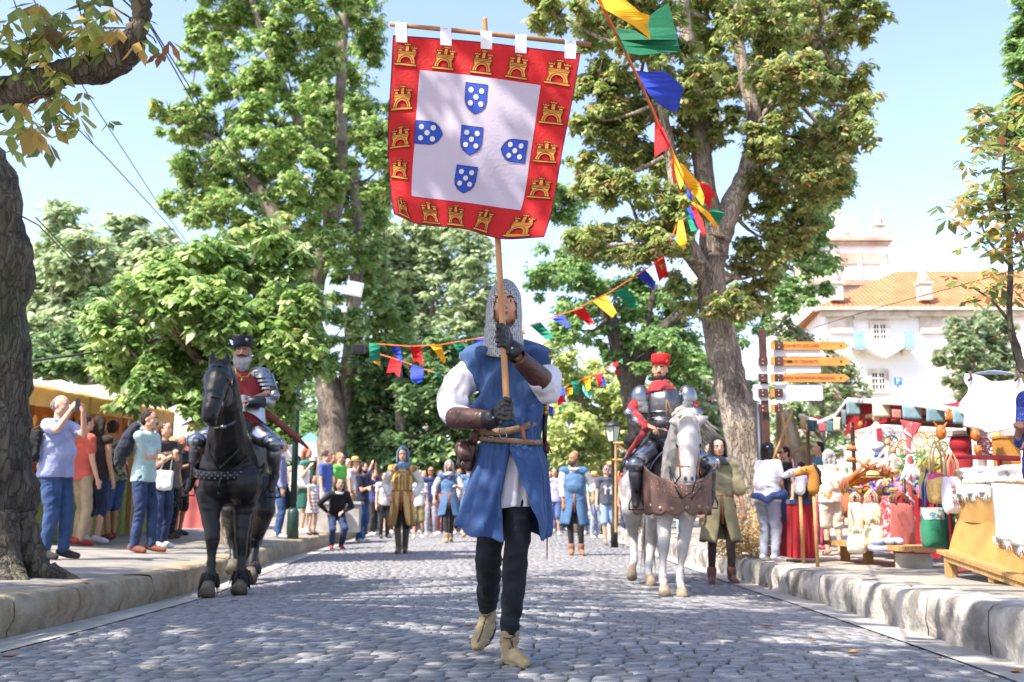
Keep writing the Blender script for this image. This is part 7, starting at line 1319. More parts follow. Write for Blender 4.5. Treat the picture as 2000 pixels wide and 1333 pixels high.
person('dark haired woman in white top and black trousers behind the hooded walker', 748, 1052, 922, 30, skin='light', top=('tee', '#c9c4be'), bot=('trousers', '#17171a'), shoes='#2a2a2e', hair=('long', '#17110f'), gender='f')
person('tall man in blue shirt holding up a black camera', 728, 1046, 888, 60, skin='light', top=('rolled', '#3a4a8c'), bot=('trousers', '#2a2a30'), hair=('short', '#241812'), hands=((727, 906, .3), (734, 907, .15)), extras=[('phone', 0, 'black camera held up beside the navy polo man')])
# walkers in costume
person('walker in blue pointed hood and gold striped doublet with tall brown boots', 784, 1082, 862, 0, skin='light', top=('doublet', m_stripe, .26), bot=('tights', '#131316'), shoes='#5c4c38', hair=('short', '#3a2618'), hat=('hood', '#4a7a9c'), extras=['tallboots', ('collar', '#dedad4', .03)], feet=((.12, -.035), (-.12, .05)), hands=((760, 968, .1), (810, 968, .1)))
person('mail hooded man in pale blue tabard with orange belt walking behind the pouch', 876, 1060, 899, 5, skin='light', top=('tabard', m_tab, .2), bot=('tights', '#26262a'), shoes='#a08a64', hair=('short', '#3a2618'), hat=('mail', ''), beard='#4a2f20', extras=['boots'], hands=((848, 976, .05), (892, 950, .25)), feet=((.12, -.04), (-.12, .05)))
person('man in blue tabard mostly hidden behind the banner carrier\'s tunic', 915, 1050, 905, 0, skin='light', top=('tabard', m_tab, .2), bot=('tights', '#26262a'), shoes='#a08a64', hair=('short', '#3a2618'))
person('bearded balding man in blue tabard looking down to the left, leather belt bags', 1122, 1085, 880, 0, skin='tan', top=('tabard', m_tab, .24), bot=('tights', '#1f1f24'), shoes='#9c6a48', hair=('receding', '#2c211c'), turn=-48, nod=18, beard='#1f1714', fat=1.12, hands=((1100, 985, .1), (1158, 970, .1)), extras=['boots', ('collar', '#dedad4', .026)], feet=((.03, -.05), (.0, .12)))
person('squire in dark hood, olive tunic and brown leggings beside the white horse', 1410, 1140, 856, 0, skin='light', top=('tunic', '#9b9268', .24), bot=('tights', '#33221c'), shoes='#6b452f', hair=('short', '#3a2618'), hat=('hood', '#20262c'), extras=['boots'], hands=((1370, 1012, .1), (1455, 1012, .1)), feet=((.05, -.13), (.0, .12)))
person('man in blue tabard walking behind the white horse\'s near hind leg', 1256, 1062, 898, 0, skin='light', top=('tabard', m_tab, .2), bot=('tights', '#1f1f24'), shoes='#a08a64', hair=('short', '#3a2618'), extras=['boots'])
person('man in blue tabard seen between the legs of the white horse', 1284, 1064, 902, 0, skin='light', top=('tabard', m_tab, .2), bot=('tights', '#1f1f24'), shoes='#a08a64', hair=('short', '#3a2618'), extras=['boots'])
# right pavement
person('stout woman in white t-shirt, pale grey jeans and white headband beside the leaning trunk', 1503, 1098, 862, 125, skin='tan', top=('tee', '#d9d6dc'), bot=('trousers', '#a9b2c4'), shoes='#d6dae4', hair=('bun', '#1f1a1a'), hat=('band', '#c9b8dc'), gender='f', fat=1.28, lean=6, hands=((1532, 975, 0), None), extras=[('drape', '#274a84', [(1470, 968, .1), (1500, 975, .2), (1530, 965, .1), (1536, 1010, .0)], [.03, .05, .05, .07], 'tied_jacket')])
person('man with sunglasses and dark t-shirt behind the unicorn head', 1541, 1072, 872, -75, skin='light', top=('tee', '#1b1e2e'), bot=('shorts', '#4a443c'), hair=('short', '#1d1512'), glasses=True)
person('dark haired man in teal shirt looking left behind the horse head toys', 1608, 1062, 862, -85, skin='light', top=('shirt', '#2f7c94'), bot=('trousers', JD), hair=('short', '#1d1512'))
person('child with dark hair between the unicorn and the brown horse head', 1572, 1066, 902, 170, skin='tan', top=('tee', '#3a2a30'), bot=('trousers', '#202028'), hair=('short', '#2a1f1c'))
person('grey haired woman in flowered orange blouse and cream shorts seen from behind', 1630, 1086, 876, 175, skin='light', top=('tee', m_floral), bot=('shorts', '#d6cbb4'), shoes='#c08a70', hair=('bob', '#a8a6a6'), gender='f', fat=1.2, lean=8, hands=((1662, 945, -.1), None))
person('man in dotted blue shirt with folded arms cut by the right edge', 2078, 1195, 680, -75, skin='tan', top=('rolled', m_dots), bot=('trousers', '#3a629c'), shoes='#4a4038', hair=('short', '#1d1512'), hands=((1990, 835, .05), (2030, 860, .2)), fat=1.15)
# spectators far down the street
CR = [(1084, 1046, 905, '#a9a4d4', 'shorts', '#4a6aa8', 'woman in lilac blouse and blue shorts right of the banner carrier\'s sword'), (1076, 1040, 912, '#20242e', 'trousers', '#8a86b4', 'person in dark top behind the woman in the lilac blouse'), (1162, 1052, 924, '#7ab4b8', 'trousers', '#9aaccc', 'woman with wide straw hat left of the sunglasses man'), (1210, 1050, 924, '#5c1f2c', 'trousers', '#5a1c24', 'woman with red headscarf and dark red clothes'), (1150, 1044, 914, '#b8b4b0', 'trousers', '#60708c', 'white haired person behind the straw hat woman'), (1225, 1040, 925, '#c03a3a', 'trousers', '#2c3a60', 'person in red top left of the white horse\'s hind leg'),
      (840, 1047, 911, '#1c2c60', 'trousers', '#a4a0ac', 'man in sunglasses and navy shirt with pale trousers behind the mail hooded man'), (816, 1052, 924, '#d0d0d0', 'shorts', '#8a7a44', 'person in white shirt and khaki shorts right of the hooded walker'), (826, 1042, 918, '#2a2a34', 'trousers', '#2a2a34', 'person in black between the hooded walker and the navy shirt man'), (858, 1044, 918, '#8c2a30', 'trousers', '#8c2a30', 'person in red dress behind the mail hooded man'), (896, 1044, 915, '#5a4436', 'shorts', '#3a3a40', 'person in brown left of the banner carrier\'s skirt'), (740, 1040, 905, '#9a8a7a', 'trousers', '#4a5a7a', 'man in beige behind the dark haired woman'),
      (770, 1042, 918, '#c8b48a', 'trousers', '#6a3a3a', 'person in sand coloured top behind the hooded walker\'s arm'), (955, 1042, 912, '#4a6a9c', 'trousers', '#30384a', 'person in blue behind the banner carrier\'s legs'), (1050, 1042, 915, '#c4a8a0', 'shorts', '#3a4a6a', 'person in pale pink behind the blade of the sword'), (1240, 1044, 915, '#707c8c', 'trousers', '#2a3040', 'person in grey behind the red hatted rider\'s stirrup'), (1300, 1044, 912, '#8ab0dc', 'trousers', '#9ab8dc', 'person in light blue jeans seen under the white horse'), (1330, 1046, 915, '#d4d4d8', 'trousers', '#8caad0', 'person in white seen under the white horse\'s chest'), (1388, 1050, 866, '#28303c', 'trousers', '#2a3040', 'dark haired person right of the white horse\'s ear'), (1428, 1052, 868, '#3a68b4', 'trousers', '#2a3040', 'person in bright blue just left of the leaning trunk'), (724, 1038, 915, '#7a8ca8', 'trousers', '#30302c', 'person in grey blue behind the navy polo man'), (575, 1030, 884, '#b09a90', 'trousers', '#4a4a58', 'person in pale top behind the green lamp column'), (678, 1032, 884, '#c86a50', 'shorts', '#6a5a48', 'person in orange top left of the straw hat')]
for i, (fx, fy, ty, tc, bk, bc, lb) in enumerate(CR):
    rg = random.Random(i + 50); hair_ = (rg.choice(['short', 'short', 'long', 'bob']), rg.choice(['#2a1c14', '#17110f', '#5a3a24', '#3a2a22']))
    if 'white haired' in lb: hair_ = ('short', '#c9c9cc')
    person(lb, fx, fy, ty, rg.uniform(-40, 40), skin=rg.choice(['light', 'tan', 'pale']), top=(rg.choice(['tee', 'tee', 'rolled']), tc), bot=(bk, bc), hair=hair_, hat=('straw', '') if 'wide straw' in lb else (('scarf', '#a0323c') if 'headscarf' in lb else None), glasses='sunglasses' in lb and 'navy' in lb, group='spectators far down the street')
person('man in grey t-shirt with white print, mirrored sunglasses and light denim shorts', 1186, 1065, 907, 10, skin='light', top=('tee', '#4c5060'), bot=('shorts', JL), shoes='#6a6864', hair=('short', '#2c211c'), glasses='#3a55a0', fat=1.1, feet=((.1, -.07), (-.05, .14)), extras=[('print', '#d8d8dc', [(-.11, .05), (-.08, .08), (-.03, .05), (.0, .03), (.05, .05), (.09, .1), (.11, .06), (.07, .0), (.1, -.02), (.1, -.12), (-.08, -.12), (-.08, -.02), (-.06, -.01)])])

for i in range(20):      # back row of the crowd
    rg = random.Random(i * 7 + 3); x = 700 + i * 29 + rg.uniform(-8, 8); n_, c_ = [('white', '#d4d0cc'), ('navy', '#1f2c50'), ('rust', '#a0523c'), ('grey', '#7c8088'), ('green', '#4a7a50'), ('black', '#1c1c20'), ('lilac', '#9c94b8'), ('yellow', '#c8b464')][i % 8]
    person('person in %s top in the back row far down the street, %s from the left' % (n_, ORD[i]), x, 1037 + rg.uniform(-2, 4), 909 + rg.uniform(-10, 9), rg.uniform(-50, 50), skin=rg.choice(['light', 'tan', 'pale']), top=('tee', c_), bot=(rg.choice(['trousers', 'shorts']), rg.choice(['#2a3350', '#5a4a3c', '#30302e', '#6a7c9c'])), hair=(rg.choice(['short', 'long', 'bob', 'curly']), rg.choice(['#2a1c14', '#17110f', '#6a4a30'])), hat=('straw', '') if i % 7 == 3 else None, hands=((x - 6, 950, .25), None) if i % 6 == 2 else (None, None), group='spectators far down the street')
# ================================================================ MARKET STALLS AND GOODS
def sheet(mb, a, b, c, d, nu=16, nv=8, sag=0, wave=0, seed=0):     # corners a-b (top), d-c (bottom)
    a, b, c, d = map(Vector, (a, b, c, d)); n = (b - a).cross(d - a).normalized()
    def f(u, v): p = a.lerp(b, u).lerp(d.lerp(c, u), v); return p + Vector((0, 0, -sag * math.sin(math.pi * u) * math.sin(math.pi * min(1, v + .2)))) + n * (wave * math.sin(u * 19 + seed + 2 * v) * (.3 + .7 * v))
    return mb.grid(f, nu, nv)
def solid(o, th=.006): o.modifiers.new('s', 'SOLIDIFY').thickness = th; return o
m_canvas = mat('cream_canvas', '#d9cbae', .9, scale=3, var=.07, bump=.2, trans=.35); m_under = mat('ochre_canvas', '#d8b268', .9, scale=3, var=.08, bump=.2, trans=.4)
m_green = mat('green_reed_cloth', '#6f7c34', .9, scale=50, col2='#8b9650', stretch=(.1, .1, 1), bump=.5, bscale=60)
def left_stall():
    z0 = GZ(-7, 15); t = thing('market_stall', 'long left stall with cream canopy, ochre lining and green draped counter', 'stall', (-7.2, 15, z0))
    e0, e1 = P(52, 752, 13.6), P(340, 806, 21.5); h0, h1 = Vector((e0.x - 2.2, 14.4, P(60, 704, 14.4).z)), Vector((e1.x - 1.2, 22.2, P(300, 770, 22).z + .15))
    mb = MB(); n = 5
    for i in range(n):
        u0, u1 = i / n, (i + 1) / n; sheet(mb, h0.lerp(h1, u0), h0.lerp(h1, u1), e0.lerp(e1, u1), e0.lerp(e1, u0), 12, 8, .10)
    obj('canopy', mb, m_canvas, t); mb = MB()
    for i in range(n):
        u0, u1 = i / n, (i + 1) / n; a, b = e0.lerp(e1, u0), e0.lerp(e1, u1); sheet(mb, a, b, b - Vector((0, 0, .26)), a - Vector((0, 0, .26)), 12, 3, -.05, .03, i)
    o = obj('valance', mb, m_under, t); mb = MB(); sheet(mb, h0 - Vector((0, 0, .05)), h1 - Vector((0, 0, .05)), e1 - Vector((0, 0, .06)), e0 - Vector((0, 0, .06)), 20, 8, .1); obj('lining', mb, m_under, t)
    mb = MB(); sheet(mb, e0, h0, h0 - Vector((0, 0, .9)), e0 - Vector((0, 0, .3)), 8, 4, 0, .03); obj('end_cloth', mb, m_under, t)
    for u in (0, .33, .66, 1):
        for s in (0, 1): a = e0.lerp(e1, u) if s == 0 else h0.lerp(h1, u) - Vector((0, 0, .1)); mb = MB(); mb.box((a.x - .05, a.y, (a.z + z0) / 2), (.09, .09, a.z - z0)); obj('post', mb, m_wood, t, False)
    c0, c1 = P(58, 925, 14.6), P(331, 928, 22); mb = MB(); b0, b1 = Vector((c0.x, c0.y, z0)), Vector((c1.x, c1.y, z0)); sheet(mb, c0, c1, b1, b0, 40, 8, 0, .035); bk = Vector((-1.0, 0, 0)); sheet(mb, c0 + bk, c0, b0, b0 + bk, 8, 6, 0, .02); sheet(mb, c1, c1 + bk, b1 + bk, b1, 8, 6, 0, .02); obj('counter_cloth', mb, m_green, t)
    mb = MB(); mid = (c0 + c1) / 2 + Vector((-.5, 0, .02)); mb.add([c0 + Vector((.05, 0, .02)), c1 + Vector((.05, 0, .02)), c1 + Vector((-1.1, 0, .02)), c0 + Vector((-1.1, 0, .02))], [(0, 1, 2, 3)]); obj('counter_top', mb, m_wood, t)
    mb = MB(); a, b = h0 - Vector((.1, 0, .3)), h1 - Vector((.1, 0, .3)); sheet(mb, a, b, Vector((b.x, b.y, z0)), Vector((a.x, a.y, z0)), 30, 10, 0, .03); obj('back_cloth', mb, mat('amber_backdrop', '#b57a35', .9, scale=2, col2='#8d5a28', bump=.3), t)
    rg = random.Random(4); cols = ['#6b4420', '#c58a3c', '#3a2a1c', '#a8662c', '#d8b070', '#8c2f1e', '#2c2018']
    def wares(name, lb, fn, n_, grp, cat):
        for i in range(n_): o = obj(name, fn(i), mat('ware_' + cols[i % 7].strip('#'), cols[i % 7], .6, var=.2), None); tag(o, lb(i), cat, grp)
    pos = ['near end', 'second bay', 'third bay', 'fourth bay', 'far end']
    def hang(i):
        u = .03 + .94 * i / 19; a = e0.lerp(e1, u); q = a + Vector((-.25 - .3 * (i % 3), 0, -.32)); l = rg.uniform(.1, .22); mb = MB(); mb.tube([q + Vector((0, 0, .3)), q], .003, 4); mb.tube([q, q - Vector((0, 0, l * .3)), q - Vector((0, 0, l))], [.01, rg.uniform(.03, .05), .008], 7); return mb
    wares('hanging_charm', lambda i: '%s carved charm hanging under the ochre canopy, %s from the near end' % (['brown', 'gold', 'black', 'rust', 'pale', 'red', 'dark'][i % 7], ORD[i]), hang, 20, 'charms hanging in the left stall', 'charm')
    def heap(i):
        u = .02 + .96 * i / 19; a = c0.lerp(c1, u) + Vector((-.15 - .28 * (i % 3), 0, .02)); mb = MB(); r = rg.uniform(.10, .17); mb.tube([a, a + Vector((0, 0, .03)), a + Vector((0, 0, .10)), a + Vector((0, 0, .12))], [r * .6, r * .9, r, r * .95], 12)
        for k in range(5): mb.ell(a + Vector((rg.uniform(-.6, .6) * r, rg.uniform(-.6, .6) * r, .13)), r * .35, 7, 5)
        return mb
    wares('filled_bowl', lambda i: '%s filled bowl on the green draped counter, %s from the near end' % (['brown', 'gold', 'black', 'rust', 'pale', 'red', 'dark'][i % 7], ORD[i]), heap, 20, 'bowls on the left counter', 'bowl')
left_stall()
def tents():
    t = thing('market_tent', 'white peaked tent with red painted side cloth behind the black horse', 'tent', (P(370, 1000, 24).x, 24, .3)); mb = MB(); a, b = P(325, 800, 24), P(430, 800, 24); pk = P(368, 782, 25.2)
    lo = lambda p, y: Vector((p.x, p.y, P(0, y, 24).z)); a2, b2 = a + Vector((0, 2.4, 0)), b + Vector((0, 2.4, 0)); mb.add([a, b, b2, a2, pk], [(0, 1, 4), (1, 2, 4), (2, 3, 4), (3, 0, 4)]); obj('roof', mb, mat('white_tarp', '#d8d6d2', .7, var=.04, trans=.2), t, False)
    mb = MB(); sheet(mb, a, b, lo(b, 868), lo(a, 868), 12, 4, 0, .02); obj('upper_wall', mb, mat('white_tarp', '#d8d6d2', .7), t); mb = MB(); sheet(mb, lo(a, 867), lo(b, 867), lo(b, 1036), lo(a, 1036), 16, 8, 0, .05); obj('side_cloth', mb, mat('faded_red_cloth', '#a84a46', .85, scale=1.5, col2='#c0706a', bump=.3), t)
    t = thing('gazebo', 'blue peaked gazebo roof with white sides left of the forked chestnut', 'tent', (P(605, 1000, 38).x, 38, .3)); a, b = P(578, 863, 38), P(632, 863, 38); pk = P(606, 845, 39); mb = MB(); a2, b2 = a + Vector((0, 2, 0)), b + Vector((0, 2, 0)); mb.add([a, b, b2, a2, pk], [(0, 1, 4), (1, 2, 4), (2, 3, 4), (3, 0, 4)]); obj('roof', mb, mat('blue_tarp', '#5f8ccc', .7), t, False)
    mb = MB(); sheet(mb, a, b, Vector((b.x, b.y, a.z - .55)), Vector((a.x, a.y, a.z - .55)), 4, 2); obj('valance', mb, mat('white_tarp', '#d8d6d2'), t)
    for p in (a, b, a2, b2): mb = MB(); mb.tube([p, Vector((p.x, p.y, .2))], .03, 6); obj('leg', mb, m_frame, t)
    for lb, x0, x1, y0, y1, Y, m in (('low pale granite bench wall on the left pavement behind the striped dress girl', 545, 700, 985, 1040, 24, m_gut), ('pale van sized white stall roof behind the trees on the left', 540, 640, 872, 900, 40, mat('white_tarp', '#d8d6d2')), ('long white table cover seen behind the hooded walker\'s shoulder', 738, 775, 905, 915, 40, mat('white_tarp', '#d8d6d2'))):
        a, b = P(x0, y0, Y), P(x1, y1, Y); mb = MB(); mb.box(((a.x + b.x) / 2, Y + .2, (a.z + b.z) / 2), (b.x - a.x, .4, a.z - b.z)); mb.box(((a.x + b.x) / 2, Y + .2, a.z + .03), (b.x - a.x + .1, .5, .06))
        if Y > 30: [mb.box((x, Y + .2, (b.z + .2) / 2), (.06, .06, b.z - .1)) for x in (a.x, b.x)]
        tag(obj('bench_wall' if m is m_gut else 'canopy', mb, m, None, False), lb, 'wall' if m is m_gut else 'canopy')
    a = P(455, 1055, 17.5); mb = MB(); mb.box((a.x, 17.5, GZ(a.x, 17.5) + .25), (.14, .14, .5)); mb.box((a.x, 17.5, GZ(a.x, 17.5) + .52), (.17, .17, .05)); tag(obj('bollard', mb, m_wood, None, False), 'short square wooden post on the pavement behind the black horse', 'bollard')
tents()
m_red = mat('red_canvas', '#a8202c', .85, scale=3, var=.1, bump=.25, trans=.25); m_redc = mat('red_table_cloth', '#8c141e', .9, scale=3, var=.15, bump=.3); m_burlap = mat('burlap', '#a87c40', .95, scale=4, col2='#bd9352', bump=.5, bscale=120)
m_straw = mat('straw', '#c9a868', .85, scale=40, var=.2, bump=.5, bscale=150); m_cream = cloth('#dccfae'); m_crochet = mat('white_crochet', '#d8d4d0', .9, scale=60, var=.1, bump=1, bscale=90)
def red_stall():
    E = [P(1562, 812, 16), P(1600, 826, 15.6), P(1632, 812, 14.9), P(1655, 782, 14.2), P(1780, 789, 12.7), P(1900, 806, 11.6)]; z0 = GZ(5, 13)
    t = thing('market_stall', 'toy and hat stall with red canopy edged in white and coloured square pennants', 'stall', (5.3, 13, z0)); back = [p + Vector((2.2, .6, .12 if i > 2 else .25)) for i, p in enumerate(E)]
    mb = MB(); w = len(E); V = []
    for j in range(9): V += [E[i].lerp(back[i], j / 8) - Vector((0, 0, .12 * math.sin(math.pi * j / 8))) for i in range(w)]
    mb.add(V, [(j * w + i, j * w + i + 1, (j + 1) * w + i + 1, (j + 1) * w + i) for j in range(8) for i in range(w - 1)]); solid(obj('canopy', mb, m_red, t), .01)
    mb = MB(); mb.tube(E, .035, 8, flat=.5, up=(0, 0, 1)); obj('edge_binding', mb, m_cream if 0 else cloth('#e4ddd4'), t)
    mb = MB(); a, b = E[3] + Vector((.1, .05, .0)), E[4] + Vector((.1, .05, 0)); mb.poly([a, b, b - Vector((0, 0, .12)), a - Vector((0, 0, .42)), E[2] + Vector((.1, 0, -.3))], .006, (0, 1, 0)); obj('inner_valance', mb, m_red, t, False)
    SQ = [('#7fa5ae', 1653, 1683, 782, 812), ('#ded0b4', 1704, 1742, 787, 816), ('#7fa5ae', 1762, 1801, 792, 820), ('#6f9aa6', 1809, 1846, 797, 825), ('#6f9aa6', 1861, 1887, 800, 829), ('#c8a878', 1562, 1575, 812, 838), ('#2f5058', 1577, 1596, 820, 843), ('#c4566a', 1599, 1613, 826, 845), ('#4f7f8a', 1614, 1628, 822, 846), ('#ded0b4', 1628, 1642, 815, 843), ('#7fa5ae', 1643, 1652, 800, 834), ('#c98a3a', 1846, 1860, 800, 822), ('#b57a6a', 1742, 1762, 800, 818)]
    for c, x0, x1, y0, y1 in SQ:
        Y = interp((x0 + x1) / 2, [1562, 1655, 1780, 1900], [16, 14.2, 12.7, 11.6]) - .04; mb = MB(); sheet(mb, P(x0, y0, Y), P(x1, y0 + 1, Y), P(x1 - 1, y1, Y), P(x0 + 1, y1 - 1, Y), 6, 5, 0, .012, x0); solid(obj('pennant', mb, cloth(c), t), .004)
    for x, y0, y1, Y, m in ((1664, 826, 1050, 14.1, m_wooddark), (1577, 835, 1060, 16, m_wooddark), (1945, 832, 1010, 10.4, m_wood), (1890, 815, 1040, 13.6, m_wooddark)): a, b = P(x, y0, Y), P(x, y1, Y); b.z = GZ(b.x, Y); b.x = a.x; mb = MB(); mb.tube([a, b], .045 if Y < 13 else .03, 8); obj('post', mb, m, t)
    mb = MB(); a, b = P(1690, 815, 13.9), P(1880, 822, 12.4); mb.tube([a, b], .05, 6); a, b = P(1700, 822, 15.5), P(1880, 830, 14); mb.tube([a, b], .05, 6); obj('beam', mb, m_wooddark, t)
    # counter with red cloth
    c = [P(1655, 966, 13.2), P(1738, 970, 12.2), P(1830, 966, 11.5)]; gz = GZ(c[1].x, 12) + .05
    for i, (m, nm) in enumerate(((mat('printed_red_cloth', '#a8303c', .9, scale=30, col2='#dcb8b8', contrast=(.5, .6)), 'printed_cloth'), (m_redc, 'red_cloth'))): a, b = c[i], c[i + 1]; mb = MB(); sheet(mb, a, b, Vector((b.x, b.y, gz)), Vector((a.x, a.y, gz + (.3 if i == 0 else 0))), 24, 8, 0, .04, i); obj(nm, mb, m, t)
    mb = MB(); mb.poly([c[0] + Vector((0, 0, .0)), c[1], c[2], c[2] + Vector((1.2, .3, .02)), c[0] + Vector((1.2, .3, .02))], .03, (0, 0, -1)); obj('table_top', mb, m_wood, t, False)
    mb = MB(); a, b = P(1645, 1052, 12.4), P(1812, 1096, 10.6); d = (b - a).normalized(); a.z = b.z = GZ(4.2, 11) + .2; L = (b - a).length; M_ = Matrix.Rotation(math.atan2(d.y, d.x), 3, 'Z'); mb.box((a + b) / 2, (L, .5, .05), M=M_); o = obj('low_bench', mb, m_wood, t, False)
    for u in (.03, .33, .7): q = a.lerp(b, u); mb = MB(); mb.box((q.x, q.y, q.z - .12), (.09, .09, .2)); obj('leg', mb, m_wood, o, False)
    q = P(1785, 1094, 10.9); mb = MB(); mb.box((q.x, q.y, GZ(q.x, q.y) + .07), (.34, .2, .15), rz=-.5); tag(obj('concrete_block', mb, m_gut, None, False), 'grey concrete block holding the low bench of the toy stall', 'block')
    # red draped plinth
    t2 = thing('display_plinth', 'red draped plinth with blue top between the white t-shirt woman and the flowered blouse', 'plinth', (P(1567, 1090, 12.1).x, 12.1, GZ(3.4, 12.1))); a, b = P(1544, 984, 12), P(1592, 984, 12); g_ = GZ(3.4, 12); mb = MB(); dv = Vector((0, .6, 0)); lo = lambda p: Vector((p.x, p.y, g_ + .05))
    sheet(mb, a, b, lo(b), lo(a), 14, 8, 0, .02); sheet(mb, a + dv, a, lo(a), lo(a + dv), 8, 6, 0, .02, 2); sheet(mb, b, b + dv, lo(b + dv), lo(b), 8, 6, 0, .02, 2); obj('drape', mb, m_redc, t2); mb = MB(); mb.box((a + b) / 2 + dv / 2 + Vector((0, 0, .02)), (b.x - a.x + .02, .62, .05)); obj('top', mb, cloth('#26386e'), t2, False)
    # purple skirt cloth hung beside
    mb = MB(); sheet(mb, P(1590, 960, 13.4), P(1618, 960, 13.4), P(1620, 1066, 13.4), P(1590, 1066, 13.4), 10, 8, 0, .04); mb.tube([P(1590, 1066, 13.4), P(1605, 1070, 13.38), P(1620, 1066, 13.4)], .03, 6); tag(solid(obj('hanging_cloth', mb, cloth('#b8446a')), .01), 'rose pink fringed cloth hanging left of the flowered blouse woman', 'cloth')
red_stall()
def toys():
    def horse_head(name, lb, x, y, Y, col, mcol, pole, s=1, uni=False):
        c = P(x, y, Y); t = thing(name, lb, 'toy', (c.x, Y, GZ(c.x, Y))); k = s; m = mat('plush_' + col.strip('#'), col, .9, bump=.5, bscale=80); mb = MB(); L = Vector((-1, 0, 0))
        mb.chain([c + Vector((.09, 0, -.26)) * k, c + Vector((.1, 0, -.08)) * k, c + Vector((.06, 0, .06)) * k, c + Vector((-.06, 0, .06)) * k, c + Vector((-.2, 0, 0)) * k], [.11 * k, .1 * k, .09 * k, .075 * k, .055 * k]); mb.cap(c + Vector((.08, .04, .12)) * k, .025 * k, c + Vector((.1, .05, .2)) * k, .008 * k); mb.cap(c + Vector((.08, -.04, .12)) * k, .025 * k, c + Vector((.1, -.05, .2)) * k, .008 * k); fobj('head', mb, .012, m, t, 2)
        mb = MB(); mb.chain([c + Vector((.1, 0, .14)) * k, c + Vector((.19, 0, .02)) * k, c + Vector((.2, 0, -.16)) * k], [.045 * k, .055 * k, .04 * k]); fobj('mane', mb, .012, cloth(mcol), t, 1, wrinkle(.012, 20, 1)); mb = MB(); mb.ell(c + Vector((-.05, -.075, .08)) * k, .013 * k); mb.ell(c + Vector((-.22, -.03, .0)) * k, .01 * k); obj('eye', mb, mat('bead_black', '#0d0c0c', .2, bump=0), t)
        if uni: mb = MB(); mb.tube([c + Vector((-.0, 0, .13)) * k, c + Vector((-.03, 0, .32)) * k], [.03 * k, .004], 8); obj('horn', mb, cloth('#d88a9c'), t)
        if pole: mb = MB(); mb.tube([c + Vector((.09, 0, -.3)) * k, Vector((c.x + .09 * k, Y - .02, GZ(c.x, Y)))], .02, 8); obj('pole', mb, m_wood, t); mb = MB(); mb.tube([c + Vector((-.12, -.07, .05)) * k, c + Vector((-.12, -.0, .1)) * k, c + Vector((-.12, .07, .05)) * k], .008, 5); obj('bridle', mb, m_strap_b, t)
    horse_head('hobby_horse', 'white unicorn hobby horse head with pink horn on the red plinth', 1552, 930, 11.9, '#d8d8de', '#b8a0c4', True, .6, True); horse_head('hobby_horse', 'orange brown hobby horse head on a pale stick before the red plinth', 1578, 926, 11.3, '#a8702c', '#1b1715', True, .62)
    def hat(lb, x, y, Y, r, m, tilt=0, crown=.5, grp='hats on the toy stall'):
        r *= .72; c = P(x, y, Y); mb = MB(); T = Matrix.Rotation(tilt, 3, 'Y'); rr = []
        for rad, z in ((1, -.02), (.99, .0), (.55, .02), (.52, crown * .6), (.44, crown * .92), (.2, crown), (.01, crown)): rr.append([c + T @ Vector((rad * r * math.cos(a), rad * r * math.sin(a), z * r)) for a in [2 * math.pi * k / 22 for k in range(22)]])
        mb.loft(rr); o = thing('hat', lb, 'hat', tuple(c), grp); obj('brim_and_crown', mb, m, o); mb = MB(); mb.loft([[c + T @ Vector((.56 * r * math.cos(a), .56 * r * math.sin(a), z * r)) for a in [2 * math.pi * k / 22 for k in range(22)]] for z in (.04, .16)]); obj('ribbon', mb, m_blackcloth, o)
    hat('straw hat with black band on the toy counter below the blue toy', 1705, 932, 12.4, .2, m_straw); hat('dark brown felt hat on a red head stand under the canopy', 1875, 853, 11.4, .2, mat('felt_brown', '#4a382c', .95)); hat('flat straw hat lying low left on the counter', 1672, 956, 12.9, .18, m_straw, .1, .3); hat('small ochre hat at the front edge of the counter', 1745, 960, 12.1, .14, mat('felt_ochre', '#b98838', .95), 0, .4); hat('blue felt hat behind the wooden sword handles', 1718, 893, 13.2, .17, cloth('#2d5aa8')); hat('cream sun hat on the white linen pile', 1912, 925, 9.9, .19, cloth('#e0dcd2'), .1)
    for i, (x, y) in enumerate(((1663, 880), (1663, 902))): hat('orange hat on the post stand behind the grey haired woman, %s one' % ('upper', 'lower')[i], x, y, 13.6, .17, mat('felt_orange', '#a8682c', .95), .1)
    t = thing('head_stand', 'dark red display head and bust carrying the brown felt hat', 'display stand', tuple(P(1875, 930, 11.4))); mb = MB(); mb.chain([P(1875, 935, 11.4), P(1875, 905, 11.4)], [.16, .13]); mb.chain([P(1875, 890, 11.4), P(1875, 868, 11.4)], [.07, .12]); mb.ell(P(1875, 868, 11.4), (.12, .12, .12)); fobj('bust', mb, .016, m_redc, t)
    def wheel(lb, x, y, Y, r, c1, c2):
        r *= .8; c = P(x, y, Y); t = thing('dream_catcher', lb, 'ornament', tuple(c), 'ornaments hanging in the toy stall'); mb = MB(); ring = lambda R_, w: mb.tube([c + Vector((R_ * math.cos(a), 0, R_ * math.sin(a))) for a in [2 * math.pi * k / 20 for k in range(21)]], w, 5)
        ring(r, .012); ring(r * .35, .006); [mb.tube([c + Vector((r * .35 * math.cos(a), 0, r * .35 * math.sin(a))), c + Vector((r * math.cos(a + .3), 0, r * math.sin(a + .3)))], .005, 4) for a in [k * .5 for k in range(13)]]; obj('hoop', mb, cloth(c1), t); mb = MB()
        for dx in (-.5, 0, .5): q = c + Vector((dx * r, 0, -r * math.sqrt(1 - dx * dx))); mb.tube([q, q - Vector((0, 0, r * .5)), q - Vector((0, 0, r * 1.1))], [.004, r * .13, .003], 6, flat=.3)
        obj('feathers', mb, cloth(c2), t)
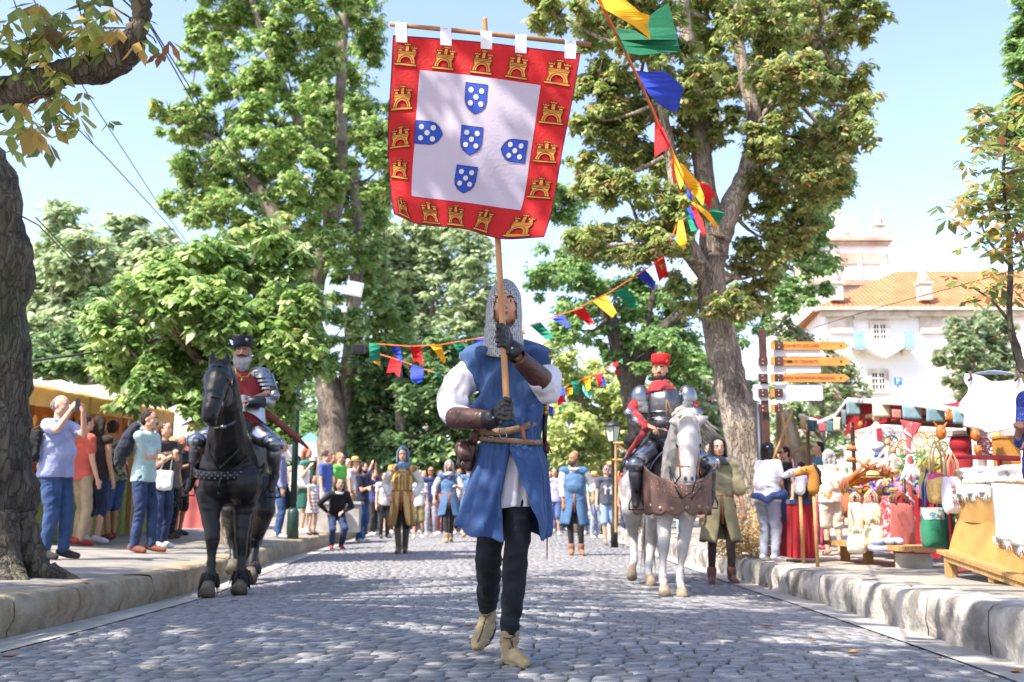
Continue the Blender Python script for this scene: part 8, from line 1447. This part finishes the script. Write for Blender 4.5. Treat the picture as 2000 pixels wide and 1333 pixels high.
    wheel('yellow and orange dream catcher, largest round ornament in the toy stall', 1796, 858, 12.4, .115, '#d8a83c', '#c8862c'); wheel('pale green round ornament right of the yellow dream catcher', 1823, 862, 12.6, .10, '#b4b84c', '#c8c86c'); wheel('dark green round ornament above the cream garlands', 1741, 865, 13, .11, '#4a6a4c', '#8a8a70'); wheel('small ochre round ornament left of the white wrapped post', 1763, 869, 12.8, .08, '#c88a2c', '#8a4a2c'); wheel('olive ornament hanging near the brown felt hat', 1842, 872, 12.3, .07, '#8a9440', '#c8b060'); wheel('lilac dream catcher high left under the beam', 1735, 848, 13.4, .10, '#a88ab0', '#c8b8d0'); wheel('rose hoop ornament at the right end under the white drape', 1922, 868, 11.2, .09, '#8c2438', '#a83c4c'); wheel('dark plum hoop ornament next to the wooden post', 1935, 876, 11.0, .08, '#5c1c34', '#7a2c44')
    # wrapped pole with white feathered charm
    t = thing('display_pole', 'red and white wrapped pole with white feather charm before the red cloth counter', 'pole', (P(1775, 1080, 11.6).x, 11.6, GZ(4.6, 11.6))); a, b = P(1774, 828, 11.6), P(1776, 1000, 11.6); b.z = t.location.z; mb = MB(); mb.tube([a, b], .03, 8); obj('shaft', mb, cloth('#a83a34'), t); mb = MB(); L = (a - b).length; mb.tube([a.lerp(b, i / 60) + Vector((.036 * math.cos(i * .9), .036 * math.sin(i * .9), 0)) for i in range(48)], .012, 5); c = P(1779, 900, 11.45); mb.tube([c + Vector((.05 * math.cos(k * .5), 0, .06 * math.sin(k * .5))) for k in range(14)], .012, 6); [mb.tube([c + Vector((dx, 0, -.05)), c + Vector((dx * 2, -.01, -.14)), c + Vector((dx * 3.4, 0, -.24))], [.012, .028, .004], 6, flat=.4) for dx in (-.04, -.015, .01, .035)]; obj('feathers', mb, cloth('#dcd6d2'), t)
    def doll(lb, x, y, Y, s, cb, cs, nm='doll'):
        c = P(x, y, Y); t = thing(nm, lb, 'doll', tuple(c), 'puppets and dolls of the toy stall'); mb = MB(); mb.chain([c + Vector((0, 0, .2 * s)), c, c - Vector((0, 0, .18 * s))], [.05 * s, .08 * s, .13 * s]); [mb.chain([c + Vector((q * .06 * s, 0, .15 * s)), c + Vector((q * .2 * s, 0, -.02 * s))], [.035 * s, .03 * s]) for q in (-1, 1)]; [mb.chain([c + Vector((q * .05 * s, 0, -.2 * s)), c + Vector((q * .06 * s, 0, -.42 * s))], [.035 * s, .025 * s]) for q in (-1, 1)]; fobj('clothes', mb, .014, cloth(cb), t, 1); mb = MB(); mb.ell(c + Vector((0, 0, .3 * s)), (.07 * s, .07 * s, .085 * s)); obj('head', mb, mat('doll_face', '#b98a68', .7), t); mb = MB(); mb.ell(c + Vector((0, .02, .34 * s)), (.08 * s, .075 * s, .075 * s)); obj('hair', mb, cloth('#7a4a30'), t); mb = MB(); mb.box(c + Vector((0, -.1 * s, 0)), (.09 * s, .04 * s, .22 * s)); obj('sash', mb, cloth(cs), t, False)
    doll('white clad puppet with red sash hanging at the left of the toy stall', 1713, 850, 13.4, .75, '#d8d8e0', '#b01c30'); doll('grey puppet hanging right of the white one', 1735, 892, 13, .6, '#b8b8b0', '#8a8a80'); doll('cream puppet with long legs under the dark green ornament', 1746, 906, 12.9, .55, '#d0c8b4', '#b0a890')
    rg = random.Random(12); nm = ['red', 'pink', 'violet', 'blue', 'white', 'gold', 'black', 'orange', 'turquoise']; cl = ['#a82430', '#d8609c', '#6a4aa0', '#3c5ab0', '#d8d4d8', '#c8983c', '#26222a', '#c8702c', '#3c9ca0']
    for i in range(51):      # small figures and knick-knacks on the counter
        u = i % 17 / 17; row = i // 17; x = 1664 + 165 * u + row * 3; Y = interp(x, [1655, 1738, 1830], [13.3, 12.3, 11.6]) + row * .22 + .1; c = P(x, 958 - row * 8, Y); s = rg.uniform(.035, .06); mb = MB(); k = i % 4
        if k == 0: mb.tube([c - Vector((0, 0, s)), c, c + Vector((0, 0, s * .5)), c + Vector((0, 0, s * 1.4))], [s, s * .8, s * .4, s * .25], 9); mb.ell(c + Vector((0, 0, s * 1.7)), s * .5, 8, 6)
        elif k == 1: mb.ell(c, (s * 1.3, s, s)); mb.ell(c + Vector((s * 1.1, 0, s * .9)), s * .6, 8, 6); mb.cap(c + Vector((s * 1.5, 0, s)), s * .3, c + Vector((s * 2, 0, s * .9)), s * .2)
        elif k == 2: mb.tube([c - Vector((0, 0, s)), c - Vector((0, 0, s * .2)), c + Vector((0, 0, s))], [s * .8, s * 1.1, s * .9], 10)
        else: mb.tube([c + Vector((s * math.cos(a) * 1.2, 0, s * math.sin(a) * 1.2)) for a in [k_ * .6 for k_ in range(11)]], s * .35, 6)
        kind = ['figurine', 'toy_animal', 'pot', 'bangle'][k]; j = rg.randrange(9)
        tag(obj(kind, mb, mat('toy_' + cl[j].strip('#'), cl[j], .5, var=.1)), 'small %s %s, %s from the left in the toy counter\'s %s row' % (nm[j], kind.replace('_', ' '), ORD[i % 17], ['front', 'middle', 'back'][row]), kind.replace('_', ' '), 'small toys on the red counter')
    for i in range(5): a = P(1640 + i * 10, 955 - i * 3, 12.9), P(1700 + i * 14, 897 + i * 6, 12.7); mb = MB(); mb.tube([a[0], a[1]], [.035, .02], 8, flat=.4); q = a[0].lerp(a[1], .78); d = (a[1] - a[0]).normalized(); mb.tube([q - Vector((d.z, 0, -d.x)) * .1, q + Vector((d.z, 0, -d.x)) * .1], .018, 6); tag(obj('wooden_sword', mb, mat('toy_wood', '#b0642c', .6, scale=10, var=.2)), 'slanting wooden toy sword, number %s from the left of the bundle' % ['one', 'two', 'three', 'four', 'five'][i], 'toy sword', 'wooden swords on the toy stall')
    for i in range(6): a = P(1778 + i * 13, 925 - i * 2, 12.3 + i * .05); b = P(1815 + i * 14, 905 - (i % 3) * 8, 12.2); mb = MB(); mb.tube([a, (a + b) / 2 + Vector((0, 0, -.06 if i % 2 else .05)), b], [.02, .03, .02], 7); tag(obj('wooden_bow', mb, mat('toy_wood2', '#8a5426' if i % 2 else '#c08a48', .6, var=.2)), 'curved %s wooden toy bow lying behind the feather pole, %s' % (['pale', 'dark'][i % 2], ['at its left', 'left of the middle', 'in the middle', 'right of the middle', 'near the felt hat bust', 'farthest right'][i]), 'toy bow', 'wooden bows on the toy stall')
    for i, (x, y, Y, s) in enumerate(((1838, 845, 12.0, .15), (1862, 812, 11.9, .12), (1905, 850, 11.2, .12), (1910, 880, 11.2, .1), (1680, 830, 13.8, .1))): s *= .6; c = P(x, y, Y); mb = MB(); mb.ell(c, (s * .7, .05, s)); mb.ell(c + Vector((0, -.05, 0)), (s * .15, .05, s * .3)); [mb.cap(c + Vector((q * s * .4, 0, s * .7)), s * .2, c + Vector((q * s * .9, 0, s * 1.4)), s * .05) for q in (-1, 1)]; tag(obj('leather_mask', mb, mat('mask_leather', '#a85f22', .5, var=.2)), 'tan leather mask %s' % ['hanging left of the brown felt hat', 'pinned above the brown felt hat', 'hanging beside the wooden post, upper one', 'hanging beside the wooden post, lower one', 'hanging at the dark left post of the toy stall'][i], 'mask', 'masks in the toy stall')
    c = P(1777, 838, 11.75); mb = MB(); sheet(mb, P(1758, 820, 11.8), P(1800, 828, 11.7), P(1788, 848, 11.7), P(1772, 862, 11.8), 8, 6, 0, .03); tag(solid(obj('red_scarf', mb, mat('coral_cloth', '#c83c46', .85)), .006), 'coral red scarf knotted at the top of the wrapped pole', 'scarf')
toys()
def bags():
    def tote(lb, x, y, Y, w, h, col, hcol=None, hl=.22, rim=None, grp='bags hanging at the right stalls', nm='tote_bag', round_=.1):
        k = Y / F; c = P(x, y, Y); t = thing(nm, lb, 'bag', tuple(c), grp); w *= k; h *= k; mb = MB(); rr = []
        for v, ws, ds in ((1, .94, .05), (.8, .96, .07), (.3, 1.04, .10), (0, 1.06, .11), (-.6, 1.04, .11), (-.9, .94, .09), (-1, .8, .05)): rr.append([c + Vector((ws * w / 2 * math.copysign(abs(math.cos(a)) ** .5, math.cos(a)), ds * math.sin(a), v * h / 2 + .01 * math.sin(a * 3 + x))) for a in [2 * math.pi * i / 24 for i in range(24)]])
        mb.loft(rr, True); m = col if not isinstance(col, str) else cloth(col); obj('bag_body', mb, m, t); mb = MB()
        for s in (-1, 1): mb.tube([c + Vector((q * w * .3, s * .04, h / 2 + z * hl)) for q, z in ((-1, -.1), (-.9, .6), (0, 1), (.9, .6), (1, -.1))], .012, 6)
        obj('handle', mb, cloth(hcol) if hcol else m, t)
        if rim: mb = MB(); mb.loft([[c + Vector((w * .505 * math.copysign(abs(math.cos(a)) ** .5, math.cos(a)), .075 * math.sin(a), h * z)) for a in [2 * math.pi * i / 24 for i in range(24)]] for z in (.5, .3)]); obj('rim_band', mb, cloth(rim), t)
        return t
    g = tote('green tote bag with blue handles and flowered white top', 1821, 1037, 9.7, 40, 62, '#10845c', '#2a3a9c', .42); mb = MB(); k = 9.7 / F; c = P(1821, 1002, 9.7); mb.loft([[c + Vector((21 * k * math.copysign(abs(math.cos(a)) ** .5, math.cos(a)), .085 * math.sin(a), z)) for a in [2 * math.pi * i / 24 for i in range(24)]] for z in (.05, -.06)]); obj('flowered_top', mb, mat('flower_print', '#d8d4cc', .9, scale=22, col2='#4a9ab0', contrast=(.55, .62)), g)
    tote('darker green tote bag half behind the red rack post', 1852, 1040, 9.9, 26, 60, '#0c6c4a', '#0c6c4a', .2); tote('round straw basket bag with pink rim hanging on the red rack', 1834, 954, 9.4, 40, 56, m_straw, '#b89860', .3, '#c83c8c', nm='basket_bag'); tote('lime yellow quilted bag behind the pink rimmed basket', 1812, 950, 9.8, 26, 50, '#c8c048', None, .15)
    b = tote('white cloth bag with striped embroidery beside the pink rimmed basket', 1861, 968, 9.2, 34, 68, '#d8d2dc', '#c8a070', .22); mb = MB(); c = P(1861, 968, 9.2); [mb.box(c + Vector((0, -.115, z)), (.11, .006, .018)) for z in (-.06, -.02, .03, .07)]; obj('embroidery', mb, cloth('#c0705a'), b, False)
    tote('cream straw handbag on the middle of the printed cloth', 1703, 1003, 11.6, 32, 36, cloth('#d8c494'), '#c8a878', .16, nm='basket_bag'); tote('tall cream shopping bag at the left of the printed cloth', 1672, 1015, 11.8, 26, 62, cloth('#ddd0ac'), '#c8a878', .12); tote('open weave cream basket at the foot of the printed cloth', 1706, 1048, 11.3, 34, 40, cloth('#d6c89e'), None, .1, nm='basket_bag'); tote('pale box shaped bag standing lowest on the left of the low bench', 1674, 1062, 11.5, 34, 34, cloth('#e0d8c4'), None, .08); tote('small brown leather bag behind the flowered blouse woman', 1652, 985, 12.6, 16, 40, '#a8602c', None, .2)
    t = tote('rust red canvas rucksack hanging on the red table cloth', 1763, 1030, 11.2, 42, 88, '#a84a3c', '#8c3a30', .12, nm='rucksack'); mb = MB(); c = P(1763, 1030, 11.2); mb.chain([c + Vector((-.05, -.1, .15)), c + Vector((.02, -.12, -.05)), c + Vector((0, -.1, -.18))], [.05, .05, .03]); fobj('pocket', mb, .014, cloth('#a04436'), t)
    # sandals bundle, lilac shoes
    mb = MB(); c = P(1730, 1058, 11.0); [mb.ell(c + Vector((dx, 0, .0)), (.06, .12, .045)) for dx in (-.09, .03, .12)]; mb.box(c - Vector((0, 0, .07)), (.32, .2, .06)); tag(obj('slippers', mb, cloth('#a8aed0')), 'pale lilac felt slippers on a dark box at the foot of the counter', 'slippers')
    mb = MB(); [mb.tube([P(1765 + d, 935, 11.9), P(1766 + d, 1000, 11.9)], .02, 6) for d in (0, 6)]; tag(obj('hanging_belt', mb, m_brown_leather), 'dark leather belts hanging behind the feather pole', 'belt')
    # red rack
    t = thing('clothes_rack', 'red tubular rack with a crossbar full of bags before the burlap counter', 'rack', (P(1850, 1110, 9.5).x, 9.5, GZ(4, 9.5))); m = mat('red_paint', '#9c1c28', .4); a = P(1848, 892, 9.5); b = P(1990, 896, 8.7); z0 = t.location.z; mb = MB(); mb.tube([a, b], .022, 8); obj('bar', mb, m, t)
    for p, n_ in ((a, 0), (P(1952, 895, 8.9), 1)): mb = MB(); mb.tube([p, Vector((p.x, p.y, z0 + .03))], .02, 8); obj('upright', mb, m, t); mb = MB(); mb.tube([Vector((p.x - .12, p.y - .2, z0 + .03)), Vector((p.x + .2, p.y + .1, z0 + .03))], .018, 8); obj('foot', mb, m, t)
bags()
def burlap_stall():
    z0 = GZ(3.8, 8.5); t = thing('market_stall', 'burlap covered linen counter on a timber bench at the right edge', 'stall', (3.8, 8.5, z0)); A, B = P(1864, 955, 9.2), P(2080, 985, 6.9); zt = A.z; B.z = zt - .02
    m1, m2 = Vector((A.x, A.y, A.z - .28)), Vector((B.x, B.y, B.z - .30)); lo1, lo2 = P(1858, 1075, 9.15), P(2080, 1150, 6.9); mb = MB(); sheet(mb, A, B, m2, m1, 30, 5, 0, .012); obj('upper_burlap', mb, m_burlap, t)
    mb = MB(); d = Vector((-.03, -.03, .03)); sheet(mb, m1 + Vector((.01, .01, .02)), m2 + Vector((.01, .01, .02)), lo2, lo1, 30, 8, 0, .02, 3); sheet(mb, A + Vector((1, .8, 0)), A, Vector((A.x, A.y, lo1.z)), Vector((A.x + 1, A.y + .8, lo1.z)), 10, 6, 0, .02); obj('lower_burlap', mb, m_burlap, t)
    mb = MB(); mb.poly([A, B, B + Vector((1.4, .9, 0)), A + Vector((1.4, .9, 0))], .03, (0, 0, -1)); obj('table_top', mb, m_wood, t, False)
    a, b = P(1850, 1086, 9.0), P(2080, 1165, 6.7); dd = (b - a); M_ = Matrix((dd.normalized(), Vector((0, 0, 1)).cross(dd).normalized(), dd.normalized().cross(Vector((0, 0, 1)).cross(dd).normalized()))).transposed(); mb = MB(); mb.box((a + b) / 2, (dd.length, .06, .085), M=M_); mb.box((a + b) / 2 + Vector((.12, .14, .03)), (dd.length, .3, .03), M=M_); o = obj('timber_bench', mb, m_wood, t, False)
    for x, yt, Y in ((1861, 1092, 8.9), (1950, 1122, 7.9)): p = P(x, yt, Y); mb = MB(); g_ = GZ(p.x, Y); mb.box((p.x, Y + .05, (p.z + g_) / 2), (.075, .09, p.z - g_)); obj('leg', mb, m_wood, o, False)
    for lb, m, q, wv in (('white crocheted shawl with ragged fringe hanging over the burlap', m_crochet, [(1940, 944, 8.3), (2040, 950, 7.2), (2040, 1085, 7.15), (1944, 1050, 8.25)], .02), ('short white lace cloth hanging at the corner of the burlap counter', m_crochet, [(1868, 945, 9.12), (1936, 948, 8.35), (1936, 962, 8.33), (1868, 968, 9.1)], .02)):
        a_, b_, c_, d_ = [P(*p) + Vector((-.03, -.04, .0)) for p in q]; mb = MB(); sheet(mb, a_, b_, c_, d_, 20, 10, 0, wv); rg = random.Random(3)
        for i in range(30): u = i / 29; p = d_.lerp(c_, u); mb.tube([p + Vector((0, 0, .01)), p + Vector((rg.uniform(-.01, .01), 0, -rg.uniform(.03, .09)))], [.008, .002], 4)
        tag(solid(obj('shawl' if 'shawl' in lb else 'lace_cloth', mb, m), .008), lb, 'textile')
    rg = random.Random(6); nm = ['white', 'cream', 'pale blue', 'rose trimmed', 'grey trimmed']; cl = ['#dcd8d6', '#d8ccb0', '#b8c4e0', '#dcc4cc', '#c4c4c8']
    for i in range(14):
        u = (i % 7) / 7 + .04; r_ = i // 7; p = A.lerp(B, u * .75) + Vector((.2 + .35 * r_, .15 + .2 * r_, .03)); mb = MB(); n_ = 3
        for j in range(n_): mb.ell(p + Vector((rg.uniform(-.04, .04), rg.uniform(-.04, .04), .03 + j * .045)), (.16 - j * .03, .12, .035), 10, 6)
        tag(fobj('folded_linen', mb, .014, cloth(cl[i % 5]), None, 1, wrinkle(.012, 14, i)), '%s folded linen pile, %s from the left in the burlap counter\'s %s row' % (nm[i % 5], ORD[i % 7], ['front', 'back'][r_]), 'linen', 'linen piles on the burlap counter')
    # white sheet hung up as an awning
    mb = MB(); a_, b_, c_, d_ = P(1884, 728, 9.0), P(2060, 728, 7.6), P(1968, 836, 8.3), P(1880, 830, 8.9)
    def f(u, v):
        p = P(1886 + 175 * u - 6 * v, 730 + 14 * math.sin(math.pi * min(1, u * 1.2)) * (1 - v) * 1 + 104 * v + 10 * math.sin(u * 5) * v, 9.0 - 1.4 * u); return p + Vector((0, -.08 * math.sin((u * 1.3 + v * .8) * 9) * (.3 + v * .7) - .05 * math.sin((u - v) * 14), 0))
    mb.grid(f, 40, 30); o = thing('hanging_sheet', 'large white sheet knotted up over the burlap stall at the right edge', 'sheet', tuple(P(1940, 780, 8.6))); solid(obj('cloth', mb, mat('white_sheet', '#c9c7cc', .85, scale=3, var=.04, bump=.3, trans=.15), o), .004); 
    for x, Y in ((1894, 8.9), (1985, 8.15)): mb = MB(); mb.tube([P(x, 726, Y), P(x + 3, 738, Y - .02), P(x - 3, 745, Y)], .012, 5); obj('knot_cord', mb, cloth('#5a2a38'), o)
    mb = MB(); mb.grid(lambda u, v: P(1896 + 90 * u, 731 - 7 * math.sin(math.pi * u) * (1 - v) , 9.1 - .8 * u + .2 * v), 14, 4); tag(solid(obj('blue_cloth', mb, mat('sky_blue_cloth', '#a8c4e8', .85)), .004), 'light blue cloth behind the top edge of the white sheet', 'textile')
    mb = MB(); p = P(1966, 885, 9.3); mb.box(p, (.16, .2, .26)); mb.box(p + Vector((0, 0, .14)), (.18, .22, .02)); tag(obj('carton', mb, mat('carton_brown', '#a8742c', .8), None, False), 'tan cardboard box standing behind the folded arms man', 'box')
    # straw bale and wattle behind the squire
    mb = MB(); p = P(1455, 1000, 13.2); rg = random.Random(2)
    for i in range(420): q = Vector((p.x + rg.uniform(-.35, .3), 13.4 + rg.uniform(-.3, .2), GZ(p.x, 13.3) + abs(rg.gauss(0, .28)))); d = Vector((rg.gauss(0, 1), rg.gauss(0, 1), rg.gauss(0, .5))).normalized() * .12; mb.tube([q - d, q + d], .005, 3)
    tag(obj('straw', mb, m_straw), 'loose pile of straw at the foot of the leaning trunk', 'straw', kind='stuff')
    for i, (x0, y0, x1, y1) in enumerate(((1520, 870, 1535, 1060), (1548, 800, 1510, 900), (1530, 810, 1540, 900), (1580, 870, 1500, 905))): mb = MB(); mb.tube([P(x0, y0, 17), P(x1, y1, 16.8)], .03, 6); tag(obj('timber_pole', mb, m_wood), 'pale rough pole of the net frame behind the signpost, %s' % ['upright one', 'slanting to the left', 'steepest one', 'nearly level one'][i], 'pole', 'poles of the net frame')
    mb = MB(); mb.grid(lambda u, v: P(1515 + 75 * u * (.4 + .6 * v), 800 + 130 * v, 17.1 + .1 * math.sin(u * 9)), 10, 8); tag(solid(obj('net', mb, mat('beige_net', '#a8977a', .9)), .004), 'beige netting hung on the poles behind the signpost', 'net')
burlap_stall()
